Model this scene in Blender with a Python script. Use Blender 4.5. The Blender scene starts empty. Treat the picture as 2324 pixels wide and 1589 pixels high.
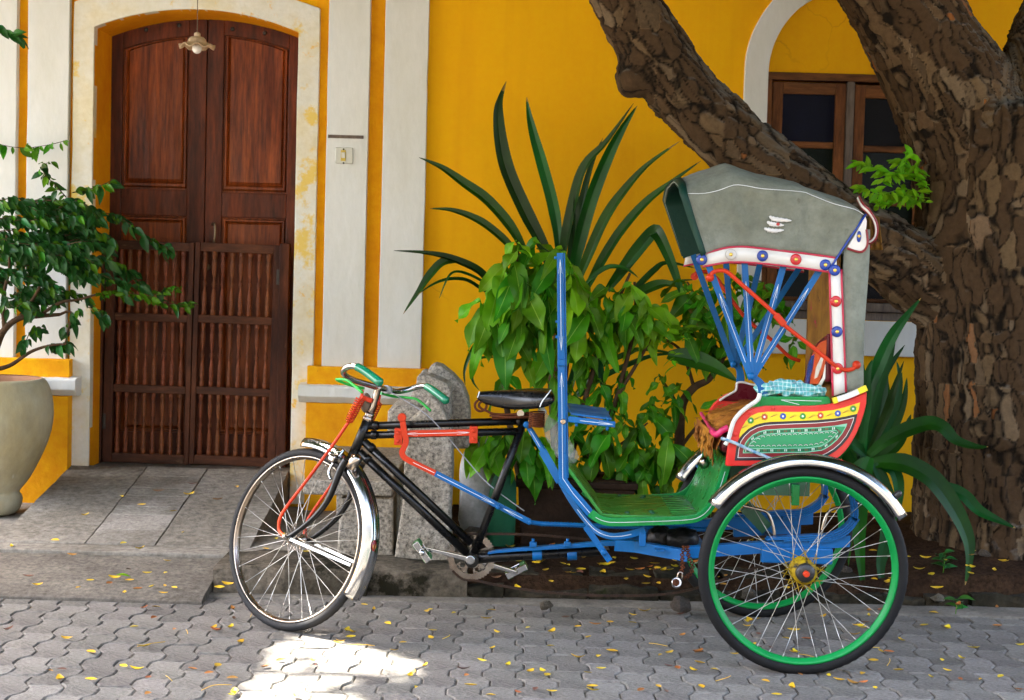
import bpy, bmesh, math, random
from mathutils import Vector, Matrix, noise
R_ = random.Random(7)
SC = bpy.context.scene
COL = SC.collection
# ------------------------------------------------------------------ camera, sky, sun, exposure
FPX, CX, CY = 3733.0, 1162.0, 794.5            # focal length in units of a 2324 x 1589 frame
CAMZ, PITCH, ROLL = 1.395, -0.0546, 0.027
cam = bpy.data.cameras.new('camera'); camo = bpy.data.objects.new('camera', cam); COL.objects.link(camo)
cam.sensor_width = 36.0; cam.lens = FPX / 2324.0 * 36.0; cam.clip_start = 0.05; cam.clip_end = 400
CAMR = Matrix.Rotation(math.pi / 2 + PITCH, 3, 'X') @ Matrix.Rotation(ROLL, 3, 'Z')
camo.matrix_world = Matrix.Translation((0, 0, CAMZ)) @ CAMR.to_4x4()
cam.dof.use_dof = True; cam.dof.focus_distance = 6.0; cam.dof.aperture_fstop = 9.0
SC.camera = camo
SUNV = Vector((-0.48, 0.233, 1.0)).normalized()          # towards the sun
w = bpy.data.worlds.new('World'); SC.world = w; w.use_nodes = True
nt = w.node_tree; nt.nodes.clear()
sky = nt.nodes.new('ShaderNodeTexSky'); sky.sky_type = 'NISHITA'; sky.sun_disc = False
sky.sun_elevation = math.asin(SUNV.z); sky.sun_rotation = math.atan2(SUNV.x, SUNV.y)
sky.air_density = 1.0; sky.dust_density = 8.0; sky.ozone_density = 0.6
bg = nt.nodes.new('ShaderNodeBackground'); bg.inputs['Strength'].default_value = 0.15
ow = nt.nodes.new('ShaderNodeOutputWorld')
nt.links.new(sky.outputs[0], bg.inputs[0]); nt.links.new(bg.outputs[0], ow.inputs[0])
sl = bpy.data.lights.new('sun', 'SUN'); sl.energy = 2.4; sl.angle = math.radians(0.8); sl.color = (1.0, 0.95, 0.86)
so = bpy.data.objects.new('sun', sl); COL.objects.link(so)
so.rotation_euler = SUNV.to_track_quat('Z', 'Y').to_euler(); so.location = (0, 0, 12)
SC.view_settings.view_transform = 'Standard'; SC.view_settings.look = 'None'
SC.view_settings.exposure = 4.35; SC.view_settings.gamma = 1.0
SC.render.engine = 'CYCLES'
try:
    SC.cycles.use_denoising = True; SC.cycles.denoiser = 'OPENIMAGEDENOISE'
    SC.cycles.max_bounces = 8; SC.cycles.diffuse_bounces = 4; SC.cycles.glossy_bounces = 4
    SC.cycles.transmission_bounces = 6; SC.cycles.transparent_max_bounces = 8
    SC.cycles.caustics_reflective = False; SC.cycles.caustics_refractive = False
    SC.cycles.sample_clamp_indirect = 8.0
except Exception: pass

# ------------------------------------------------------------------ helpers
def V(x, y, Y):
    """the point at depth Y seen at (x, y) of the 2324 x 1589 frame"""
    d = CAMR @ Vector(((x - CX) / FPX, -(y - CY) / FPX, -1.0))
    return Vector((0, 0, CAMZ)) + d * (Y / d.y)
def G(x, y, z=0.0):
    d = CAMR @ Vector(((x - CX) / FPX, -(y - CY) / FPX, -1.0))
    return Vector((0, 0, CAMZ)) + d * ((z - CAMZ) / d.z)
def PX(p):
    q = CAMR.transposed() @ (Vector(p) - Vector((0, 0, CAMZ)))
    return (CX + FPX * q.x / -q.z, CY - FPX * q.y / -q.z)
def crop(ox, oy, s):
    return lambda x, y: ((ox + x * s) * 0.56738, (oy + y * s) * 0.56738)
WORLD = {}
def wm(o): return WORLD.get(o.name, Matrix.Identity(4))
def link(o, parent=None, M=None, follow=False):
    """M = world matrix; follow: the object lives in its parent's own space"""
    COL.objects.link(o)
    M = M or Matrix.Identity(4)
    o.matrix_basis = M
    if parent is not None:
        o.parent = parent
        if follow: WORLD[o.name] = wm(parent) @ M
        else:
            o.matrix_parent_inverse = wm(parent).inverted(); WORLD[o.name] = M
    else: WORLD[o.name] = M
    return o
def tag(o, label=None, cat=None, group=None, kind=None):
    if label: o['label'] = label
    if cat: o['category'] = cat
    if group: o['group'] = group
    if kind: o['kind'] = kind
    return o
def empty(name, loc, parent=None, **k):
    o = bpy.data.objects.new(name, None); o.empty_display_size = 0.1
    link(o, parent, Matrix.Translation(Vector(loc))); return tag(o, **k)

class MB:
    def __init__(s): s.v = []; s.f = []; s.sm = []
    def add(s, vs, fs, smooth=False):
        b = len(s.v); s.v += [Vector(p) for p in vs]
        s.f += [tuple(b + i for i in f) for f in fs]; s.sm += [smooth] * len(fs); return s
    def box(s, a, b):
        (x0, y0, z0), (x1, y1, z1) = [min(p, q) for p, q in zip(a, b)], [max(p, q) for p, q in zip(a, b)]
        return s.add([(x0,y0,z0),(x1,y0,z0),(x1,y1,z0),(x0,y1,z0),(x0,y0,z1),(x1,y0,z1),(x1,y1,z1),(x0,y1,z1)],
                     [(3,2,1,0),(4,5,6,7),(0,1,5,4),(1,2,6,5),(2,3,7,6),(3,0,4,7)])
    def hexa(s, p):
        return s.add(p, [(3,2,1,0),(4,5,6,7),(0,1,5,4),(1,2,6,5),(2,3,7,6),(3,0,4,7)])
    def bar(s, a, b, w, t, up=(0, -1, 0), w2=None):
        """a flat bar from a to b: t thick along `up`, w wide across"""
        a, b = Vector(a), Vector(b); d = (b - a).normalized(); u = Vector(up); u = (u - d * u.dot(d)).normalized()
        c = d.cross(u); w2 = w if w2 is None else w2
        q = []
        for p, ww in ((a, w), (b, w2)):
            q += [p - c*ww/2 - u*t/2, p + c*ww/2 - u*t/2, p + c*ww/2 + u*t/2, p - c*ww/2 + u*t/2]
        return s.hexa(q)
    def tube(s, pts, r, n=10, cap=True, ring=False):
        pts = [Vector(p) for p in pts]; m = len(pts)
        rr = r if isinstance(r, (list, tuple)) else [r] * m
        vs, fs = [], []; u = None
        for i, p in enumerate(pts):
            if ring: d = pts[(i + 1) % m] - pts[i - 1]
            else: d = pts[min(i + 1, m - 1)] - pts[max(i - 1, 0)]
            d = d.normalized() if d.length > 1e-9 else Vector((0, 0, 1))
            if u is None:
                u = d.orthogonal().normalized()
            else:
                u = (u - d * u.dot(d)); u = u.normalized() if u.length > 1e-6 else d.orthogonal().normalized()
            c = d.cross(u)
            vs += [p + (u * math.cos(2*math.pi*k/n) + c * math.sin(2*math.pi*k/n)) * rr[i] for k in range(n)]
        for i in range(m if ring else m - 1):
            j = (i + 1) % m
            fs += [(i*n+k, i*n+(k+1) % n, j*n+(k+1) % n, j*n+k) for k in range(n)]
        s.add(vs, fs, True)
        if cap and not ring:
            b = len(s.v) - m * n
            s.f += [tuple(b + k for k in reversed(range(n))), tuple(b + (m-1)*n + k for k in range(n))]; s.sm += [False, False]
        return s
    def lathe(s, prof, M=None, n=20, closed=False, smooth=True, cap=True):
        """prof: (radius, height) pairs around local z"""
        M = M or Matrix.Identity(4); m = len(prof)
        vs = [M @ Vector((r*math.cos(2*math.pi*k/n), r*math.sin(2*math.pi*k/n), h)) for r, h in prof for k in range(n)]
        fs = []
        for i in range(m if closed else m - 1):
            j = (i + 1) % m
            fs += [(i*n+k, i*n+(k+1) % n, j*n+(k+1) % n, j*n+k) for k in range(n)]
        s.add(vs, fs, smooth)
        if cap and not closed:
            b = len(s.v) - m * n
            if prof[0][0] > 1e-5: s.f.append(tuple(b + k for k in reversed(range(n)))); s.sm.append(False)
            if prof[-1][0] > 1e-5: s.f.append(tuple(b + (m-1)*n + k for k in range(n))); s.sm.append(False)
        return s
    def prism(s, poly, off):
        """poly: 3d outline, off: extrusion vector"""
        n = len(poly); off = Vector(off)
        vs = [Vector(p) for p in poly] + [Vector(p) + off for p in poly]
        return s.add(vs, [tuple(reversed(range(n))), tuple(range(n, 2*n))] + [(i, (i+1) % n, n+(i+1) % n, n+i) for i in range(n)])
    def grid(s, rows, smooth=True, closed=False):
        m, n = len(rows), len(rows[0])
        vs = [p for r in rows for p in r]
        fs = [(i*n+k, i*n+(k+1) % n, (i+1)*n+(k+1) % n, (i+1)*n+k) for i in range(m-1) for k in range(n if closed else n-1)]
        return s.add(vs, fs, smooth)
    def sphere(s, c, r, n=12, m=8, sc=(1,1,1)):
        c = Vector(c)
        prof = [(math.sin(math.pi*i/m)*r, -math.cos(math.pi*i/m)*r) for i in range(m+1)]
        prof[0] = (1e-4*r, -r); prof[-1] = (1e-4*r, r)
        return s.lathe(prof, Matrix.Translation(c) @ Matrix.Diagonal((*sc, 1)), n)
    def mesh(s, name):
        me = bpy.data.meshes.new(name); me.from_pydata([tuple(p) for p in s.v], [], s.f)
        me.polygons.foreach_set('use_smooth', s.sm); me.update()
        return me
    def fix(s, name):
        me = s.mesh(name); bm = bmesh.new(); bm.from_mesh(me)
        bmesh.ops.recalc_face_normals(bm, faces=bm.faces); bm.to_mesh(me); bm.free(); return me

def obj(name, mb, mat, parent=None, bevel=0, M=None, follow=False, seg=2, solid=0, sub=0, **k):
    me = mb if isinstance(mb, bpy.types.Mesh) else mb.fix(name)
    if not me.materials: me.materials.append(mat)
    o = bpy.data.objects.new(name, me); link(o, parent, M, follow)
    if solid:
        md = o.modifiers.new('thickness', 'SOLIDIFY'); md.thickness = solid; md.offset = 0
    if sub:
        md = o.modifiers.new('smooth', 'SUBSURF'); md.levels = sub; md.render_levels = sub
    if bevel:
        md = o.modifiers.new('edges', 'BEVEL'); md.width = bevel; md.segments = seg; md.limit_method = 'ANGLE'; md.angle_limit = 0.6
    return tag(o, **k)
def spline(pts, n=6):
    """Catmull-Rom through tuples or Vectors of any length"""
    P = [Vector(p) for p in pts]; out = []
    for i in range(len(P) - 1):
        a, b, c, d = P[max(i-1, 0)], P[i], P[i+1], P[min(i+2, len(P)-1)]
        for k in range(n):
            t = k / n
            out.append(0.5 * ((2*b) + (c - a)*t + (2*a - 5*b + 4*c - d)*t*t + (3*b - a - 3*c + d)*t**3))
    out.append(P[-1]); return out
def lerp(a, b, t): return a + (b - a) * t
def nz(x, y, z, s=1.0): return noise.noise(Vector((x*s, y*s, z*s)))

# ------------------------------------------------------------------ materials
MATS = {}
def M(name, col, rough=0.6, metal=0.0, col2=None, vs=6.0, bump=0.0, bs=40.0, wear=None, rand=0.0, stretch=(1,1,1),
      spec=0.5, trans=0.0, alpha=1.0, coat=0.0, grain=0.0, gs=90.0, rvar=0.0):
    """procedural surface: two noise-mixed tones, optional wear patches (colour, amount, scale), fine grain, bump"""
    m = bpy.data.materials.new(name); m.use_nodes = True; t = m.node_tree; N = t.nodes; L = t.links; N.clear()
    out = N.new('ShaderNodeOutputMaterial'); b = N.new('ShaderNodeBsdfPrincipled')
    tc = N.new('ShaderNodeTexCoord'); mp = N.new('ShaderNodeMapping'); mp.inputs['Scale'].default_value = stretch
    L.new(tc.outputs['Object'], mp.inputs[0])
    def ntex(scale, det=4.0, rgh=0.55, src=None):
        n = N.new('ShaderNodeTexNoise'); n.inputs['Scale'].default_value = scale; n.inputs['Detail'].default_value = det
        n.inputs['Roughness'].default_value = rgh; L.new((src or mp).outputs[0], n.inputs['Vector']); return n
    def ramp(n, a, c):
        r = N.new('ShaderNodeMapRange'); r.inputs['From Min'].default_value = a; r.inputs['From Max'].default_value = c
        L.new(n.outputs[0], r.inputs['Value']); return r
    def mix(f, ca, cb, typ='MIX'):
        x = N.new('ShaderNodeMix'); x.data_type = 'RGBA'; x.blend_type = typ
        if isinstance(f, float): x.inputs[0].default_value = f
        else: L.new(f, x.inputs[0])
        for i, q in ((6, ca), (7, cb)):
            if isinstance(q, tuple): x.inputs[i].default_value = (*q, 1)
            else: L.new(q, x.inputs[i])
        return x.outputs[2]
    c2 = col2 or tuple(v * 0.8 for v in col)
    c = mix(ramp(ntex(vs), 0.36, 0.64).outputs[0], tuple(col), tuple(c2))
    if grain:
        g = ramp(ntex(gs, 5, 0.7), 0.3, 0.7); c = mix(grain, c, mix(g.outputs[0], (0.0, 0.0, 0.0), (1.0, 1.0, 1.0)), 'OVERLAY')
    if wear:
        for wc, am, ws in (wear if isinstance(wear, list) else [wear]):
            r = ramp(ntex(ws, 8, 0.68), 0.60 - am * 0.25, 0.66 - am * 0.22); c = mix(r.outputs[0], c, tuple(wc))
    if rand:
        oi = N.new('ShaderNodeObjectInfo'); hs = N.new('ShaderNodeHueSaturation')
        r1 = N.new('ShaderNodeMapRange'); r1.inputs['To Min'].default_value = 1 - rand; r1.inputs['To Max'].default_value = 1 + rand
        L.new(oi.outputs['Random'], r1.inputs['Value']); L.new(r1.outputs[0], hs.inputs['Value'])
        mm = N.new('ShaderNodeMath'); mm.operation = 'MULTIPLY'; mm.inputs[1].default_value = 7.13
        fr = N.new('ShaderNodeMath'); fr.operation = 'FRACT'; L.new(oi.outputs['Random'], mm.inputs[0]); L.new(mm.outputs[0], fr.inputs[0])
        r2 = N.new('ShaderNodeMapRange'); r2.inputs['To Min'].default_value = 0.5 - rand * 0.06; r2.inputs['To Max'].default_value = 0.5 + rand * 0.06
        L.new(fr.outputs[0], r2.inputs['Value']); L.new(r2.outputs[0], hs.inputs['Hue'])
        L.new(c, hs.inputs['Color']); c = hs.outputs[0]
    L.new(c, b.inputs['Base Color'])
    b.inputs['Roughness'].default_value = rough; b.inputs['Metallic'].default_value = metal
    if rvar:
        r = ramp(ntex(vs * 2.3), 0.3, 0.7); r.inputs['To Min'].default_value = max(rough - rvar, 0.03); r.inputs['To Max'].default_value = min(rough + rvar, 1)
        L.new(r.outputs[0], b.inputs['Roughness'])
    b.inputs['Specular IOR Level'].default_value = spec
    if coat: b.inputs['Coat Weight'].default_value = coat; b.inputs['Coat Roughness'].default_value = 0.08
    if bump:
        bp = N.new('ShaderNodeBump'); bp.inputs['Strength'].default_value = min(bump, 1.0); bp.inputs['Distance'].default_value = 0.01
        L.new(ntex(bs, 6, 0.6).outputs[0], bp.inputs['Height']); L.new(bp.outputs[0], b.inputs['Normal'])
    sh = b.outputs[0]
    if trans:
        tr = N.new('ShaderNodeBsdfTranslucent'); L.new(c, tr.inputs[0]); x = N.new('ShaderNodeMixShader'); x.inputs[0].default_value = trans
        L.new(sh, x.inputs[1]); L.new(tr.outputs[0], x.inputs[2]); sh = x.outputs[0]
    if alpha < 1:
        tp = N.new('ShaderNodeBsdfTransparent'); x = N.new('ShaderNodeMixShader'); x.inputs[0].default_value = alpha
        L.new(tp.outputs[0], x.inputs[1]); L.new(sh, x.inputs[2]); sh = x.outputs[0]
    L.new(sh, out.inputs[0]); MATS[name] = m; return m
# ================================================================== materials of the place
M('wall_yellow', (0.87, 0.455, 0.004), 0.85, col2=(0.85, 0.415, 0.004), vs=1.1, bump=0.12, bs=55, grain=0.05, gs=30, spec=0.15, wear=[((0.82, 0.37, 0.005), -0.30, 2.2), ((0.22, 0.095, 0.01), -0.60, 22)])
M('wall_yellow_shaded', (0.80, 0.36, 0.004), 0.85, col2=(0.72, 0.28, 0.004), vs=4, bump=0.25, bs=40, grain=0.12, gs=25, spec=0.15, wear=((0.13, 0.055, 0.015), -0.34, 26))  # yellow of reveal and grooves, recess shade put into the colour, plus dark specks
M('white_wash', (0.70, 0.715, 0.69), 0.85, col2=(0.65, 0.65, 0.59), vs=3.0, bump=0.18, bs=45, grain=0.10, gs=20, stretch=(1, 1, 0.35), spec=0.2, wear=[((0.60, 0.54, 0.38), -0.16, 4), ((0.42, 0.36, 0.26), -0.55, 12)])
M('white_peeling', (0.71, 0.705, 0.64), 0.85, col2=(0.70, 0.63, 0.44), vs=4.0, bump=0.3, bs=30, grain=0.15, gs=25, spec=0.2, wear=[((0.74, 0.54, 0.14), 0.16, 4.5), ((0.78, 0.45, 0.03), -0.10, 6), ((0.40, 0.34, 0.26), -0.55, 14)])
M('plinth_yellow', (0.82, 0.39, 0.006), 0.85, col2=(0.72, 0.29, 0.005), vs=4, bump=0.5, bs=18, grain=0.15, gs=22, spec=0.15, wear=[((0.34, 0.15, 0.02), -0.30, 14), ((0.66, 0.60, 0.46), -0.42, 20)])
M('door_wood', (0.125, 0.027, 0.007), 0.45, col2=(0.052, 0.012, 0.004), vs=3, bump=0.1, bs=60, grain=0.55, gs=14, stretch=(4, 1, 0.5), spec=0.2, rvar=0.12)
M('door_panel_wood', (0.225, 0.052, 0.009), 0.42, col2=(0.090, 0.019, 0.005), vs=3.5, bump=0.08, bs=60, grain=0.6, gs=16, stretch=(4, 1, 0.35), spec=0.22, rvar=0.12)
M('gate_wood', (0.090, 0.028, 0.011), 0.6, col2=(0.036, 0.011, 0.006), vs=4, bump=0.2, bs=50, grain=0.45, gs=18, stretch=(3, 1, 0.6), spec=0.2, wear=((0.11, 0.058, 0.032), -0.2, 14))
M('gate_wood_rail', (0.100, 0.034, 0.014), 0.6, col2=(0.042, 0.015, 0.008), vs=4, bump=0.2, bs=50, grain=0.45, gs=18, stretch=(0.6, 1, 4), spec=0.2, wear=((0.13, 0.072, 0.040), -0.05, 8))
M('baluster_wood', (0.200, 0.058, 0.020), 0.5, col2=(0.105, 0.034, 0.014), vs=12, bump=0.1, bs=60, grain=0.3, gs=40, rand=0.12, spec=0.25, wear=((0.15, 0.095, 0.06), -0.2, 30))
M('window_wood', (0.200, 0.070, 0.018), 0.6, col2=(0.10, 0.034, 0.010), vs=4, bump=0.2, bs=40, grain=0.5, gs=15, stretch=(5, 1, 0.7), spec=0.2)
M('window_wood_rail', (0.190, 0.070, 0.020), 0.6, col2=(0.095, 0.038, 0.013), vs=4, bump=0.2, bs=40, grain=0.5, gs=15, stretch=(0.7, 1, 5), spec=0.2)
M('grey_wood', (0.15, 0.11, 0.08), 0.75, col2=(0.09, 0.065, 0.05), vs=4, grain=0.4, gs=20, stretch=(4, 1, 0.6))
M('dark_glass_blue', (0.003, 0.004, 0.018), 0.3, col2=(0.002, 0.003, 0.012), bump=0.5, bs=160, spec=0.15)
M('dark_glass_green', (0.003, 0.008, 0.004), 0.3, bump=0.5, bs=160, spec=0.15)
M('dark_glass_grey', (0.014, 0.018, 0.020), 0.3, bump=0.5, bs=120, spec=0.2)
M('dark_glass_brown', (0.005, 0.004, 0.005), 0.3, bump=0.5, bs=160, spec=0.15)
M('iron', (0.05, 0.045, 0.04), 0.5, 0.6)
M('brass', (0.20, 0.15, 0.09), 0.45, 0.7)
M('plate_white', (0.62, 0.62, 0.54), 0.35)
M('switch_yellow', (0.62, 0.45, 0.06), 0.5)
M('lamp_cream', (0.58, 0.44, 0.29), 0.4, col2=(0.40, 0.28, 0.17), vs=30)
M('bulb_white', (0.78, 0.76, 0.72), 0.25)
M('cable', (0.12, 0.10, 0.07), 0.6)
M('paver', (0.176, 0.164, 0.146), 0.9, col2=(0.130, 0.120, 0.106), vs=4, bump=0.55, bs=70, grain=0.4, gs=60, rand=0.20, spec=0.2, wear=[((0.225, 0.212, 0.192), -0.10, 10), ((0.100, 0.086, 0.070), -0.18, 6)])
M('street_sand', (0.115, 0.100, 0.080), 0.95, col2=(0.070, 0.060, 0.047), vs=9, bump=0.6, bs=60, grain=0.4, gs=80, spec=0.1)
M('edge_strip', (0.180, 0.160, 0.132), 0.9, col2=(0.110, 0.097, 0.080), vs=5, bump=0.4, bs=60, grain=0.3, gs=50, spec=0.2)
M('concrete', (0.172, 0.152, 0.124), 0.92, col2=(0.112, 0.098, 0.080), vs=3.0, bump=0.5, bs=50, grain=0.45, gs=45, spec=0.15, wear=[((0.070, 0.059, 0.045), -0.08, 3.5), ((0.19, 0.17, 0.145), -0.2, 6)])
M('concrete_pale', (0.250, 0.228, 0.192), 0.92, col2=(0.165, 0.146, 0.116), vs=2.6, bump=0.5, bs=50, grain=0.45, gs=30, spec=0.15, wear=((0.115, 0.098, 0.074), -0.10, 4))
M('ramp_stone', (0.265, 0.243, 0.208), 0.9, col2=(0.150, 0.132, 0.105), vs=4, bump=0.35, bs=60, grain=0.35, gs=50, rand=0.12, spec=0.15, wear=((0.105, 0.084, 0.058), -0.1, 5))
M('kerb_concrete', (0.120, 0.100, 0.074), 0.95, col2=(0.045, 0.038, 0.026), vs=3.5, bump=0.8, bs=35, grain=0.5, gs=35, spec=0.1, wear=((0.016, 0.014, 0.008), 0.34, 4))
M('kerb_dark', (0.042, 0.034, 0.022), 0.95, col2=(0.014, 0.013, 0.008), vs=4, bump=0.9, bs=28, grain=0.6, gs=30, spec=0.1, wear=[((0.11, 0.088, 0.062), -0.12, 7), ((0.020, 0.024, 0.008), 0.0, 5)])
M('rubble_stone', (0.125, 0.098, 0.072), 0.95, col2=(0.060, 0.052, 0.036), vs=7, bump=0.9, bs=35, grain=0.4, gs=40, wear=((0.030, 0.034, 0.016), 0.05, 9), rand=0.3)
M('soil', (0.040, 0.022, 0.012), 1.0, col2=(0.018, 0.010, 0.006), vs=6, bump=1.0, bs=50, grain=0.6, gs=60, spec=0.05, wear=((0.075, 0.045, 0.024), -0.2, 20))
M('granite', (0.30, 0.272, 0.228), 0.75, col2=(0.235, 0.200, 0.150), vs=3, bump=0.4, bs=90, grain=0.9, gs=75, spec=0.2, wear=((0.13, 0.090, 0.050), -0.08, 4))
M('pot_cream', (0.41, 0.385, 0.275), 0.8, col2=(0.36, 0.295, 0.150), vs=3.2, bump=0.2, bs=30, grain=0.15, gs=12, stretch=(1, 1, 0.6), spec=0.2, wear=[((0.19, 0.175, 0.115), -0.06, 5), ((0.50, 0.47, 0.37), -0.15, 4)])
M('pot_terracotta', (0.33, 0.155, 0.075), 0.8)
M('planter_brown', (0.030, 0.017, 0.010), 0.9, col2=(0.012, 0.008, 0.005), vs=5, bump=0.5, bs=40, grain=0.4, gs=40, spec=0.1)
def MT(n): return MATS[n]

# limewash: faint rain streaks and hairline cracks on the yellow wall
wmt = MATS['wall_yellow']; t = wmt.node_tree; pbn = next(n for n in t.nodes if n.type == 'BSDF_PRINCIPLED'); srcw = pbn.inputs['Base Color'].links[0].from_socket; tcn = next(n for n in t.nodes if n.type == 'TEX_COORD')
def wmix(fac_socket, colr_, prev, amt):
    mr = t.nodes.new('ShaderNodeMath'); mr.operation = 'MULTIPLY'; mr.inputs[1].default_value = amt; t.links.new(fac_socket, mr.inputs[0])
    mx = t.nodes.new('ShaderNodeMix'); mx.data_type = 'RGBA'; t.links.new(mr.outputs[0], mx.inputs[0]); t.links.new(prev, mx.inputs[6]); mx.inputs[7].default_value = (*colr_, 1); return mx.outputs[2]
def wmap(sc):
    mp_ = t.nodes.new('ShaderNodeMapping'); mp_.inputs['Scale'].default_value = sc; t.links.new(tcn.outputs['Object'], mp_.inputs[0]); return mp_.outputs[0]
n1 = t.nodes.new('ShaderNodeTexNoise'); n1.inputs['Scale'].default_value = 3.5; n1.inputs['Detail'].default_value = 7; t.links.new(wmap((3.0, 1, 0.22)), n1.inputs['Vector'])
r1 = t.nodes.new('ShaderNodeMapRange'); r1.inputs['From Min'].default_value = 0.48; r1.inputs['From Max'].default_value = 0.72; t.links.new(n1.outputs[0], r1.inputs['Value'])
last = wmix(r1.outputs[0], (0.74, 0.32, 0.006), srcw, 0.40)
vr = t.nodes.new('ShaderNodeTexVoronoi'); vr.feature = 'DISTANCE_TO_EDGE'; vr.inputs['Scale'].default_value = 0.8
nd = t.nodes.new('ShaderNodeTexNoise'); nd.inputs['Scale'].default_value = 4; nd.inputs['Detail'].default_value = 6; t.links.new(tcn.outputs['Object'], nd.inputs['Vector'])
ad = t.nodes.new('ShaderNodeMix'); ad.data_type = 'RGBA'; ad.inputs[0].default_value = 0.22; t.links.new(tcn.outputs['Object'], ad.inputs[6]); t.links.new(nd.outputs['Color'], ad.inputs[7]); t.links.new(ad.outputs[2], vr.inputs['Vector'])
r2 = t.nodes.new('ShaderNodeMapRange'); r2.inputs['From Min'].default_value = 0.0; r2.inputs['From Max'].default_value = 0.0035; r2.inputs['To Min'].default_value = 1; r2.inputs['To Max'].default_value = 0; t.links.new(vr.outputs['Distance'], r2.inputs['Value'])
n3 = t.nodes.new('ShaderNodeTexNoise'); n3.inputs['Scale'].default_value = 1.3; t.links.new(tcn.outputs['Object'], n3.inputs['Vector']); r3 = t.nodes.new('ShaderNodeMapRange'); r3.inputs['From Min'].default_value = 0.5; r3.inputs['From Max'].default_value = 0.6; t.links.new(n3.outputs[0], r3.inputs['Value'])
mm_ = t.nodes.new('ShaderNodeMath'); mm_.operation = 'MULTIPLY'; t.links.new(r2.outputs[0], mm_.inputs[0]); t.links.new(r3.outputs[0], mm_.inputs[1])
last = wmix(mm_.outputs[0], (0.52, 0.22, 0.01), last, 0.5)
t.links.new(last, pbn.inputs['Base Color'])
# ================================================================== street, kerb, bed
YW = 8.40
st = obj('street', MB().add([(-90, -90, -0.006), (90, -90, -0.006), (90, 90, -0.006), (-90, 90, -0.006)], [(0, 1, 2, 3)]), MT('street_sand'), kind='structure')
# interlocking zigzag paving blocks
LP, WP = 0.235, 0.1125
def zig(y):
    t = (y / LP) % 1.0
    k = [(0, 0.0), (0.10, 0.014), (0.40, 0.014), (0.60, -0.014), (0.90, -0.014), (1.0, 0.0)]
    for (a, p), (b, q) in zip(k, k[1:]):
        if a <= t <= b: return lerp(p, q, (t - a) / (b - a))
    return 0.0
def paver_mesh(phase, seed):
    rr = random.Random(seed); mb = MB(); g = 0.0020
    ys = [0.0, 0.10, 0.25, 0.40, 0.50, 0.60, 0.75, 0.90, 1.0]
    def outline(inset, z, jit):
        q = []
        for t in ys: q.append((WP/2 - g - inset + zig((t + phase) * LP), lerp(g + inset, LP - g - inset, t)))
        for t in reversed(ys): q.append((-WP/2 + g + inset + zig((t + phase) * LP), lerp(g + inset, LP - g - inset, t)))
        return [Vector((x + rr.uniform(-jit, jit), y - LP/2 + rr.uniform(-jit, jit), z + rr.uniform(-jit, jit) * 0.4)) for x, y in q]
    a, b, c = outline(0, -0.05, 0), outline(0.0004, -0.004, 0.0018), outline(0.0040, 0.0, 0.0018)
    n = len(a); mb.add(a + b + c, [(i, (i+1) % n, n+(i+1) % n, n+i) for i in range(n)] + [(n+i, n+(i+1) % n, 2*n+(i+1) % n, 2*n+i) for i in range(n)] + [tuple(range(2*n, 3*n))])
    me = mb.fix('paving_block'); me.materials.append(MT('paver')); return me
pavers = [[paver_mesh(ph, 10*ph + k) for k in range(5)] for ph in (0, 0.5)]
slots = []
for i in range(-30, 34):
    for j in range(-8, 10):
        ph = i % 2
        x = i * WP; y = 4.72 + (j + 0.5 * ph) * LP
        if y - LP/2 > 6.60: continue
        px, py = PX((x, y, 0))
        vis = -60 < px < 2384 and py < 1640
        if x < V(470, 1378, 6.45).x + 0.03 and y - LP/2 > 6.47: continue
        slots.append((vis, y, x, ph, R_.uniform(-0.0022, 0.0022)))
seen = sorted([s for s in slots if s[0]], key=lambda s: s[1])[:300]
seens = set(seen)
rest = MB()
for s in slots:
    vis, y, x, ph, dz = s
    Mx = Matrix.Translation((x, y, dz)) @ Matrix.Rotation(R_.uniform(-0.009, 0.009), 4, 'X') @ Matrix.Rotation(R_.uniform(-0.012, 0.012), 4, 'Y')
    me = R_.choice(pavers[ph])
    # the zigzag runs on through every block: shift the phase with the row
    if s in seens: obj('paving_block', me, None, st, M=Mx)
    elif y > 3.6: rest.add([Mx @ v.co for v in me.vertices], [tuple(p.vertices) for p in me.polygons])
if rest.v: obj('paving_field', rest, MT('paver'), st, kind='stuff')
mb = MB(); yk0, yk1 = G(490, 1350).y, G(2324, 1383).y
n = 60
rows = []
for k in range(n + 1):
    x = lerp(V(440, 1350, 6.7).x, 3.2, k / n); yk = lerp(yk0, yk1, k / n) + 0.012
    rows.append([Vector((x, 6.605 + nz(x, 3, 0, 9) * 0.006, -0.05)), Vector((x, 6.605 + nz(x, 3, 0, 9) * 0.006, 0.001)), Vector((x, 6.62 + nz(x, 5, 0, 9) * 0.006, 0.006 + nz(x, 1, 0, 3) * 0.002)), Vector((x, yk, 0.006 + nz(x, 9, 0, 3) * 0.003)), Vector((x, yk + 0.1, 0.0))])
mb.grid(rows); obj('edge_strip', mb, MT('edge_strip'), st)
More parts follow.
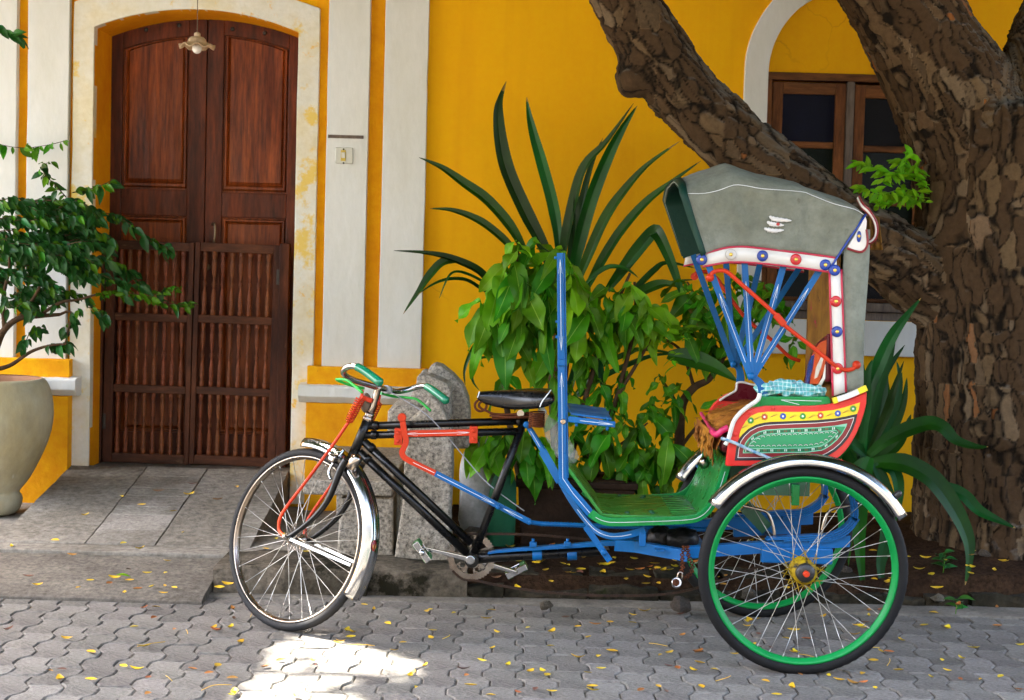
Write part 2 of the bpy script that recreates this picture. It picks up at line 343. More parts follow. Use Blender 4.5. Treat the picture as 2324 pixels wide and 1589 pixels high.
# footway behind the kerb and planting bed
def soil_z(x, y):
    t = max(0, min(1, (y - 6.95) / 1.3)); tr = max(0, 1 - math.hypot(x - 2.3, y - 7.55) / 1.3)
    return 0.085 + 0.05 * t + 0.20 * tr * tr + 0.016 * nz(x, y, 0, 5) + 0.010 * nz(x, y, 4, 17)
def kerb_y(x): return lerp(yk0, yk1, (x - V(490, 1350, 6.7).x) / (V(2324, 1383, 6.8).x - V(490, 1350, 6.7).x)) + 0.02
mb = MB(); x0 = V(1050, 1290, 6.9).x
nx, ny = 130, 60
mb.grid([[Vector((x, y, soil_z(x, y) if b > 0 else -0.03)) for b, y in ((b, lerp(kerb_y(x) + 0.05, YW, b / ny)) for b in range(ny + 1))] for x in (lerp(x0 - 0.1, 4.2, a / nx) for a in range(nx + 1))])
obj('planting_bed', mb, MT('soil'), kind='structure')
mb = MB(); xr = x0
mb.box((-4.5, 7.0, -0.05), (xr, YW, 0.10)); obj('footway', mb, MT('concrete_pale'), kind='structure', bevel=0.006)
# kerb: a worn concrete length at the bench, then broken rubble along the bed
kb = empty('kerb', (V(800, 1300, 6.8).x, 6.85, 0), kind='structure')
def rough_block(x0, x1, y0, y1, z0, z1, seed, amp=0.012, res=0.035, cut=0.0):
    mb = MB(); nx = max(2, int((x1 - x0) / res)); prof = [(0, 0.0), (0, 0.35), (0.0, 0.7), (0.02, 0.93), (0.06, 1.0), (0.5, 1.0), (1, 1.0)]
    rows = []
    for i in range(nx + 1):
        x = lerp(x0, x1, i / nx); r = []
        for a, b in prof:
            y = lerp(y0, y1, a); z = lerp(z0, z1, b)
            nn = amp * (noise.fractal(Vector((x*7 + seed, y*7, z*11)), 1.0, 2.0, 4))
            zz = z + (nn * 0.8 if b > 0 else 0) - cut * max(0, noise.noise(Vector((x*3.1 + seed, 2, 0)))) * (b > 0.5)
            r.append(Vector((x + 0.4*nn, y + nn, zz)))
        rows.append(r)
    mb.grid(rows, smooth=False)
    for rr, rev in ((rows[0], False), (rows[-1], True)):
        base = [Vector((rr[0].x, rr[-1].y, z0))]
        poly = rr + base
        mb.add(poly if not rev else poly[::-1], [tuple(range(len(poly)))])
    return mb
xa = V(474, 1345, 6.6).x + 0.006
obj('kerb_slab', rough_block(xa, V(840, 1300, 6.8).x - 0.004, kerb_y(xa), 7.06, -0.02, 0.112, 3), MT('kerb_concrete'), kb)
obj('kerb_slab', rough_block(V(840, 1300, 6.8).x, V(1062, 1300, 6.8).x, kerb_y(-0.4), 7.06, -0.02, 0.108, 9, 0.015), MT('kerb_concrete'), kb)
x = V(1064, 1300, 6.8).x; i = 0
while x < 3.0:
    wdt = R_.uniform(0.14, 0.42); low = R_.random() < 0.5
    obj('kerb_stone', rough_block(x, x + wdt, kerb_y(x) + R_.uniform(-0.005, 0.025), kerb_y(x) + 0.16, -0.02, R_.uniform(0.03, 0.055), i, 0.022, 0.022, 0.02), MT('kerb_dark'), kb)
    x += wdt + R_.uniform(0.0, 0.02); i += 1
x = V(1064, 1300, 6.8).x
while x < 3.0:
    wdt = R_.uniform(0.16, 0.36)
    yy = kerb_y(x) + R_.uniform(0.085, 0.12)
    obj('kerb_stone', rough_block(x, x + wdt, yy, yy + 0.18, -0.02, R_.uniform(0.085, 0.112), i, 0.018, 0.022, 0.015), MT('kerb_dark'), kb)
    x += wdt + R_.uniform(0.004, 0.03); i += 1
# loose stones on the bed
def stone_mesh(seed, r=1.0):
    mb = MB(); n, m = 9, 6; rows = []
    for i in range(m + 1):
        th = math.pi * i / m; row = []
        for k in range(n):
            ph = 2*math.pi*k/n; d = Vector((math.sin(th)*math.cos(ph), math.sin(th)*math.sin(ph), math.cos(th)))
            row.append(d * (0.8 + 0.5 * noise.noise(d * 1.3 + Vector((seed*3.7, 0, 0)))))
        rows.append(row)
    mb.grid(rows, False, True); me = mb.fix('stone'); me.materials.append(MT('rubble_stone')); return me
stones = [stone_mesh(k) for k in range(6)]
for (px, py, s, lab) in ((1180, 1300, 30, 'small brown stone on the bed just right of the crank'), (1240, 1345, 34, 'flat dark stone at the paving edge below the chain'), (1545, 1345, 60, 'large round stone on the bed edge under the padlock'), (1660, 1262, 55, 'brown stone seen through the left spokes of the near rear wheel'), (1700, 1320, 48, 'stone seen low through the near rear wheel beside the far tyre'), (2130, 1330, 30, 'small stone on the soil to the right of the rear wheel'), (2232, 1300, 34, 'brown stone on the soil near the tree, farthest right'), (1375, 1255, 22, 'tiny stone on the bed behind the lower end of the blue brace'), (1690, 1200, 30, 'stone behind the blue side rail inside the rear wheel'), (1920, 1300, 40, 'stone on the bed seen through the right spokes of the rear wheel')):
    p = G(px, py, 0.09); p.z = max(soil_z(p.x, p.y) if p.y > 6.9 else 0.04, 0.03) ; q = s / 560
    o = obj('loose_stone', R_.choice(stones), None, None, M=Matrix.Translation(p) @ Matrix.Rotation(R_.uniform(0, 6), 4, 'Z') @ Matrix.Diagonal((q*0.6, q*0.5, q*0.36, 1)))
    tag(o, lab, 'stone', 'loose stones at the edge of the bed')

# ================================================================== the yellow house
H = empty('yellow_house', (V(900, 900, YW).x, YW, 0.1), label='yellow house front with white pilasters, arched wooden door and arched dark-glazed window', cat='house')
def XA(x, y, Y=YW): return V(x, y, Y).x
# door arch: front plane inner opening
dl, dr = XA(211, 600), XA(671, 500)
zi_l, zi_r, zi_t = V(215, 61, YW).z, V(670, 77, YW).z, V(447, 23, YW).z
zs = (zi_l + zi_r) / 2; dc = (dl + dr) / 2; rise = zi_t - zs; hw = (dr - dl) / 2
Ra = (hw*hw + rise*rise) / (2*rise)
def archz(x, ext=0.0):                                       # underside of the segmental arch
    return zi_t - Ra + math.sqrt(max((Ra + ext)**2 - (x - dc)**2, 0))
ZTH = 0.288
# window geometry
wcx, wR = V(1937, 170, YW).x, 193 * YW / FPX
wz = V(1937, 170, YW).z; wl, wr = wcx - wR, wcx + wR; wsill = V(1985, 728, YW).z
TOPZ, XL, XR = 7.2, -6.5, 7.5
mb = MB()
def col(xa, xb, fa, fb):                                     # wall column between xa and xb with z intervals
    for (z0a, z1a), (z0b, z1b) in zip(fa, fb):
        mb.add([(xa, YW, z0a), (xb, YW, z0b), (xb, YW, z1b), (xa, YW, z1a)], [(0, 1, 2, 3)])
col(XL, dl, [(0, TOPZ)], [(0, TOPZ)])
N = 24
for i in range(N):
    a, b = lerp(dl, dr, i/N), lerp(dl, dr, (i+1)/N)
    col(a, b, [(archz(a), TOPZ)], [(archz(b), TOPZ)])
col(dr, wl, [(0, TOPZ)], [(0, TOPZ)])
for i in range(N):
    t0, t1 = math.pi * (1 - i/N), math.pi * (1 - (i+1)/N)
    a, b = wcx + wR*math.cos(t0), wcx + wR*math.cos(t1)
    col(a, b, [(0, wsill), (wz + wR*math.sin(t0), TOPZ)], [(0, wsill), (wz + wR*math.sin(t1), TOPZ)])
col(wr, XR, [(0, TOPZ)], [(0, TOPZ)])
mb.add([(XL, YW, TOPZ), (XR, YW, TOPZ), (XR, YW + 4, TOPZ), (XL, YW + 4, TOPZ)], [(0, 1, 2, 3)])
mb.add([(XL, YW, 0), (XL, YW + 4, 0), (XL, YW + 4, TOPZ), (XL, YW, TOPZ)], [(0, 1, 2, 3)])
mb.add([(XR, YW, 0), (XR, YW + 4, 0), (XR, YW + 4, TOPZ), (XR, YW, TOPZ)], [(0, 1, 2, 3)])
mb.add([(XL, YW + 4, 0), (XR, YW + 4, 0), (XR, YW + 4, TOPZ), (XL, YW + 4, TOPZ)], [(0, 1, 2, 3)])
obj('wall', mb, MT('wall_yellow'), H)
# door reveal
YD = 8.73
mb = MB(); pf = [(dl, ZTH - 0.2)] + [(lerp(dl, dr, i/N), archz(lerp(dl, dr, i/N))) for i in range(N+1)] + [(dr, ZTH - 0.2)]
mb.grid([[Vector((x, YW - 0.02, z)) for x, z in pf], [Vector((x, YD + 0.03, z)) for x, z in pf]], smooth=False)
obj('door_reveal', mb, MT('wall_yellow_shaded'), H)
# white surround of the door, proud of the wall, its edge a little uneven
so_l, so_r = XA(168, 300), XA(723, 300); top_l, top_r = V(170, 24, YW).z, V(721, 36, YW).z
Rb = Ra + (V(447, 23, YW).z and 0.125)
def outz(x): return max(archz(x, 0.128), 0)
mb = MB(); K = 40
inner = [(dl, 0.12)] + [(dl, lerp(0.12, archz(dl), k/14)) for k in range(1, 14)] + [(lerp(dl, dr, i/K), archz(lerp(dl, dr, i/K))) for i in range(K+1)] + [(dr, lerp(archz(dr), 0.12, k/14)) for k in range(1, 14)] + [(dr, 0.12)]
zo = archz(dl, 0.0)
outer = [(so_l, 0.12)] + [(so_l, lerp(0.12, top_l, k/14)) for k in range(1, 14)] + [(lerp(so_l, so_r, i/K), max(lerp(top_l, top_r, i/K), archz(dc + (lerp(so_l, so_r, i/K) - dc) * (dr - dl) / (so_r - so_l)) + 0.123)) for i in range(K+1)] + [(so_r, lerp(top_r, 0.12, k/14)) for k in range(1, 14)] + [(so_r, 0.12)]
j = lambda x, z: (x + 0.004 * nz(x, 1, z, 12), z + 0.003 * nz(x, 7, z, 12))
inner = [(x + 0.0025 * nz(x, 1, z, 14), z) for x, z in inner]; outer = [j(x, z) for x, z in outer]
F, B = YW - 0.035, YW + 0.004
mb.grid([[Vector((x, B, z)) for x, z in outer], [Vector((x, F, z)) for x, z in outer], [Vector((x, F, z)) for x, z in inner], [Vector((x, YW + 0.03, z)) for x, z in inner]], smooth=False)
obj('door_surround', mb, MT('white_peeling'), H, bevel=0.004)
# pilasters: two to the right of the door, two to the left
for xa, xb, zb in ((-80, 36, 1430), (61, 154, 1430), (741, 835, 1452), (869, 967, 1465)):
    y_ = 300
    a, b = V(xa, y_, YW - 0.05).x, V(xb, y_, YW - 0.05).x
    mb = MB(); nn = 30; z0, z1 = 0.80, 4.6
    rows = []
    for k in range(nn + 1):
        z = lerp(z0, z1, k / nn); e = 0.003 * nz(a, 0, z, 5); e2 = 0.003 * nz(b, 3, z, 5)
        rows.append([Vector((a + e, YW + 0.01, z)), Vector((a + e, YW - 0.05, z)), Vector((b + e2, YW - 0.05, z)), Vector((b + e2, YW + 0.01, z))])
    mb.grid(rows, smooth=False); obj('pilaster', mb, MT('white_wash'), H, bevel=0.003)
# yellow grooves between the pilasters, recess shade put into their colour
for xa, xb in ((36, 61), (154, 168), (723, 741), (835, 869)):
    a, b = V(xa, 300, YW - 0.004).x, V(xb, 300, YW - 0.004).x
    obj('groove', MB().box((a - 0.02, YW - 0.004, 0.80), (b + 0.02, YW + 0.02, 4.6)), MT('wall_yellow_shaded'), H)
# pedestals with a white moulding
zl, zm1, zm0, zu = 0.832, 0.735, 0.684, 0.648
for xa, xb, yy in ((-140, 157, 840), (697, 969, 850)):
    a, b = V(xa, yy, YW - 0.10).x, V(xb, yy, YW - 0.10).x
    p = empty('pedestal', ((a + b)/2, YW - 0.05, 0.1), H)
    def wob(x0, x1, z0, z1, y, mat, nm, bev=0.005):
        mb = MB(); n = 24; rows = []
        for i in range(n + 1):
            x = lerp(x0, x1, i / n)
            rows.append([Vector((x, YW + 0.02, z1 + 0.003*nz(x, 4, z1, 8))), Vector((x, y + 0.004*nz(x, 0, z1, 6), z1 + 0.004*nz(x, 0, z1, 7))), Vector((x, y + 0.004*nz(x, 0, (z0+z1)/2, 6), (z0+z1)/2)), Vector((x, y + 0.004*nz(x, 0, z0, 6), z0))])
        mb.grid(rows, smooth=False)
        for r_ in (rows[0], rows[-1]): mb.add(r_ + [Vector((r_[0].x, YW + 0.02, z0))], [tuple(range(5))])
        obj(nm, mb, mat, p, bevel=bev)
    wob(a, b, zm1, zl, YW - 0.10, MT('plinth_yellow'), 'upper_block')
    wob(a, b, -0.02, zu, YW - 0.115, MT('plinth_yellow'), 'lower_block')
    mb = MB(); x0, x1 = V(xa - 20 if xa > 0 else xa, 890, YW-0.15).x, V(xb + 14, 890, YW-0.15).x
    pr = [(YW, zm1 + 0.012), (YW - 0.145, zm1 + 0.004), (YW - 0.158, zm1 - 0.004), (YW - 0.158, zm0), (YW - 0.118, zu + 0.002), (YW, zu)]
    n = 26; mb.grid([[Vector((lerp(x0, x1, i/n), y + 0.003*nz(i, k, 2, 0.6), z + 0.003*nz(i, k, 0, 0.5))) for k, (y, z) in enumerate(pr)] for i in range(n+1)], smooth=False)
    for x in (x0, x1): mb.add([(x, y, z) for y, z in pr], [tuple(range(6))])
    obj('moulding', mb, MT('white_wash'), p, bevel=0.004)
# lintel groove in the first pilaster
c1 = crop(1100, 0, 0.6024)
a, b = V(*c1(352, 905), YW - 0.055), V(*c1(588, 908), YW - 0.055)
obj('groove_slot', MB().box((a.x, YW - 0.056, a.z - 0.008), (b.x, YW - 0.045, a.z + 0.008)), MT('grey_wood'), H)

# ---- wooden double door
k1 = crop(0, 0, 0.5664)
def PD(x, y, Y=YD): return V(*k1(x, y), Y)
xs_mid = PD(1457, 800).x; zbot = ZTH - 0.01
def darch(x): return archz(x) - 0.001
def panel_frame(name, xo0, xo1, xi0, xi1, ztop_in, zrail_top, zrail_bot, zlow_top, M_):
    """a leaf: two stiles, arched head rail, lock rail and foot rail, with two raised panels"""
    leaf = MB(); y0, y1 = YD, YD + 0.05
    # stiles
    for a, b in ((xo0, xi0), (xi1, xo1)):
        leaf.prism([(a, y0, zbot), (b, y0, zbot), (b, y0, darch(b) + 0.02), (a, y0, darch(a) + 0.02)], (0, y1 - y0, 0))
    n = 8; up = [(lerp(xi0, xi1, i/n), darch(lerp(xi0, xi1, i/n)) + 0.02) for i in range(n+1)]
    lo = [(x, z - ztop_in) for x, z in up]
    leaf.prism([(x, y0 + 0.001, z) for x, z in lo] + [(x, y0 + 0.001, z) for x, z in reversed(up)], (0, y1 - y0, 0))
    leaf.box((xi0, y0 + 0.001, zrail_bot), (xi1, y1, zrail_top)); leaf.box((xi0, y0 + 0.001, zbot), (xi1, y1, zbot + 0.15))
    o = obj(name, leaf, MT('door_wood'), H, bevel=0.004)
    for poly in ([(xi0, zrail_top), (xi1, zrail_top)] + [(x, z) for x, z in reversed(lo)], [(xi0, zbot + 0.15), (xi1, zbot + 0.15), (xi1, zrail_bot), (xi0, zrail_bot)]):
        cxm = sum(p[0] for p in poly) / len(poly); czm = sum(p[1] for p in poly) / len(poly)
        wx = max(p[0] for p in poly) - min(p[0] for p in poly); wzz = max(p[1] for p in poly) - min(p[1] for p in poly)
        def ins(d): return [(cxm + (x - cxm) * (1 - 2*d/wx), czm + (z - czm) * (1 - 2*d/wzz)) for x, z in poly]
        m2 = MB(); L_ = [(ins(-0.004), y0 + 0.020), (ins(0.006), y0 + 0.020), (ins(0.012), y0 + 0.006), (ins(0.020), y0 + 0.006), (ins(0.028), y0 + 0.022), (ins(0.036), y0 + 0.014)]
        nn = len(poly); vs = [Vector((x, y, z)) for q, y in L_ for x, z in q]
        fs = [(i*nn+k, i*nn+(k+1) % nn, (i+1)*nn+(k+1) % nn, (i+1)*nn+k) for i in range(len(L_)-1) for k in range(nn)] + [tuple((len(L_)-1)*nn + k for k in range(nn))]
        m2.add(vs, fs); obj('panel', m2, MT('door_panel_wood'), o)
    return o
zr1, zr0 = PD(1000, 1335).z, PD(1000, 1520).z
d1 = panel_frame('door_leaf', dl - 0.02, xs_mid - 0.002, PD(862, 800).x, PD(1330, 800).x, 0.105, zr1, zr0, 0, None)
d2 = panel_frame('door_leaf', xs_mid + 0.002, dr + 0.02, PD(1575, 800).x, PD(2035, 800).x, 0.095, PD(1800, 1365).z, PD(1800, 1540).z, 0, None)
for leaf, sp in ((d1, ((1032, 210), (1265, 178))), (d2, ((1642, 205), (1870, 232)))):
    for x, y in sp:
        mb = MB().sphere(PD(x, y, YD - 0.002), 0.012, 10, 6, (1, 0.6, 1)); obj('stud', mb, MT('iron'), leaf)
k2 = crop(0, 800, 0.5664)
p = [V(*k2(1500, 175), YD - 0.03), V(*k2(1515, 170), YD - 0.05), V(*k2(1520, 230), YD - 0.055), V(*k2(1512, 300), YD - 0.05), V(*k2(1510, 320), YD - 0.01)]
obj('handle', MB().tube(spline(p, 5), 0.007, 8), MT('brass'), d2)
obj('lock', MB().lathe([(0.016, 0), (0.016, 0.02), (0.012, 0.024)], Matrix.Translation(V(*k2(1468, 475), YD)) @ Matrix.Rotation(math.pi/2, 4, 'X'), 14), MT('brass'), d2)
# ---- half-height gate with turned balusters in front of it
YG = 8.60
def PG(x, y): return V(*k2(x, y), YG)
zt, zb_ = PG(1000, 287).z, V(430, 1052, YG).z
rows_z = [(PG(1000, 350).z, PG(1000, 797).z), (PG(1000, 852).z, PG(1000, 1303).z), (PG(1000, 1357).z, V(430, 1031, YG).z)]
bh = rows_z[0][0] - rows_z[0][1] + 0.01
pr = [(0.0135, 0), (0.0135, 0.095), (0.010, 0.10), (0.0125, 0.11), (0.0105, 0.122), (0.0135, 0.20), (0.0120, 0.30), (0.0070, 0.41), (0.0060, 0.445), (0.0120, 0.455), (0.0065, 0.468), (0.0145, 0.487), (0.0065, 0.508), (0.0120, 0.52), (0.0060, 0.532), (0.0070, 0.58), (0.0120, 0.70), (0.0135, 0.80), (0.0105, 0.872), (0.0125, 0.885), (0.010, 0.897), (0.0135, 0.905), (0.0135, 1.0)]
bal = MB().lathe([(r, t * bh) for r, t in pr], None, 10).fix('baluster'); bal.materials.append(MT('baluster_wood'))
def half_gate(xo0, xi0, xi1, xo1, bx, rot, yl):
    piv = Vector((xo0, YG, zb_)); Mg = Matrix.Translation(piv) @ Matrix.Rotation(rot, 4, 'Y') @ Matrix.Translation(-piv)
    mb = MB()
    for a, b in ((xo0, xi0), (xi1, xo1)): mb.box((a, YG - 0.02, zb_), (b, YG + 0.02, zt))
    o = obj('half_gate', mb, MT('gate_wood'), H, bevel=0.003, M=Mg)
    for z1, z0 in ((zt, rows_z[0][0]), (rows_z[0][1], rows_z[1][0]), (rows_z[1][1], rows_z[2][0]), (rows_z[2][1], zb_)):
        obj('rail', MB().box((xi0, YG - 0.017, z0), (xi1, YG + 0.017, z1)), MT('gate_wood_rail'), o, bevel=0.003, follow=True)
    for (z1, z0) in rows_z:
        for x in bx:
            sc = (z1 - z0 + 0.01) / bh
            obj('baluster', bal, None, o, M=Matrix.Translation((PG(x, yl).x, YG, z0 - 0.005)) @ Matrix.Rotation(R_.uniform(0, 6), 4, 'Z') @ Matrix.Diagonal((1, 1, sc, 1)), follow=True)
    return o
g1 = half_gate(PG(742, 700).x, PG(808, 700).x, PG(1320, 700).x, PG(1354, 700).x, (840, 900, 965, 1027, 1090, 1157, 1217, 1280), 0.010, 600)
g2 = half_gate(PG(1358, 700).x, PG(1392, 700).x, PG(1912, 700).x, PG(1970, 700).x, (1427, 1493, 1553, 1620, 1683, 1747, 1811, 1876), 0.014, 600)
for g, x in ((g1, 742), (g2, 1968)):
    for y in (545, 1560):
        q = PG(x, y); obj('hinge', MB().box((q.x - 0.008, YG - 0.026, q.z - 0.04), (q.x + 0.008, YG - 0.014, q.z + 0.04)), MT('iron'), g, bevel=0.002)
for a, b in ((700, 738), (1974, 2043)): obj('gate_post', MB().box((PG(a, 700).x, YG - 0.03, zb_ - 0.005), (PG(b, 700).x, YG + 0.03, zt + 0.005)), MT('gate_wood'), H, bevel=0.004)
obj('threshold', MB().box((dl - 0.01, YW + 0.01, 0.05), (dr + 0.01, YD + 0.05, ZTH - 0.012)), MT('concrete'), H)

# ---- arched window
W_ = empty('window', (wcx, YW + 0.05, wsill), H)
YF = YW + 0.07
obj('window_niche', MB().grid([[Vector((wcx + wR*math.cos(math.pi*(1 - i/32)), Y, wz + wR*math.sin(math.pi*(1 - i/32)))) for i in range(33)] for Y in (YW - 0.01, YW + 0.075)], False).grid([[Vector((wl, YW-0.01, wsill)), Vector((wl, YW-0.01, wz))], [Vector((wl, YW+0.075, wsill)), Vector((wl, YW+0.075, wz))]], False).grid([[Vector((wr, YW-0.01, wsill)), Vector((wr, YW-0.01, wz))], [Vector((wr, YW+0.075, wsill)), Vector((wr, YW+0.075, wz))]], False), MT('white_wash'), W_)
obj('tympanum', MB().add([(wcx + (wR+0.01)*math.cos(math.pi*(1 - i/32)), YW + 0.06, wz - 0.02 + (wR+0.03)*math.sin(math.pi*(1 - i/32))) for i in range(33)], [tuple(range(33))]), MT('wall_yellow'), W_)
k5 = crop(2950, 250, 0.3775)
def PWN(x, y): return V(*k5(x, y), YF)
zt_ = V(1800, 166, YF).z; zf = PWN(700, 195).z
mb = MB(); xl1 = PWN(362, 300).x; xm0, xm1 = PWN(1147, 400).x, PWN(1228, 400).x
xr0 = PWN(1228 + (1147 - 362), 400).x; zs0 = wsill + 0.09
obj('frame', MB().box((wl, YF - 0.03, zf), (wr, YF + 0.03, zt_)), MT('window_wood_rail'), W_, bevel=0.003)
for a, b in ((wl, xl1), (xm0, xm1), (xr0, wr)):
    obj('frame', MB().box((a, YF - 0.028, zs0), (b, YF + 0.03, zf)), MT('grey_wood' if a == xm0 else 'window_wood'), W_, bevel=0.003)
glass = ['dark_glass_blue', 'dark_glass_green', 'dark_glass_blue', 'dark_glass_grey', 'dark_glass_brown', 'dark_glass_grey', 'dark_glass_green', 'dark_glass_brown']
for si, (a, b, ys) in enumerate(((xl1 + 0.003, xm0 - 0.003, 0), (xm1 + 0.003, xr0 - 0.003, 25))):
    sw = PWN(478, 500).x - PWN(368, 500).x; ztp = PWN(700, 215 + ys * 0.4).z
    s_ = MB()
    s_.box((a, YF - 0.024, zs0), (a + sw, YF + 0.014, ztp)); s_.box((b - sw, YF - 0.024, zs0), (b, YF + 0.014, ztp))
    sash = obj('sash', s_, MT('window_wood'), W_, bevel=0.003)
    zp = [PWN(700, 340 + ys).z]; ph = (PWN(700, 840).z - PWN(700, 340).z); bh_ = PWN(700, 910).z - PWN(700, 840).z
    obj('sash_rail', MB().box((a + sw, YF - 0.022, zp[0]), (b - sw, YF + 0.014, ztp)), MT('window_wood_rail'), W_, bevel=0.003)
    z = zp[0]
    for r in range(4):
        z1 = max(z + ph, zs0 + 0.02)
        obj('pane', MB().box((a + sw - 0.003, YF - 0.003, z1 - 0.002), (b - sw + 0.003, YF + 0.004, z + 0.002)), MT(glass[si*4 + r]), W_)
        z2 = z1 + bh_ if r < 3 else zs0 - 0.001
        obj('glazing_bar', MB().box((a + sw, YF - 0.020, z2), (b - sw, YF + 0.012, z1)), MT('window_wood_rail'), W_, bevel=0.006)
        z = z2
obj('sill', MB().box((wl, YW - 0.02, wsill + 0.045), (wr, YF + 0.05, wsill + 0.088)).box((wl, YW - 0.005, wsill), (wr, YF + 0.05, wsill + 0.042)), MT('grey_wood'), W_, bevel=0.004)
# white surround round the window
mb = MB(); t_ = 54 * YW / FPX; K = 36
inn = [(wl, wsill - 0.18), (wl, wz)] + [(wcx + wR*math.cos(math.pi*(1-i/K)), wz + wR*math.sin(math.pi*(1-i/K))) for i in range(1, K)] + [(wr, wz), (wr, wsill - 0.18)]
ou = [(wl - t_, wsill - 0.18), (wl - t_, wz)] + [(wcx + (wR+t_)*math.cos(math.pi*(1-i/K)), wz + (wR+t_)*math.sin(math.pi*(1-i/K))) for i in range(1, K)] + [(wr + t_, wz), (wr + t_, wsill - 0.18)]
ou = [(x + 0.003*nz(x, 0, z, 9), z + 0.003*nz(x, 5, z, 9)) for x, z in ou]
mb.grid([[Vector((x, YW + 0.004, z)) for x, z in ou], [Vector((x, YW - 0.03, z)) for x, z in ou], [Vector((x, YW - 0.03, z)) for x, z in inn], [Vector((x, YW + 0.01, z)) for x, z in inn]], False)
obj('window_surround', mb, MT('white_wash'), H, bevel=0.004)
obj('window_apron', MB().box((wl + 0.001, YW - 0.027, wsill - 0.18), (wr - 0.001, YW + 0.01, wsill - 0.002)), MT('white_wash'), H, bevel=0.004)

# ---- doorbell switch and pendant lamp
a, b = V(*c1(402, 978), YW - 0.06), V(*c1(514, 1088), YW - 0.06)
sw = obj('doorbell_switch', MB().box((a.x, YW - 0.062, b.z), (b.x, YW - 0.049, a.z)), MT('plate_white'), bevel=0.004, label='square white switch plate with yellow rocker on the pilaster by the door', cat='switch')
a2, b2 = V(*c1(438, 997), YW - 0.06), V(*c1(470, 1070), YW - 0.06)
obj('switch_insert', MB().box((a2.x, YW - 0.066, b2.z), (b2.x, YW - 0.06, a2.z)), MT('switch_yellow'), sw, bevel=0.002)
a3, b3 = V(*c1(442, 1012), YW - 0.06), V(*c1(466, 1050), YW - 0.06)
obj('rocker', MB().box((a3.x, YW - 0.071, b3.z), (b3.x, YW - 0.064, a3.z)), MT('plate_white'), sw, bevel=0.002)
for y in (992, 1083):
    q = V(*c1(455, y), YW - 0.063); obj('screw', MB().sphere(q, 0.0045, 8, 5), MT('iron'), sw)
YL = 8.05
lp = V(*k1(1392, 300), YL); lamp = empty('pendant_lamp', lp, label='small scalloped cream pendant lamp with white bulb hanging before the door', cat='lamp')
def lz(y): return V(*k1(1392, y), YL).z
obj('cord', MB().tube([(lp.x - 0.006, YL, 3.6), (lp.x - 0.003, YL, 3.0), (lp.x, YL, lz(228))], 0.0022, 6), MT('cable'), lamp)
obj('socket', MB().lathe([(0.004, lz(226) - lp.z), (0.014, lz(235) - lp.z), (0.016, lz(250) - lp.z), (0.014, lz(262) - lp.z), (0.026, lz(270) - lp.z)], Matrix.Translation(lp), 16), MT('lamp_cream'), lamp)
mb = MB(); rows = []
for i, (r, y) in enumerate(((0.018, 262), (0.030, 266), (0.040, 280), (0.044, 300), (0.058, 312), (0.076, 326), (0.088, 330))):
    rows.append([lp + Vector((r*math.cos(2*math.pi*k/48), r*math.sin(2*math.pi*k/48), lz(y) - lp.z + (0.006 if i > 3 else 0.0015)*(i > 2)*math.sin(8*2*math.pi*k/48)*(i-2)*0.4)) for k in range(48)])
mb.grid(rows, True, True); obj('shade', mb, MT('lamp_cream'), lamp, solid=0.004)
obj('bulb', MB().sphere((lp.x, lp.y, lz(345)), 0.024, 16, 10), MT('bulb_white'), lamp)

# ================================================================== concrete ramp to the door
xl_, xr_ = -2.24, V(655, 1078, 8.38).x
RP = empty('concrete_ramp', ((xl_ + xr_)/2, 7.3, 0), label='worn concrete ramp with a stone middle strip leading up to the door', cat='ramp')
def slab(x0, x1, prof, mat, nm, bottom=-0.03, res=0.05, amp=0.004, xe=None):
    mb = MB(); n = max(2, int((x1 - x0) / res)); rows = []
    pts = []
    for (y0, z0), (y1, z1) in zip(prof, prof[1:]):
        m = max(1, int((y1 - y0) / 0.06))
        pts += [(lerp(y0, y1, k/m), lerp(z0, z1, k/m)) for k in range(m)]
    pts.append(prof[-1])
    for i in range(n + 1):
        x = lerp(x0, x1, i/n)
        rows.append([Vector((x, prof[0][0] + 0.006*nz(x, 0, 0, 9), bottom))] + [Vector((x + (0.006*nz(1, y, 0, 7) if i in (0, n) else 0), y + (0.008*nz(x, 0, 3, 7) if k < 2 else 0), z + amp*noise.fractal(Vector((x*4, y*4, 1)), 1, 2, 3))) for k, (y, z) in enumerate(pts)] + [Vector((x, prof[-1][0], bottom))])
    mb.grid(rows, False)
    for r_ in (rows[0], rows[-1]): mb.add(r_, [tuple(range(len(r_)))])
    return obj(nm, mb, mat, RP, bevel=0.004)
slab(-2.9, V(474, 1345, 6.6).x, [(6.455, 0.012), (6.52, 0.028), (6.60, 0.042), (7.155, 0.100)], MT('concrete'), 'front_slab')
rz = lambda y: lerp(0.104, ZTH, (y - 7.16) / (8.385 - 7.16))
slab(xl_, -1.853, [(7.16, rz(7.16)), (8.385, rz(8.385))], MT('concrete_pale'), 'ramp_panel')
slab(-1.537, xr_, [(7.16, rz(7.16)), (8.385, rz(8.385))], MT('concrete_pale'), 'ramp_panel')
y = 7.16
while y < 8.36:
    l = R_.choice((0.13, 0.17, 0.21)); e = min(y + l, 8.385)
    slab(-1.846, -1.544, [(y + 0.002, rz(y) + 0.002), (e - 0.002, rz(e) + 0.002)], MT('ramp_stone'), 'ramp_stone', amp=0.003)
    y = e

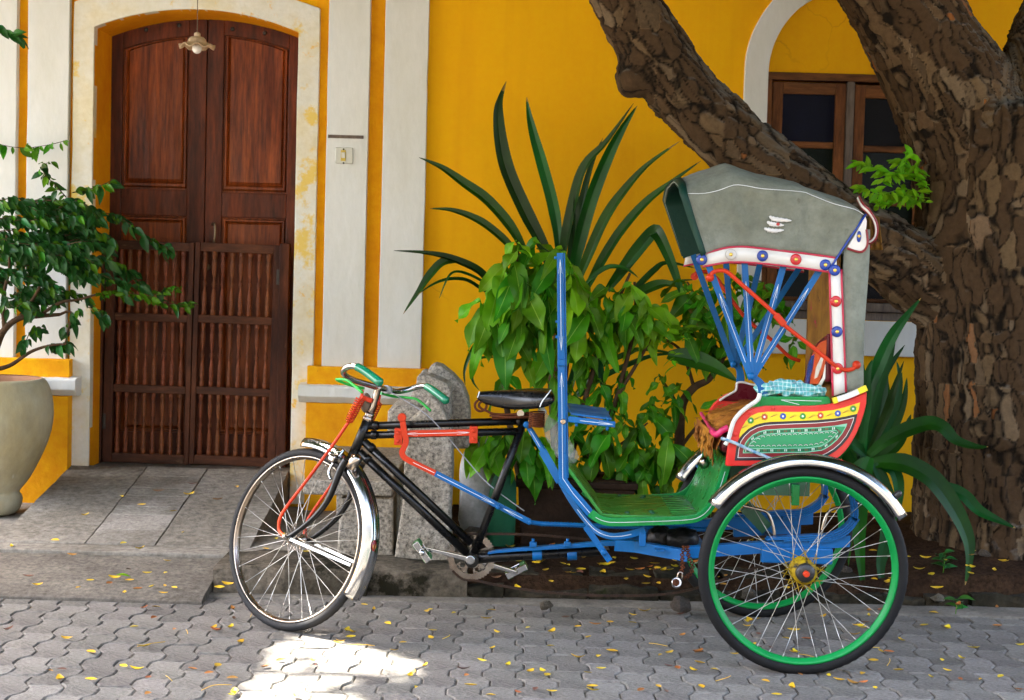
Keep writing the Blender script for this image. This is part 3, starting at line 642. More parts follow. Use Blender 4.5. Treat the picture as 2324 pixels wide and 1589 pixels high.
# ================================================================== granite bench beside the ramp
YB = 6.98
BN = empty('granite_bench', (V(900, 1290, YB).x, 7.1, 0.11), label='speckled granite bench with stepped scrolled end and thick seat slab by the door', cat='bench')
kb1 = crop(1150, 1400, 0.4405)
def PB(x, y, Y=YB): return V(*kb1(x, y), Y)
def prism_px(pts, Y0, Y1, nm, bev=0.012, mat='granite'):
    mb = MB().prism([PB(x, y, Y0) for x, y in pts], (0, Y1 - Y0, 0)); return obj(nm, mb, MT(mat), BN, bevel=bev, seg=3)
zseat = PB(540, 1200, YB).z
a, b = PB(140, 1200, YB + 0.02), PB(955, 1200, YB + 0.02)
obj('seat_slab', MB().box((a.x, YB + 0.02, PB(500, 1330).z), (b.x, 8.30, PB(500, 1195).z)), MT('granite'), BN, bevel=0.012, seg=3)
prism_px([(440, 1960), (480, 1340), (960, 1340), (960, 1960)], YB + 0.05, YB + 0.5, 'pedestal')
prism_px([(960, 1960), (1050, 1340), (1060, 1010), (1080, 800), (1100, 640), (1235, 520), (1290, 420), (1380, 470), (1450, 620), (1490, 720), (1497, 1100), (1475, 1520), (1490, 1990), (960, 1990)], YB, YB + 0.22, 'end_panel')
prism_px([(905, 640), (908, 560), (930, 525), (1000, 508), (1100, 500), (1235, 530), (1240, 660), (1100, 700), (1090, 800), (900, 760)], YB + 0.04, YB + 0.42, 'arm_block', 0.02)
prism_px([(1100, 470), (1170, 300), (1175, 245), (1200, 225), (1280, 232), (1440, 300), (1480, 360), (1480, 640), (1235, 640), (1240, 520), (1100, 500)], YB + 0.10, YB + 0.5, 'upper_block', 0.02)
prism_px([(1275, 260), (1278, 180), (1295, 145), (1340, 133), (1400, 150), (1500, 230), (1590, 330), (1640, 450), (1655, 580), (1652, 900), (1300, 900)], YB + 0.30, YB + 0.52, 'scroll', 0.02)
obj('back_support', MB().box((a.x + 0.05, 7.9, 0.1), (b.x, 8.25, PB(500, 1330).z + 0.001)), MT('granite'), BN, bevel=0.01)

# ================================================================== big cream pot
YP = 7.90
pc = V(-25, 1165, YP); pc.z = 0.10
pot = empty('flower_pot', pc, label='big cream egg-shaped clay pot on a foot beside the ramp', cat='flower pot')
zz = lambda y: V(0, y, YP).z - 0.10
prf = [(0.09, 0.0), (0.125, 0.004), (0.150, 0.03), (0.160, zz(1130)), (0.150, zz(1122)), (0.136, zz(1116)), (0.158, zz(1104)), (0.188, zz(1088)), (0.235, zz(1045)), (0.278, zz(1000)), (0.299, zz(955)), (0.298, zz(915)), (0.283, zz(880)), (0.262, zz(863)), (0.250, zz(858)), (0.238, zz(858))]
obj('body', MB().lathe(prf, Matrix.Translation(pc), 48, cap=False), MT('pot_cream'), pot, sub=1)
obj('inner_wall', MB().lathe([(0.244, zz(859)), (0.236, zz(864)), (0.245, zz(900)), (0.25, zz(930))], Matrix.Translation(pc), 48, cap=False), MT('pot_terracotta'), pot)
obj('soil', MB().lathe([(0.25, zz(905)), (0.12, zz(900)), (0.001, zz(898))], Matrix.Translation(pc), 32, cap=False), MT('soil'), pot)
# ================================================================== cycle rickshaw
M('paint_black', (0.0022, 0.0022, 0.0024), 0.3, spec=0.3, col2=(0.004, 0.004, 0.004), rvar=0.1, bump=0.05, bs=60)
M('paint_blue', (0.0018, 0.105, 0.310), 0.38, col2=(0.0018, 0.082, 0.25), vs=7, rvar=0.12, bump=0.06, bs=40, spec=0.25, wear=[((0.05, 0.026, 0.018), -0.42, 26), ((0.003, 0.075, 0.22), -0.15, 9)])
M('paint_red', (0.52, 0.036, 0.007), 0.42, col2=(0.43, 0.028, 0.006), vs=8, bump=0.08, bs=50, spec=0.25, wear=((0.12, 0.03, 0.015), -0.42, 18))
M('paint_green', (0.004, 0.215, 0.045), 0.32, col2=(0.004, 0.175, 0.036), vs=6, rvar=0.12, spec=0.25, wear=[((0.03, 0.06, 0.02), -0.45, 12), ((0.16, 0.36, 0.16), -0.5, 10)])
M('paint_green_floor', (0.020, 0.215, 0.030), 0.32, col2=(0.024, 0.165, 0.022), vs=5, rvar=0.12, bump=0.08, bs=60, spec=0.3, wear=[((0.26, 0.17, 0.012), -0.46, 11), ((0.03, 0.04, 0.015), -0.46, 14)], stretch=(1, 2.4, 1))
M('paint_green_dark', (0.010, 0.085, 0.040), 0.4)
M('rim_green', (0.002, 0.235, 0.048), 0.36, col2=(0.002, 0.19, 0.038), vs=7, spec=0.25, wear=((0.28, 0.32, 0.12), -0.5, 16))
M('chrome', (0.46, 0.47, 0.48), 0.16, 1.0, col2=(0.46, 0.46, 0.46), vs=8, rvar=0.07)
M('chrome_worn', (0.40, 0.37, 0.33), 0.22, 1.0, col2=(0.26, 0.21, 0.17), vs=18, wear=((0.11, 0.055, 0.03), -0.2, 25))
M('steel_rim', (0.36, 0.32, 0.27), 0.30, 1.0, col2=(0.26, 0.21, 0.165), vs=5, rvar=0.1)
M('spoke_steel', (0.46, 0.46, 0.44), 0.35, 0.8, col2=(0.34, 0.32, 0.28), vs=20)
M('rubber', (0.0055, 0.0055, 0.006), 0.7, col2=(0.009, 0.009, 0.009), vs=9, bump=0.1, bs=80, spec=0.2, wear=((0.032, 0.028, 0.022), -0.3, 10))
M('rubber_dusty', (0.010, 0.011, 0.013), 0.65, col2=(0.018, 0.017, 0.016), vs=7, bump=0.1, bs=80, spec=0.2, wear=((0.070, 0.060, 0.046), -0.18, 9))
M('hub_yellow', (0.36, 0.24, 0.004), 0.55, col2=(0.20, 0.125, 0.006), vs=30, spec=0.2, wear=((0.012, 0.010, 0.007), 0.20, 40))
M('grease_black', (0.016, 0.014, 0.013), 0.45)
M('grip_green', (0.004, 0.180, 0.085), 0.25, coat=0.4)
M('lever_green', (0.016, 0.42, 0.050), 0.3)
M('pedal_green', (0.030, 0.115, 0.030), 0.7)
M('rust', (0.115, 0.030, 0.008), 0.75, 0.2, col2=(0.055, 0.017, 0.007), vs=30, bump=0.4, bs=120, spec=0.2, wear=((0.24, 0.10, 0.015), -0.2, 40))
M('leather_black', (0.0035, 0.004, 0.005), 0.26, bump=0.25, bs=14, spec=0.45, rvar=0.08)
M('canvas', (0.200, 0.218, 0.180), 0.9, col2=(0.150, 0.160, 0.124), vs=4, bump=0.4, bs=60, grain=0.18, gs=25, spec=0.1, wear=[((0.095, 0.092, 0.060), -0.20, 6), ((0.30, 0.31, 0.26), -0.28, 5)])
M('canvas_green', (0.004, 0.034, 0.022), 0.55, bump=0.2, bs=40, spec=0.25)
M('vinyl_white', (0.66, 0.66, 0.62), 0.35, col2=(0.58, 0.57, 0.52), vs=6, wear=((0.22, 0.14, 0.08), -0.36, 22))
M('piping_red', (0.46, 0.020, 0.055), 0.5, wear=((0.5, 0.35, 0.32), -0.3, 60))
M('button_blue', (0.012, 0.045, 0.28), 0.25); M('button_red', (0.50, 0.020, 0.022), 0.25); M('button_clear', (0.55, 0.54, 0.50), 0.2)
M('reflector', (0.80, 0.55, 0.10), 0.12, 0.6)
M('panel_red', (0.60, 0.022, 0.018), 0.38, col2=(0.62, 0.060, 0.045), vs=5, spec=0.25)
M('panel_yellow', (0.78, 0.62, 0.015), 0.4); M('panel_black', (0.010, 0.010, 0.018), 0.35); M('panel_white', (0.78, 0.78, 0.74), 0.4)
M('panel_maroon', (0.22, 0.010, 0.016), 0.35); M('panel_green', (0.010, 0.27, 0.10), 0.35); M('panel_mint', (0.25, 0.60, 0.42), 0.4)
M('flower_red', (0.62, 0.09, 0.02), 0.4); M('flower_blue', (0.02, 0.08, 0.42), 0.4); M('flower_green', (0.03, 0.30, 0.04), 0.4)
M('maroon_vinyl', (0.110, 0.004, 0.012), 0.32, bump=0.15, bs=12, rvar=0.1, spec=0.3)
M('gold_cloth', (0.400, 0.165, 0.016), 0.65, col2=(0.23, 0.075, 0.010), vs=9, bump=0.7, bs=45, grain=0.4, gs=40, spec=0.25)
M('pink_cloth', (0.62, 0.020, 0.130), 0.45, bump=0.3, bs=25)
M('floral_cloth', (0.110, 0.050, 0.010), 0.75, col2=(0.19, 0.095, 0.016), vs=14, spec=0.15, wear=[((0.22, 0.014, 0.045), -0.10, 20), ((0.035, 0.008, 0.008), -0.12, 16), ((0.34, 0.22, 0.06), -0.30, 26)])
M('cloth_turquoise', (0.135, 0.44, 0.43), 0.9, col2=(0.085, 0.34, 0.35), vs=9, bump=0.3, bs=70)
M('rope_blue', (0.07, 0.24, 0.40), 0.8, col2=(0.45, 0.52, 0.52), vs=70)
M('tape_grey', (0.34, 0.34, 0.33), 0.8); M('cable_grey', (0.30, 0.31, 0.33), 0.5)
M('rag_brown', (0.16, 0.11, 0.075), 0.85, bump=0.8, bs=30)
M('bag_black', (0.005, 0.0045, 0.005), 0.4, bump=0.9, bs=22, spec=0.3)
M('plastic_clear', (0.60, 0.66, 0.62), 0.12, alpha=0.30, spec=0.8)
M('white_paint_line', (0.80, 0.84, 0.86), 0.45)
M('tilak_white', (0.72, 0.72, 0.70), 0.9); M('tilak_red', (0.55, 0.06, 0.05), 0.8)

YBK, YN, YFA = 6.03, 5.60, 6.50
RK = empty('cycle_rickshaw', (V(1300, 1400, YBK).x, YBK, 0), label='blue and green three-wheeled cycle rickshaw with grey canvas hood parked on the paving', cat='rickshaw')
kA = kb1; k4 = crop(1800, 1500, 0.4405); k3 = crop(1500, 1900, 0.3775); k6 = crop(2750, 1500, 0.3442)
k7 = crop(2650, 950, 0.4405); k8 = crop(2600, 600, 0.4303); k9 = crop(2200, 1900, 0.3775); kL = crop(2780, 1800, 0.4782); kP = crop(1750, 1000, 0.6924)

# ---- wheels
def wheel(name, Mw, R, tyre_r, rim_w, mats, nsp, hub_r, hub_w, cache={}, rd=0.021):
    """local: disc in the xz plane, axle along y"""
    w_ = empty(name, Mw.translation, RK); WORLD[w_.name] = Mw; w_.matrix_basis = Mw
    w_.matrix_parent_inverse = wm(RK).inverted()
    key = (R, nsp)
    if key not in cache:
        n = 150; rows = []
        tm = MB(); cr = R - tyre_r
        for k in range(n):
            a = 2*math.pi*k/n; row = []
            for j in range(14):
                b = 2*math.pi*j/14
                rr = tyre_r * (1.0 + (0.055 if (k % 2 == 0) else -0.04) * (1 if 0.25 < abs(math.sin(b/1.0)) < 0.95 and math.cos(b) > 0.15 else 0))
                row.append(Vector(((cr + rr*math.cos(b)) * math.cos(a), rr*0.98*math.sin(b), (cr + rr*math.cos(b)) * math.sin(a))))
            rows.append(row)
        rows.append(rows[0]); tm.grid(rows, True, True); tyre = tm.fix('tyre')
        Ro = R - 2*tyre_r + 0.0045
        rm = MB().lathe([(Ro, -rim_w), (Ro + 0.001, rim_w), (Ro - 0.006, rim_w + 0.001), (Ro - rd*0.45, rim_w*0.75), (Ro - rd + 0.002, rim_w*0.5), (Ro - rd, 0), (Ro - rd + 0.002, -rim_w*0.5), (Ro - rd*0.45, -rim_w*0.75), (Ro - 0.006, -rim_w - 0.001)], Matrix.Rotation(math.pi/2, 4, 'X'), 120, closed=True).fix('rim')
        hub = MB().lathe([(0.006, -hub_w - 0.035), (0.009, -hub_w - 0.034), (0.009, -hub_w - 0.014), (hub_r*0.42, -hub_w - 0.012), (hub_r*0.5, -hub_w - 0.006), (hub_r, -hub_w - 0.002), (hub_r, -hub_w + 0.004), (hub_r*0.5, -hub_w + 0.01), (hub_r*0.4, 0), (hub_r*0.5, hub_w - 0.01), (hub_r, hub_w - 0.004), (hub_r, hub_w + 0.002), (hub_r*0.5, hub_w + 0.006), (0.009, hub_w + 0.012), (0.009, hub_w + 0.03), (0.004, hub_w + 0.031)], Matrix.Rotation(-math.pi/2, 4, 'X'), 28).fix('hub')
        sp = []
        for side in (-1, 1):
            for cr_ in (-1, 1):
                th = cr_ * math.radians(58)
                a_ = Vector((hub_r*0.9*math.cos(th), side*hub_w, hub_r*0.9*math.sin(th))); b_ = Vector((Ro - rd + 0.006, side*0.004, 0))
                d_ = (b_ - a_).normalized()
                me_s = MB().tube([a_, a_ + d_*0.045, lerp(a_, b_, 0.6), b_ - d_*0.016, b_ - d_*0.016, b_], [0.0016, 0.0013, 0.0012, 0.0012, 0.0021, 0.0021], 6).fix('spoke'); me_s.materials.append(MT(mats[3])); me_s.materials.append(MT(mats[2]))
                for p_ in list(me_s.polygons)[:6]: p_.material_index = 1
                sp.append(me_s)
        cache[key] = (tyre, rm, hub, sp)
    tyre, rm, hub, sp = [x for x in cache[key]]
    def put(nm, me, mt, Ml=None, bevel=0):
        if not me.materials: me.materials.append(MT(mt))
        return obj(nm, me, None, w_, M=Ml or Matrix.Identity(4), follow=True, bevel=bevel)
    put('tyre', tyre, mats[0]); put('rim', rm, mats[1]); put('hub', hub, mats[2])
    for k in range(nsp):
        ang = 2*math.pi*k/nsp
        put('spoke', sp[(k % 2) * 2 + ((k // 2) % 2)], mats[3], Matrix.Rotation(ang + 0.02 * math.sin(k * 7.7), 4, 'Y'))
    return w_
cn = V(1822, 1297, YN); cf = V(1729, 1198, YFA)
for c in (cn, cf): c.z = 0.3585
Mn = Matrix.Translation(cn); Mf = Matrix.Translation(cf) @ Matrix.Rotation(0.7, 4, 'Y')
wn = wheel('rear_wheel', Mn, 0.3615, 0.0205, 0.015, ('rubber', 'rim_green', 'hub_yellow', 'spoke_steel'), 36, 0.043, 0.034)
wf = wheel('rear_wheel', Mf, 0.3615, 0.0205, 0.015, ('rubber', 'rim_green', 'hub_yellow', 'spoke_steel'), 36, 0.043, 0.034)
for w_, c in ((wn, cn), (wf, cf)):
    obj('hub_cap', MB().lathe([(0.033, 0.03), (0.033, 0.052), (0.026, 0.058), (0.012, 0.060)], Matrix.Translation(c) @ Matrix.Rotation(math.pi/2, 4, 'X'), 20), MT('grease_black'), w_, bevel=0.002)
    obj('axle_end', MB().lathe([(0.011, 0.058), (0.011, 0.074), (0.007, 0.078)], Matrix.Translation(c) @ Matrix.Rotation(math.pi/2, 4, 'X'), 14), MT('paint_red'), w_)
obj('axle', MB().tube([cn + Vector((0, 0.03, 0)), cf - Vector((0, 0.03, 0))], 0.012, 10), MT('grease_black'), RK)
def fender(c, R, a0, a1, wid, ydir, parent, nm='fender', axes=None, n=40, mat='chrome', lip=1.0):
    """ridged mudguard; axes = (u, v, axle) of the wheel plane"""
    u, v, ax = axes or (Vector((1, 0, 0)), Vector((0, 0, 1)), Vector((0, 1, 0)))
    pr = [(-0.5, -0.034*lip), (-0.495, -0.026*lip), (-0.47, -0.018*lip), (-0.40, -0.009*lip), (-0.31, -0.003), (-0.27, 0.002), (-0.20, -0.001), (-0.10, 0.001), (0.0, 0.004)]; pr = pr + [(-a, b) for a, b in reversed(pr[:-1])]
    rows = []
    for k in range(n + 1):
        a = lerp(a0, a1, k/n); d = u*math.cos(a) + v*math.sin(a)
        rows.append([c + d*(R + h) + ax*(s*wid) for s, h in pr])
    return obj(nm, MB().grid(rows), MT(mat), parent, solid=0.0016)
fn = fender(cn + Vector((0, 0.0, 0)), 0.399, math.radians(145.5), math.radians(30.5), 0.072, 1, RK)
ff = fender(cf, 0.399, math.radians(151), math.radians(34), 0.072, 1, RK)
q = cn + Vector((math.cos(math.radians(41)), 0, math.sin(math.radians(41))))*0.402 + Vector((0, -0.01, 0))
obj('tail_lamp', MB().lathe([(0.012, 0), (0.013, 0.02), (0.006, 0.028)], Matrix.Translation(q) @ Matrix.Rotation(0.8, 4, 'Y'), 14), MT('grease_black'), fn, bevel=0.002)
for ang in (100, 55, 138):
    a = math.radians(ang); d = Vector((math.cos(a), 0, math.sin(a)))
    for c, f_ in ((cn, fn), (cf, ff)):
        obj('stay', MB().tube([c + d*0.385 + Vector((0, 0.0, 0)), c + d*0.36 + Vector((0, 0.05 if c is cn else -0.05, 0.0)), c + d*0.30 + Vector((0, 0.10 if c is cn else -0.10, 0))], 0.004, 6), MT('paint_blue'), f_)

# ---- steered front: wheel, fork, bars
S0 = V(802, 1033, YBK); T_ = V(858, 880, YBK)
ax_ = (V(862, 882, YBK) - V(795, 1045, YBK)).normalized(); fw0 = Vector((-ax_.z, 0, ax_.x))
RMs = Matrix.Rotation(-math.radians(37.5), 3, ax_)
fs_ = RMs @ fw0; ns_ = RMs @ Vector((0, -1, 0)); RF = 0.341; OFF = 0.098
Cs = None; best = 9
for i in range(0, 600):
    c = S0 - ax_*(i*0.001) + fs_*OFF; low = c.z - RF*math.sqrt(1 - ns_.z**2) - 0.002
    if abs(low) < best: best = abs(low); Cs = c
vs_ = ns_.cross(fs_); vs_ = vs_ if vs_.z > 0 else -vs_
def Fp(x, y, off=0.0):
    """pixel to the plane of the steered wheel, shifted `off` metres towards the rider's near side"""
    d = CAMR @ Vector(((x - CX) / FPX, -(y - CY) / FPX, -1.0)); o = Vector((0, 0, CAMZ))
    t = (Cs + ns_*off - o).dot(ns_) / d.dot(ns_); return o + d*t
Mfw = Matrix(((fs_.x, -ns_.x, vs_.x, Cs.x), (fs_.y, -ns_.y, vs_.y, Cs.y), (fs_.z, -ns_.z, vs_.z, Cs.z), (0, 0, 0, 1)))
wheel('front_wheel', Mfw, RF, 0.0175, 0.0145, ('rubber_dusty', 'steel_rim', 'chrome_worn', 'spoke_steel'), 32, 0.020, 0.032, rd=0.013)
k2b = crop(850, 1700, 0.5664)
def Fk(x, y, off=0.0): return Fp(*k2b(x, y), off)
def fang(p): q = p - Cs; return math.atan2(q.dot(vs_), q.dot(fs_))
a_tip, a_end = fang(Fk(665, 172)), fang(Fk(965, 1190))
if a_end > a_tip: a_end -= 2*math.pi
if a_end < -math.pi and a_tip > 0: pass
a_end = a_end if a_end < a_tip else a_end - 2*math.pi
# the guard runs from the tip over the top and down behind the wheel
a0, a1 = a_tip, a_end + 2*math.pi
ff_ = fender(Cs, RF + 0.034, a0, a1, 0.074, 1, RK, axes=(fs_, vs_, ns_), n=60)
gb = MB()
bird = [(740, 130), (752, 124), (765, 130), (778, 118), (808, 118), (800, 135), (792, 150), (780, 158), (762, 152), (752, 140)]
obj('bird_ornament', MB().prism([Fk(x, y, 0.004) for x, y in bird], -ns_*0.008).tube([Fk(772, 150), Fk(775, 170)], 0.004, 6), MT('chrome'), ff_, bevel=0.0015)
emb = [Fk(1105, y, 0.030) for y in (810, 890)]
qq = Fk(1105, 850, 0.0); ang = fang(qq); dd = fs_*math.cos(ang) + vs_*math.sin(ang); ce = Cs + dd*(RF + 0.041) + ns_*0.012
tz = (vs_*math.cos(ang) - fs_*math.sin(ang))
Me = Matrix((( ns_.x, tz.x, dd.x, ce.x), (ns_.y, tz.y, dd.y, ce.y), (ns_.z, tz.z, dd.z, ce.z), (0, 0, 0, 1)))
obj('emblem', MB().lathe([(0.016, 0.0), (0.015, 0.0025), (0.0001, 0.0028)], Me @ Matrix.Diagonal((0.72, 1.3, 1, 1)), 20), MT('panel_maroon'), ff_)
obj('emblem_ring', MB().lathe([(0.0085, 0.002), (0.0085, 0.0036), (0.0065, 0.0036), (0.0065, 0.002)], Me @ Matrix.Translation((0, 0.004, 0)), 18, closed=True), MT('reflector'), ff_)
FK_ = empty('front_fork', S0, RK)
for sg in (1, -1):
    def off(p): return p if sg > 0 else p - ns_ * (2 * (p - Cs).dot(ns_))
    bl = [Fk(945, 245, 0.045), Fk(905, 310, 0.05), Fk(870, 400, 0.052), Fk(820, 520, 0.054), Fk(740, 630, 0.056), Fk(640, 720, 0.057), Fk(560, 778, 0.058), Fk(515, 808, 0.058)]
    hubq = Cs + ns_*0.058
    bl[-1] = hubq; bl[-2] = lerp(bl[-2], hubq, 0.25)
    pts = spline([off(p) for p in bl], 5); n = len(pts)
    obj('fork_blade', MB().tube(pts, [lerp(0.0145, 0.0085, i/(n-1)) for i in range(n)], 10), MT('paint_black'), FK_)
    rod = [hubq + ns_*0.014, Fk(470, 740, 0.072), Fk(478, 660, 0.074), Fk(530, 570, 0.074), Fk(660, 400, 0.07), Fk(760, 265, 0.066), Fk(880, 100, 0.055)]
    top = Fp(*kA(555, 655), 0.052); rod.append(top)
    if sg < 0: rod[0] = hubq
    obj('strut_rod', MB().tube(spline([off(p) for p in rod], 5), 0.0062, 8), MT('paint_red'), FK_)
    s0, s1 = off(top), off(Fp(*kA(665, 440), 0.050)); s2 = off(Fp(*kA(688, 365), 0.05))
    dax = (s1 - s0).normalized(); e1 = dax.orthogonal().normalized(); e2 = dax.cross(e1)
    obj('spring', MB().tube([lerp(s0, s1, i/110) + (e1*math.cos(i*0.63) + e2*math.sin(i*0.63))*lerp(0.013, 0.016, min(i, 40)/40) for i in range(111)], 0.0026, 6), MT('paint_red'), FK_)
    obj('spring_rod', MB().tube([s0, s1, s2], [0.006, 0.006, 0.004], 8), MT('paint_red'), FK_)
    obj('stay', MB().bar(hubq + ns_*0.006 if sg > 0 else off(hubq), off(Fk(975, 990, 0.040)), 0.013, 0.004, ns_), MT('chrome'), FK_, bevel=0.0015)
    obj('axle_nut', MB().lathe([(0.010, 0), (0.010, 0.010), (0.005, 0.018)], Matrix.Translation(off(hubq + ns_*0.012)) @ Matrix.Rotation(math.pi/2, 4, 'X'), 8), MT('chrome_worn'), FK_)
cw = Fk(915, 250, 0.0)
obj('fork_crown', MB().bar(cw + ns_*0.065, cw - ns_*0.065, 0.036, 0.030, ax_), MT('chrome_worn'), FK_, bevel=0.008)
obj('brake_arm', MB().tube(spline([Fk(925, 175, 0.02), Fk(890, 225, 0.035), Fk(840, 290, 0.042), Fk(822, 340, 0.045), Fk(838, 385, 0.045)], 5), 0.006, 8), MT('chrome'), FK_)
obj('dynamo', MB().lathe([(0.010, -0.03), (0.020, -0.026), (0.022, 0.02), (0.014, 0.03)], Matrix.Translation(Fk(1000, 265, 0.05)) @ Matrix.Rotation(0.5, 4, 'Y'), 16), MT('chrome_worn'), FK_)
obj('clamp', MB().bar(Fp(*kA(670, 425), 0.052), Fp(*kA(835, 485), -0.02), 0.014, 0.016, ax_), MT('paint_red'), FK_, bevel=0.003)
obj('clamp', MB().bar(Fp(*kA(740, 455), 0.03), Fp(*kA(740, 455), -0.055), 0.022, 0.016, ax_), MT('paint_red'), FK_, bevel=0.003)
obj('rag', MB().sphere(Fp(*kA(712, 480), 0.012), 0.030, 12, 8, (0.7, 0.7, 1.25)), MT('rag_brown'), FK_)
# head tube and stem
hb = empty('handlebar', T_, RK)
obj('stem', MB().tube([V(836, 950, YBK) - ax_*0.01, V(846, 925, YBK), V(858, 884, YBK), T_ + ax_*0.012], [0.0135, 0.0125, 0.0125, 0.0135], 14), MT('chrome_worn'), hb)
obj('headset', MB().lathe([(0.017, 0), (0.020, 0.006), (0.020, 0.014), (0.016, 0.018), (0.019, 0.026), (0.015, 0.034)], Matrix.Translation(V(833, 956, YBK)) @ ax_.to_track_quat('Z', 'Y').to_matrix().to_4x4(), 18), MT('chrome_worn'), hb)
prof = [(0, 0, 0), (0.06, 0.012, 0.0), (0.12, 0.022, 0.0), (0.165, 0.026, 0.008), (0.196, 0.014, 0.026), (0.206, -0.014, 0.050), (0.204, -0.045, 0.060), (0.200, -0.085, 0.058), (0.196, -0.165, 0.046)]
for sg in (1, -1):
    pts = [T_ + ns_*(n_*sg) + fs_*f_ + ax_*a_ for n_, f_, a_ in prof]
    obj('bar', MB().tube(spline(pts[:8], 6), 0.0112, 12), MT('chrome'), hb)
    g = spline(pts[6:], 6); n = len(g)
    obj('grip', MB().tube(g + [g[-1] + (g[-1]-g[-2]).normalized()*0.008], [0.0150 if i < 2 else 0.0145 + 0.002*i/n for i in range(n)] + [0.009], 14), MT('grip_green'), hb)
    lv = [T_ + ns_*(n_*sg) + fs_*f_ + ax_*a_ for n_, f_, a_ in ((0.05, 0.020, -0.020), (0.13, 0.030, -0.022), (0.185, 0.036, -0.018), (0.200, 0.016, -0.010), (0.202, -0.03, 0.000), (0.200, -0.11, -0.014))]
    obj('brake_lever', MB().tube(spline(lv, 5), 0.0052, 8), MT('lever_green'), hb)
q0 = T_ - ns_*0.055
obj('tape_binding', MB().tube([q0 + fs_*0.011, q0 - ns_*0.03 + fs_*0.018], 0.016, 10), MT('tape_grey'), hb)
cb = [q0 + fs_*0.01, V(960, 935, YBK - 0.02), V(1010, 985, YBK - 0.01), V(1060, 1045, YBK + 0.03), V(1110, 1100, YBK + 0.02), V(1190, 1160, YBK)]
obj('brake_cable', MB().tube(spline(cb, 6), 0.0022, 6), MT('cable_grey'), hb)

# ---- black diamond frame
fr = empty('bicycle_frame', V(1071, 1268, YBK), RK)
def B(x, y, Y=YBK): return V(x, y, Y)
def tube(nm, pts, r, mt='paint_black', par=None, n=12): return obj(nm, MB().tube(pts, r, n), MT(mt), par or fr)
tube('head_tube', [B(838, 945), B(798, 1040)], 0.0178)
tube('top_tube', [B(832, 967), B(1192, 955)], 0.0145); tube('top_tube', [B(826, 988), B(1184, 979)], 0.0138)
tube('down_tube', [B(825, 1001), B(1070, 1233)], 0.0150); tube('down_tube', [B(815, 1025), B(1060, 1256)], 0.0155)
tube('seat_tube', [B(1193, 945), B(1074, 1262)], 0.0148)
tube('chain_stay', [B(1071, 1268), B(1120, 1264), B(1360, 1250, YBK)], [0.022, 0.0195, 0.0185])
obj('bottom_bracket', MB().lathe([(0.024, -0.045), (0.026, -0.040), (0.026, 0.040), (0.024, 0.045)], Matrix.Translation(B(1071, 1269)) @ Matrix.Rotation(math.pi/2, 4, 'X'), 20), MT('paint_black'), fr, bevel=0.002)
for x, y, x2, y2 in ((845, 966, 858, 966), (842, 987, 855, 987), (1172, 956, 1184, 956), (838, 1012, 847, 1021), (829, 1037, 838, 1046)):
    tube('lug', [B(x, y), B(x2, y2)], 0.0172)

# ---- chainring, cranks, pedals, chain
cc = B(1070, 1263, YBK + 0.045)
cr = empty('crankset', cc, RK); rc = 0.088
Mc = Matrix.Translation(cc) @ Matrix.Rotation(math.pi/2, 4, 'X')
mb = MB(); nt_ = 46; prof_o = []
for k in range(nt_*2): prof_o.append((rc + (0.004 if k % 2 else -0.002), 2*math.pi*k/(nt_*2)))
vs1 = [Vector((r*math.cos(a), y, r*math.sin(a))) + cc for y in (-0.0015, 0.0015) for r, a in prof_o]
vs2 = [Vector((0.066*math.cos(a), y, 0.066*math.sin(a))) + cc for y in (-0.0015, 0.0015) for r, a in prof_o]
nn = nt_*2
mb.add(vs1 + vs2, [(k, (k+1) % nn, nn+(k+1) % nn, nn+k) for k in range(nn)] + [(2*nn+k, 2*nn+(k+1) % nn, 3*nn+(k+1) % nn, 3*nn+k) for k in range(nn)] + [(k, (k+1) % nn, 2*nn+(k+1) % nn, 2*nn+k) for k in range(nn)] + [(nn+k, nn+(k+1) % nn, 3*nn+(k+1) % nn, 3*nn+k) for k in range(nn)])
obj('chainring', mb, MT('chrome_worn'), cr)
sp_ = MB()
for k in range(5):
    a = 2*math.pi*k/5 + 0.5; d = Vector((math.cos(a), 0, math.sin(a))); sp_.bar(cc + d*0.012, cc + d*0.068, 0.017, 0.003, (0, -1, 0), 0.012)
sp_.lathe([(0.030, -0.002), (0.030, 0.002)], Mc, 24)
obj('spider', sp_, MT('chrome_worn'), cr)
lt = MB()                                              # raised letters cut into the ring: H and R
def stroke(p, q, w=0.006): lt.bar(p, q, w, 0.003, (0, -1, 0))
def L2(x, y): return V(*k3(x, y), YBK + 0.044)
for p, q in (((850, 960), (905, 930)), ((870, 1005), (935, 985)), ((885, 940), (905, 1000)), ((1050, 985), (1050, 1060)), ((1050, 985), (1100, 960)), ((1100, 960), (1110, 1010)), ((1060, 1020), (1120, 1050))): stroke(L2(*p), L2(*q))
obj('ring_lettering', lt, MT('chrome_worn'), cr, kind='stuff')
def crank(p0, p1, nm='crank_arm'):
    return obj(nm, MB().bar(p0, p1, 0.020, 0.011, (0, -1, 0), 0.015), MT('chrome'), cr, bevel=0.004, seg=3)
pb, pe = V(*k3(1010, 895), YBK - 0.062), V(*k3(510, 775), YBK - 0.072)
crank(pb, pe)
obj('crank_boss', MB().lathe([(0.016, -0.004), (0.018, 0), (0.018, 0.014), (0.014, 0.018)], Matrix.Translation(pb + Vector((0, 0.006, 0))) @ Matrix.Rotation(math.pi/2, 4, 'X'), 18), MT('chrome'), cr)
pb2, pe2 = V(1071, 1269, YBK + 0.062), V(*k3(1500, 1035), YBK + 0.075)
crank(pb2, pe2)
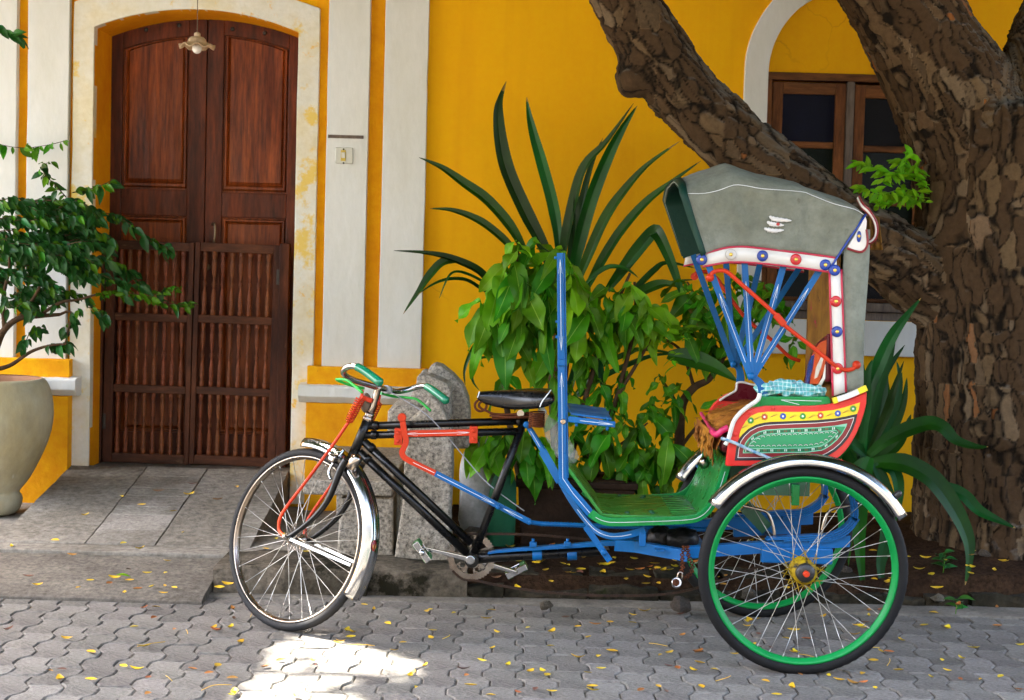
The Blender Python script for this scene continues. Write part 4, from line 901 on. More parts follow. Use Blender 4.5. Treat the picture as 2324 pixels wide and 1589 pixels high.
def pedal(c, ang, sgn):
    pd = empty('pedal', c, RK)
    d = Vector((math.cos(ang), 0, math.sin(ang))); n_ = Vector((-d.z, 0, d.x)); yy = Vector((0, sgn, 0))
    obj('spindle', MB().tube([c, c + yy*0.095], 0.006, 8), MT('chrome_worn'), pd)
    for off in (0.012, 0.085):
        obj('cage_plate', MB().bar(c + yy*off - d*0.042, c + yy*off + d*0.042, 0.024, 0.004, yy), MT('chrome'), pd, bevel=0.002)
    for s in (1, -1): obj('rubber_block', MB().bar(c + yy*0.015 + d*0.030*s, c + yy*0.082 + d*0.030*s, 0.024, 0.030, n_), MT('pedal_green'), pd, bevel=0.004)
    obj('cap', MB().sphere(c - yy*(-0.092), 0.012, 12, 8), MT('chrome'), pd)
pedal(pe + Vector((0, -0.004, 0)), math.radians(-52), -1); pedal(pe2 + Vector((0, 0.004, 0)), math.radians(28), 1)
ch = MB(); sc_ = Vector((1.02, 0, 0)); axq = Vector((cn.x + 0.02, YBK + 0.045, 0.36))
up = spline([cc + Vector((-0.03, 0, 0.083)), cc + Vector((0.03, 0, 0.085)), V(1200, 1213, YBK+0.045), V(1310, 1222, YBK+0.045), V(1450, 1232, YBK+0.045), axq + Vector((0, 0, 0.04))], 30)
dn = spline([axq + Vector((0, 0, -0.04)), V(1560, 1340, YBK+0.045), V(1400, 1352, YBK+0.045), V(1250, 1345, YBK+0.045), V(1140, 1330, YBK+0.045), cc + Vector((0.02, 0, -0.090)), cc + Vector((-0.03, 0, -0.086)), cc + Vector((-0.075, 0, -0.05))], 24)
for path in (up, dn):
    acc = 0; last = path[0]; flip = 0
    for a, b in zip(path, path[1:]):
        if (b - last).length >= 0.0125:
            d = (b - last).normalized(); o_ = 0.0035 if flip else 0.002
            for s in (-o_, o_): ch.bar(last - d*0.003 + Vector((0, s, 0)), b + d*0.003 + Vector((0, s, 0)), 0.0085, 0.001, (0, -1, 0))
            ch.tube([b + Vector((0, -0.005, 0)), b + Vector((0, 0.005, 0))], 0.0042, 6)
            last = b; flip = 1 - flip
M('chain_steel', (0.022, 0.012, 0.008), 0.6, 0.5, col2=(0.045, 0.022, 0.012), vs=60)
obj('chain', ch, MT('chain_steel'), RK, kind='stuff')
obj('rear_sprocket', MB().lathe([(0.038, -0.0015), (0.042, 0), (0.038, 0.0015)], Matrix.Translation(axq) @ Matrix.Rotation(math.pi/2, 4, 'X'), 24), MT('grease_black'), RK)

# ---- saddle
sd = empty('saddle', V(1180, 930, YBK), RK)
secs = [(247, 186, 212, 0.014), (262, 155, 228, 0.022), (320, 146, 262, 0.026), (430, 140, 292, 0.032), (560, 133, 314, 0.046), (700, 126, 312, 0.076), (830, 126, 300, 0.104), (905, 132, 275, 0.110), (938, 158, 246, 0.100), (948, 188, 222, 0.080)]
secs = [tuple(v) for v in spline([Vector(s) for s in secs], 4)]
rows = []
for x, yt, yb, hw_ in secs:
    pt, pb_ = V(*k4(x, yt), YBK), V(*k4(x, yb), YBK - hw_)
    zt_s, zb_s = pt.z, pb_.z; row = []
    for yy_, tz_ in ((-0.98, 0.0), (-1.04, 0.25), (-1.03, 0.55), (-0.93, 0.80), (-0.70, 0.94), (-0.35, 0.99), (0, 1.0), (0.35, 0.99), (0.70, 0.94), (0.93, 0.80), (1.03, 0.55), (1.04, 0.25), (0.98, 0.0), (0.85, 0.06), (0.6, 0.45), (0.3, 0.55), (0.0, 0.58), (-0.3, 0.55), (-0.6, 0.45), (-0.85, 0.06)):
        zo_ = lerp(zb_s, zt_s, tz_); wr_ = 0.006*nz(x*0.012 + tz_*1.3, 3, tz_*2, 1) * (0.15 < tz_ < 0.7)
        row.append(Vector((pt.x, YBK + yy_*hw_ + math.copysign(wr_, yy_), zo_)))
    rows.append(row)
mb = MB().grid(rows, True, True); mb.add(rows[0], [tuple(range(20))]); mb.add(rows[-1], [tuple(range(20))])
obj('saddle_cover', mb, MT('leather_black'), sd)
pp = [V(*k4(918, 135), YBK - 0.085), V(*k4(880, 185), YBK - 0.111), V(*k4(838, 240), YBK - 0.112), V(*k4(815, 292), YBK - 0.106)]
obj('piping', MB().tube(spline(pp, 5), 0.0022, 6), MT('white_paint_line'), sd)
obj('piping', MB().tube(spline([V(*k4(268, 150), YBK - 0.024), V(*k4(258, 185), YBK - 0.026), V(*k4(250, 205), YBK - 0.022)], 4), 0.002, 6), MT('white_paint_line'), sd)
for s in (-0.06, 0.06):
    c0, c1_ = V(*k4(790, 335), YBK + s), V(*k4(785, 478), YBK + s)
    obj('coil_spring', MB().tube([lerp(c0, c1_, i/150) + Vector((math.cos(i*0.36)*0.0275, math.sin(i*0.36)*0.0275, 0)) for i in range(151)], 0.0030, 6), MT('rust'), sd)
    lpq = [V(*k4(x, y), YBK + s*0.35) for x, y in ((260, 225), (228, 262), (232, 305), (270, 330), (318, 312), (332, 270), (310, 240), (275, 250), (262, 280), (285, 305), (330, 325), (390, 352), (520, 360), (640, 352), (720, 345))]
    obj('nose_spring', MB().tube(spline(lpq, 5), 0.0045, 8), MT('rust'), sd)
    obj('rail', MB().tube([V(*k4(360, 370), YBK + s*0.5), V(*k4(560, 385), YBK + s*0.6), V(*k4(760, 375), YBK + s)], 0.0042, 8), MT('rust'), sd)
obj('seat_clamp', MB().tube([V(*k4(640, 350), YBK - 0.045), V(*k4(640, 350), YBK + 0.045)], 0.013, 14), MT('chrome_worn'), sd)
obj('seat_post', MB().tube([V(*k4(668, 345), YBK), V(1190, 955, YBK)], 0.011, 10), MT('rust'), sd)
obj('under_frame', MB().bar(V(*k4(380, 385), YBK), V(*k4(720, 375), YBK), 0.012, 0.05, (0, -1, 0)), MT('rust'), sd, bevel=0.003)

# ---- orange brake handle and blue pull bar
lev = empty('hand_brake', V(905, 985, YBK - 0.03), RK)
YH = YBK - 0.026
obj('channel', MB().bar(V(*kA(985, 762), YH), V(*kA(1700, 748), YH), 0.024, 0.012, (0, -1, 0)), MT('paint_red'), lev, bevel=0.002)
for x, y in ((1008, 785), (1690, 768)):
    p = V(*kA(x, y), YH + 0.004); obj('bracket', MB().box((p.x - 0.015, YH - 0.011, p.z - 0.031), (p.x + 0.015, YH + 0.03, p.z + 0.031)), MT('paint_red'), lev, bevel=0.003)
    for dy in (-0.015, 0.015): obj('bolt', MB().lathe([(0.007, 0), (0.007, 0.005), (0.003, 0.007)], Matrix.Translation((p.x, YH - 0.011, p.z + dy)) @ Matrix.Rotation(math.pi/2, 4, 'X'), 8), MT('paint_red'), lev)
def strip(nm, pts, w, t, mt, par, Y=None, up=(0, -1, 0), bev=0.002, n=5):
    """flat bar following a curve; pts are 3d"""
    P = spline(pts, n) if len(pts) > 2 else pts; mb = MB(); rows = []; u = Vector(up)
    for i, p in enumerate(P):
        d = (P[min(i+1, len(P)-1)] - P[max(i-1, 0)]).normalized(); uu = (u - d*u.dot(d)).normalized(); c = d.cross(uu)
        ww = w[0] + (w[1] - w[0]) * i / (len(P)-1) if isinstance(w, tuple) else w
        rows.append([p - c*ww/2 - uu*t/2, p + c*ww/2 - uu*t/2, p + c*ww/2 + uu*t/2, p - c*ww/2 + uu*t/2])
    mb.grid(rows, False, True); mb.add(rows[0], [(0, 1, 2, 3)]); mb.add(rows[-1], [(0, 1, 2, 3)])
    return obj(nm, mb, MT(mt), par, bevel=bev)
lp_ = [V(*kA(x, y), YH - 0.012) for x, y in ((1042, 620), (1050, 680), (1063, 760), (1076, 830), (1055, 890), (1040, 930), (1060, 975), (1120, 1012), (1220, 1060), (1342, 1120))]
strip('lever', lp_, 0.0215, 0.007, 'paint_red', lev)
obj('knob', MB().lathe([(0.014, -0.004), (0.016, 0), (0.016, 0.006), (0.013, 0.009)], Matrix.Translation(V(*kA(1040, 612), YH - 0.010)) @ Matrix.Rotation(math.pi/2, 4, 'X'), 18), MT('paint_red'), lev)
pq0, pq1 = V(*kA(1342, 1120), YH - 0.012), V(1203, 1185, YH - 0.012)
strip('pull_bar', [pq0, pq1], 0.0225, 0.007, 'paint_blue', lev)
def stripe(par, pts, w=0.0015, lift=0.0045, fork=None):
    mb = MB(); P = [Vector(p) + Vector((0, -lift, 0)) for p in pts]
    for a, b in zip(P, P[1:]): mb.bar(a, b, w, 0.0012, (0, -1, 0))
    if fork:
        for end, prev in fork:
            d = (end - prev).normalized(); c = d.cross(Vector((0, 1, 0)))
            for s in (-1, 1):
                e = end + Vector((0, -lift, 0)); st_ = e - d*0.050
                mb.bar(e - d*0.004, st_ + c*0.0065*s, w*0.8, 0.0010, (0, -1, 0), w*0.3)
    return obj('pinstripe', mb, MT('white_paint_line'), par, kind='stuff')
a, b = lerp(pq0, pq1, 0.02), lerp(pq0, pq1, 0.62)
stripe(lev, [a, b], fork=[(b, a)]); stripe(lev, [lerp(pq0, pq1, 0.72), lerp(pq0, pq1, 0.92)], fork=[(lerp(pq0, pq1, 0.72), pq1)])
a, b = V(*kA(1060, 762), YH), V(*kA(1660, 748), YH); stripe(lev, [a, b], lift=0.0068, fork=[(a, b), (b, a)])
stripe(lev, [V(*kA(1140, 1020), YH - 0.012), V(*kA(1335, 1115), YH - 0.012)])
for p in (pq1, V(*k3(1307, 337), YH - 0.012)):
    obj('bolt', MB().lathe([(0.010, 0), (0.010, 0.006), (0.004, 0.008)], Matrix.Translation(p + Vector((0, -0.003, 0))) @ Matrix.Rotation(math.pi/2, 4, 'X'), 8), MT('paint_blue'), lev)
rb = [pq1, V(1230, 1189, YH), V(1380, 1195, YH), V(1620, 1203, YH + 0.02)]
obj('ribbed_rod', MB().tube([lerp(rb[0], rb[1], i/20) for i in range(20)] + [lerp(rb[1], rb[3], i/160) for i in range(161)], [0.0085]*20 + [0.0085 + 0.0012*(i % 3 == 0) for i in range(161)], 8), MT('paint_blue'), lev)

# ---- blue chassis: stays, post, shelf, rails
ch_ = empty('chassis', V(1500, 1250, 6.0), RK)
Yp = 5.77
st_pts = [V(*k4(x, y), lerp(YBK - 0.03, Yp + 0.02, i/8)) for i, (x, y) in enumerate(((697, 450), (840, 690), (1000, 970), (1100, 1140), (1225, 1310), (1330, 1415), (1450, 1462), (1600, 1455), (1770, 1405)))]
strip('seat_stay', st_pts, (0.016, 0.026), 0.010, 'paint_blue', ch_)
sl_ = [V(*k4(x, y), lerp(YBK - 0.03, Yp + 0.02, i/8) - 0.002) for i, (x, y) in ((1, (840, 690)), (2, (1000, 970)))]
strip('stay_sleeve', sl_, 0.030, 0.013, 'paint_blue', ch_)
stripe(ch_, [lerp(st_pts[0], st_pts[1], t) for t in (0.25, 0.85)], lift=0.006); stripe(ch_, spline(st_pts[3:], 4)[2:-3], lift=0.006)
for s in (1,):   # the far twin of the stay
    strip('seat_stay', [Vector((p.x, 2*YBK - p.y, p.z)) for p in st_pts], (0.016, 0.026), 0.010, 'paint_blue', ch_)
obj('stay_bolt', MB().lathe([(0.013, 0), (0.013, 0.008), (0.007, 0.012)], Matrix.Translation(st_pts[0] + Vector((0, -0.006, 0))) @ Matrix.Rotation(math.pi/2, 4, 'X'), 12), MT('paint_blue'), ch_)
pt0, pt1, pt2, pt3 = V(1271, 574, Yp), V(1277, 1085, Yp), V(1284, 1100, Yp), V(1339, 1164, Yp)
strip('backrest_post', [pt0, pt1], (0.022, 0.030), 0.016, 'paint_blue', ch_, bev=0.003)
obj('post_rib', MB().bar(pt0 + Vector((0.015, 0.010, 0)), pt1 + Vector((0.018, 0.010, 0)), 0.006, 0.022, (0, -1, 0)), MT('paint_blue'), ch_, bevel=0.002)
strip('backrest_post', [lerp(pt1, pt0, 0.004), pt2, lerp(pt2, pt3, 0.5), pt3], 0.030, 0.0155, 'paint_blue', ch_, bev=0.003)
P_ = lambda t: lerp(pt0, pt1, t)
stripe(ch_, [P_(0.03), P_(0.43)], lift=0.0095, fork=[(P_(0.03), P_(0.4)), (P_(0.43), P_(0.1))])
stripe(ch_, [P_(0.53), P_(1.0), lerp(pt2, pt3, 0.3), pt3], lift=0.0095, fork=[(P_(0.53), P_(1.0))])
for t in (0.485,): obj('clip', MB().box(P_(t) + Vector((-0.014, -0.017, -0.012)), P_(t) + Vector((0.014, -0.006, 0.012))), MT('paint_blue'), ch_, bevel=0.003)
obj('bolt', MB().lathe([(0.010, 0), (0.010, 0.004), (0.008, 0.006)], Matrix.Translation(V(1278, 957, Yp - 0.008)) @ Matrix.Rotation(math.pi/2, 4, 'X'), 14), MT('chrome_worn'), ch_)
for y in (585, 730, 765): q = V(1258 if y < 600 else 1261, y, Yp); obj('bolt', MB().tube([q, q + Vector((0.014, 0, 0))], 0.005, 8), MT('paint_blue'), ch_)
# shelf
zsf = 0.845
s0, s1 = V(*k4(1072, 400), Yp), V(*k4(1500, 450), Yp)
obj('shelf_bar', MB().bar(s0, s1, 0.021, 0.014, (0, -1, 0)), MT('paint_blue'), ch_, bevel=0.003)
A0, A1 = s0 + Vector((0.01, 0.012, 0.013)), s1 + Vector((-0.012, 0.012, 0.013)); dY = Vector((0, 0.40, 0))
obj('shelf', MB().hexa([A0, A1, A1 + dY, A0 + dY, A0 + Vector((0, 0, 0.008)), A1 + Vector((0, 0, 0.008)), A1 + dY + Vector((0, 0, 0.008)), A0 + dY + Vector((0, 0, 0.008))]), MT('paint_blue'), ch_, bevel=0.002)
obj('shelf_bar', MB().bar(s0 + dY, s1 + dY, 0.021, 0.014, (0, -1, 0)), MT('paint_blue'), ch_, bevel=0.003)
stripe(ch_, [lerp(s0, s1, 0.25), lerp(s0, s1, 0.94)], lift=0.0085, fork=[(lerp(s0, s1, 0.94), s0)])
for t, dz in ((0.18, -0.016), (0.84, -0.018), (0.84, 0.016)): q = lerp(s0, s1, t); obj('bolt', MB().tube([q + Vector((0, 0.004, dz - 0.006)), q + Vector((0, 0.004, dz + 0.006))], 0.0055, 8), MT('paint_blue'), ch_)
# braces and rails
strip('brace', [V(1329, 1195, Yp + 0.03), V(1384, 1273, Yp + 0.03)], 0.022, 0.008, 'paint_blue', ch_)
obj('bolt', MB().lathe([(0.012, 0), (0.012, 0.006), (0.006, 0.010)], Matrix.Translation(V(*k9(568, 818), Yp + 0.026)) @ Matrix.Rotation(math.pi/2, 4, 'X'), 8), MT('paint_blue'), ch_)
strip('centre_bar', [V(1108, 1255, YBK - 0.012), V(1150, 1249, YBK - 0.016), V(1305, 1238, YBK - 0.020), V(1400, 1231, YBK - 0.03)], (0.006, 0.020), 0.03, 'paint_blue', ch_)
for x in (1210, 1288):
    q = V(x, 1235, YBK - 0.03); obj('block', MB().box(q + Vector((-0.013, -0.012, -0.010)), q + Vector((0.013, 0.012, 0.008))), MT('paint_blue'), ch_, bevel=0.003)
    obj('bolt', MB().tube([q + Vector((0, 0, 0.004)), q + Vector((0, 0, 0.020))], 0.006, 6), MT('paint_blue'), ch_)
for x in (1219, 1298):
    obj('clamp_band', MB().tube([V(x - 11, 1259, YBK), V(x + 11, 1258, YBK)], 0.0215, 14), MT('paint_blue'), ch_, bevel=0.002)
Yr = 5.76
def angle_iron(pts, h, nm):
    P = pts; mb = MB()
    for a, b in zip(P, P[1:]):
        mb.hexa([a + Vector((0, 0, -h)), b + Vector((0, 0, -h)), b + Vector((0, 0.006, -h)), a + Vector((0, 0.006, -h)), a, b, b + Vector((0, 0.006, 0)), a + Vector((0, 0.006, 0))])
        mb.hexa([a + Vector((0, 0.0065, -0.005)), b + Vector((0, 0.0065, -0.005)), b + Vector((0, 0.04, -0.005)), a + Vector((0, 0.04, -0.005)), a + Vector((0, 0.0065, -0.0005)), b + Vector((0, 0.0065, -0.0005)), b + Vector((0, 0.04, -0.0005)), a + Vector((0, 0.04, -0.0005))])
    return obj(nm, mb, MT('paint_blue'), ch_)
angle_iron([V(1395, 1226, YBK - 0.04), V(1440, 1229, 5.90)], 0.040, 'side_rail')
angle_iron([V(1440, 1229, 5.90), V(1560, 1250, Yr + 0.02)], 0.040, 'side_rail')
angle_iron([V(1560, 1243, Yr), V(1930, 1216, Yr)], 0.040, 'side_rail')
Yq = 6.34
angle_iron([V(1395, 1226, YBK - 0.0), V(1500, 1186, Yq)], 0.040, 'side_rail')
angle_iron([V(1500, 1186, Yq), V(1846, 1164, Yq)], 0.045, 'side_rail')
for x, Y_ in ((1500, 0), (1600, 0)):
    a = V(x, 1240, Yr + 0.02); obj('cross_bar', MB().bar(Vector((a.x, Yr + 0.04, a.z - 0.02)), Vector((a.x, Yq, a.z - 0.02)), 0.03, 0.006, (0, 0, 1)), MT('paint_blue'), ch_)
a, b = V(*kL(560, 812), Yr - 0.015), V(*kL(1150, 960), Yr - 0.015)
obj('axle_box', MB().box((a.x, Yr - 0.018, b.z), (b.x, Yr + 0.02, a.z)), MT('paint_blue'), ch_, bevel=0.005)
obj('axle_box', MB().box((cf.x - 0.13, Yq + 0.02, 0.34), (cf.x + 0.13, Yq + 0.05, 0.43)), MT('paint_blue'), ch_, bevel=0.005)
obj('tab', MB().box(V(1451, 1205, Yp + 0.02), V(1465, 1240, Yp + 0.03)), MT('paint_blue'), ch_, bevel=0.003)
for Y_, dx, dz in ((Yr + 0.01, 0, 0), (Yq - 0.01, None, None)):
    spg = empty('leaf_spring', (cn.x, Y_, 0.45), RK)
    ref = [(590, 745), (750, 740), (950, 730), (1120, 720), (1250, 660), (1330, 560), (1325, 430), (1300, 300), (1240, 190), (1150, 125), (1040, 100)]
    base = [V(*kL(x, y), Yr + 0.01) for x, y in ref]
    for li in range(4):
        sh_ = [p + Vector((0, Y_ - Yr - 0.01, 0)) for p in base[(0, 0, 1, 2)[li]:len(base) - (0, 2, 4, 5)[li]]]
        cen = Vector((base[4].x - 0.12, 0, base[6].z))
        out = []
        for p in sh_:
            d = Vector((p.x - cen.x, 0, p.z - cen.z)); d = d.normalized() if d.length > 0 else d
            out.append(p + d*(0.0075*(li - 1)))
        strip('leaf', out, 0.040, 0.0055, 'paint_blue', spg, up=(0.3, 0, 1), bev=0.001)
    obj('spring_eye', MB().lathe([(0.014, -0.03), (0.014, 0.03)], Matrix.Translation((base[-1].x, Y_, base[-1].z)) @ Matrix.Rotation(math.pi/2, 4, 'X'), 14), MT('paint_blue'), spg, bevel=0.002)
for path in (((400, 465), (500, 490), (590, 515), (630, 570), (655, 650), (665, 720)), ((1370, 445), (1270, 470), (1160, 490), (1110, 530), (1080, 600), (1060, 680))):
    obj('fender_iron', MB().tube(spline([V(*kL(x, y), Yr + 0.03) for x, y in path], 5), 0.006, 8), MT('chrome_worn'), ch_)
for p, q, Y_ in (((420, 470), (600, 660), 6.0),): obj('shadow_plate', MB().bar(V(*kL(*p), Y_), V(*kL(*q), Y_), 0.05, 0.02, (0, -1, 0)), MT('paint_green_dark'), ch_)  # added dark plate standing in for the shade under the tub

# ---- green tub: front board, floor, riser
tb = empty('passenger_tub', V(1480, 1160, 6.05), RK)
Yt0, Yt1 = 5.775, 6.30
pn = [(1288, 1062), (1366, 1166), (1396, 1172), (1560, 1166), (1592, 1160), (1615, 1135), (1640, 1075), (1652, 1040)]
near = [V(x, y, Yt0) for x, y in pn]
def shift(p): return Vector((p.x, Yt1, p.z))
def sheet(nm, idx, mt, t=0.012):
    P = near[idx[0]:idx[1] + 1]; n = Vector((0, 0, 0))
    mb = MB().grid([P, [Vector((p.x, lerp(Yt0, Yt1, 0.5), p.z)) for p in P], [shift(p) for p in P]], False)
    return obj(nm, mb, MT(mt), tb, solid=t, bevel=0.002)
zfl = near[2].z
near[1].z = zfl + 0.004; near[3].z = zfl; near[4].z = zfl + 0.002
sheet('front_board', (0, 1), 'paint_green_floor')
fl = sheet('floor', (1, 4), 'paint_green_floor')
sheet('riser', (4, 7), 'paint_green')
xw0, xw1 = near[2].x, near[4].x
for i in range(9):                       # raised foot ribs by the riser
    y = lerp(Yt0 + 0.04, Yt1 - 0.04, i/8); obj('foot_rib', MB().box((xw1 - 0.10, y - 0.004, zfl + 0.0065), (xw1 - 0.015, y + 0.004, zfl + 0.0095)), MT('paint_green_floor'), fl, bevel=0.001)
for x, y in ((0.15, 0.1), (0.45, 0.1), (0.45, 0.9), (0.15, 0.92), (0.8, 0.92), (0.42, 0.82), (0.44, 0.18)):
    obj('bolt', MB().sphere((lerp(xw0, xw1, x), lerp(Yt0, Yt1, y), zfl + 0.007), 0.010, 8, 5, (1, 1, 0.5)), MT('paint_green_dark'), fl)
lip = [V(x, y, Yt0 - 0.012) for x, y in ((1340, 1163), (1356, 1176), (1375, 1183), (1400, 1185), (1480, 1183), (1560, 1179), (1590, 1171), (1612, 1150), (1630, 1115), (1645, 1070), (1652, 1048))]
strip('side_lip', lip, 0.030, 0.012, 'paint_green', tb); stripe(tb, spline(lip, 4)[3:-4], lift=0.0075)
strip('side_lip', [Vector((p.x, Yt1 + 0.012, p.z)) for p in lip], 0.030, 0.012, 'paint_green', tb)
obj('bell', MB().sphere(V(*k6(190, 1020), Yt1 - 0.2), 0.024, 14, 10, (0.8, 0.8, 1)), MT('chrome_worn'), tb)
under = MB().hexa([V(1660, 1062, 5.78), V(1850, 1062, 5.78), V(1850, 1062, 5.78) + Vector((0, .56, 0)), V(1660, 1062, 5.78) + Vector((0, .56, 0)), V(1655, 1000, 5.78), V(1900, 1000, 5.78), V(1900, 1000, 5.78) + Vector((0, .56, 0)), V(1655, 1000, 5.78) + Vector((0, .56, 0))])
obj('under_box', MB().box(V(1655, 1122, 5.80), V(1842, 1000, 5.80) + Vector((0, 0.5, 0))), MT('paint_green_dark'), tb)
obj('rear_leg', MB().box(V(*kL(815, 290), 5.775), V(*kL(865, 460), 5.795)), MT('paint_green'), tb, bevel=0.003)

# ---- painted side panels
def inset(poly, d):
    n = len(poly); out = []
    A = sum(poly[i][0]*poly[(i+1) % n][1] - poly[(i+1) % n][0]*poly[i][1] for i in range(n)); s = 1 if A > 0 else -1
    for i in range(n):
        p, q, r = Vector(poly[i-1]), Vector(poly[i]), Vector(poly[(i+1) % n])
        e1, e2 = (q - p).normalized(), (r - q).normalized()
        n1, n2 = Vector((-e1.y, e1.x))*s, Vector((-e2.y, e2.x))*s; m = n1 + n2
        m = m / max(m.length_squared, 0.5) * 2 if m.length > 1e-6 else n1
        if m.length > 1.8: m = m.normalized()*1.8
        out.append((q.x + m.x*d, q.y + m.y*d))
    return out
outer_ = [(445, 1060), (480, 800), (498, 690), (530, 590), (575, 525), (640, 465), (710, 415), (790, 382), (900, 360), (1100, 358), (1300, 362), (1480, 358), (1620, 343), (1750, 318), (1880, 280), (2085, 200), (2080, 330), (2055, 440), (2015, 560), (1965, 680), (1905, 790), (1840, 880), (1775, 945), (1730, 975), (1690, 1060)]
band = [(598, 735), (612, 660), (640, 600), (680, 535), (740, 475), (820, 440), (930, 428), (1100, 430), (1350, 430), (1550, 425), (1700, 408), (1820, 378), (2005, 320), (1990, 400), (1970, 452), (1840, 482), (1700, 508), (1500, 526), (1200, 536), (960, 545), (840, 565), (740, 615), (660, 675)]
blk = [(548, 995), (565, 860), (590, 760), (640, 690), (710, 625), (800, 578), (900, 553), (1050, 543), (1300, 533), (1500, 525), (1700, 507), (1840, 482), (1975, 452), (1958, 540), (1920, 640), (1870, 730), (1800, 815), (1720, 885), (1640, 935), (1580, 962), (1400, 985), (1000, 992)]
YPN = 5.715
def lay(par, poly, Y, t, mt, nm, bev=0, mirror=None):
    P = [V(*k6(x, y), Y) for x, y in poly]
    if mirror: P = [Vector((p.x, mirror, p.z)) for p in P]
    mb = MB(); n = len(P); mb.prism(P, (0, t, 0)); return obj(nm, mb, MT(mt), par, bevel=bev)
PN = empty('side_panel', V(*k6(1200, 1000), YPN), RK)
lay(PN, outer_, YPN, 0.03, 'panel_red', 'red_border', 0.004)
lay(PN, band, YPN - 0.0014, 0.003, 'panel_yellow', 'yellow_band')
Yk = YPN - 0.0020
lay(PN, blk, Yk, 0.003, 'panel_black', 'black_field'); 
def shrink(poly, d):
    q = inset(poly, d)
    n = len(poly); keep = []
    for i, (x, y) in enumerate(q):           # drop points that ended up closer than d to the outline
        ok = True
        for k in range(n):
            p0, p1 = Vector(poly[k]), Vector(poly[(k+1) % n]); e = p1 - p0; t = max(0, min(1, (Vector((x, y)) - p0).dot(e)/e.length_squared))
            if (Vector((x, y)) - p0 - e*t).length < d*0.93: ok = False; break
        if ok: keep.append((x, y))
    return keep
i1 = shrink(blk, 30); lay(PN, i1, Yk - 0.0012, 0.002, 'panel_white', 'white_line')
i2 = shrink(blk, 37); lay(PN, i2, Yk - 0.0020, 0.002, 'panel_maroon', 'maroon_field')
i3 = shrink(blk, 84); lay(PN, i3, Yk - 0.0028, 0.002, 'panel_mint', 'mint_line'); i4 = shrink(blk, 93); lay(PN, i4, Yk - 0.0036, 0.002, 'panel_green', 'green_field')
i5 = shrink(blk, 134); lay(PN, i5, Yk - 0.0044, 0.002, 'panel_mint', 'mint_line'); i6 = shrink(blk, 142); lay(PN, i6, Yk - 0.0052, 0.002, 'panel_green', 'green_field')
# rows of painted dots between the mint lines, scallops inside, flowers on the band
def walk(poly, step):
    out = []; n = len(poly); carry = 0.0
    for i in range(n):
        a, b = Vector(poly[i]), Vector(poly[(i+1) % n]); L_ = (b - a).length; t = carry
        while t < L_:
            out.append(a + (b - a)*(t/L_)); t += step
        carry = t - L_
    return out
dots = {'panel_white': MB(), 'panel_black': MB(), 'panel_maroon': MB()}
mid = shrink(blk, 114)
for i, p in enumerate(walk(mid, 20)):
    key = ('panel_white', 'panel_black', 'panel_maroon', 'panel_black')[(i // 2) % 4]
    for dy in (-7, 7):
        c = V(*k6(p.x, p.y + dy), Yk - 0.0042); dots[key].lathe([(0.0021, 0.0), (0.0018, 0.0008)], Matrix.Translation(c) @ Matrix.Rotation(math.pi/2, 4, 'X'), 7)
for k_, mb in dots.items(): obj('painted_dots', mb, MT(k_), PN, kind='stuff')
sw_ = MB(); sb_ = MB(); sp2 = shrink(blk, 162)
for i, p in enumerate(walk(sp2, 62)):
    c = V(*k6(p.x, p.y), Yk - 0.0058)
    pts = [c + Vector((math.cos(t)*0.0062, 0, math.sin(t)*0.0042)) for t in (0, 0.52, 1.05, 1.57, 2.09, 2.62, 3.14)]
    sw_.tube(pts, 0.0009, 5); sb_.tube([q + Vector((0, 0, 0.0016)) for q in pts], 0.0007, 5)
obj('scallops', sw_, MT('panel_white'), PN, kind='stuff'); obj('scallops', sb_, MT('panel_black'), PN, kind='stuff')
for (x, y, mt) in ((735, 530, 'flower_green'), (895, 488, 'flower_red'), (1110, 480, 'flower_blue'), (1340, 480, 'flower_green'), (1545, 472, 'flower_red'), (1747, 447, 'flower_blue'), (1925, 393, 'flower_green')):
    c = V(*k6(x, y), YPN - 0.0020); mb = MB(); mw = MB()
    for k in range(7):
        a = 2*math.pi*k/7; d = Vector((math.cos(a), 0, math.sin(a)))
        mb.sphere(c + d*0.0072, 0.0042, 7, 4, (1, 0.2, 1))
    fl_ = obj('flower', mb, MT(mt), PN); obj('flower_eye', MB().sphere(c, 0.0042, 8, 5, (1, 0.35, 1)), MT('panel_white'), fl_)
    for k in range(7):
        a = 2*math.pi*(k + 0.5)/7; d = Vector((math.cos(a), 0, math.sin(a))); mw.bar(c + d*0.004, c + d*0.013, 0.0010, 0.0008, (0, -1, 0))
    obj('flower_lines', mw, MT('panel_black'), fl_, kind='stuff')
vine = MB(); vt = MB()
for x, y in ((665, 600), (815, 500), (1005, 470), (1225, 482), (1445, 482), (1650, 462), (1840, 425)):
    for j in range(3):
        a, b = V(*k6(x - 45 + j*12, y + 22 - j*4), YPN - 0.0020), V(*k6(x + 30 + j*10, y - 26 + j*7), YPN - 0.0020)
        (vine if j % 2 else vt).bar(a, b, 0.0014, 0.0008, (0, -1, 0), 0.0004)
obj('vine_strokes', vine, MT('flower_green'), PN, kind='stuff'); obj('vine_strokes', vt, MT('flower_red'), PN, kind='stuff')
PF = empty('side_panel', (PN.location.x, 6.40, 0.8), RK); lay(PF, outer_, YPN, 0.03, 'panel_red', 'red_border', 0.004, mirror=6.37)
for x, y in ((725, 435), (995, 385), (555, 690), (1340, 1005)):
    obj('rivet', MB().sphere(V(*k6(x, y), YPN - 0.001), 0.008, 10, 5, (1, 0.4, 1)), MT('panel_red'), PN)
obj('arm_rest', MB().prism([V(*k6(x, y), YPN + 0.012) for x, y in ((790, 395), (850, 330), (858, 252), (1645, 252), (1672, 330), (1665, 400))], (0, 0.085, 0)), MT('paint_green'), RK, bevel=0.004)
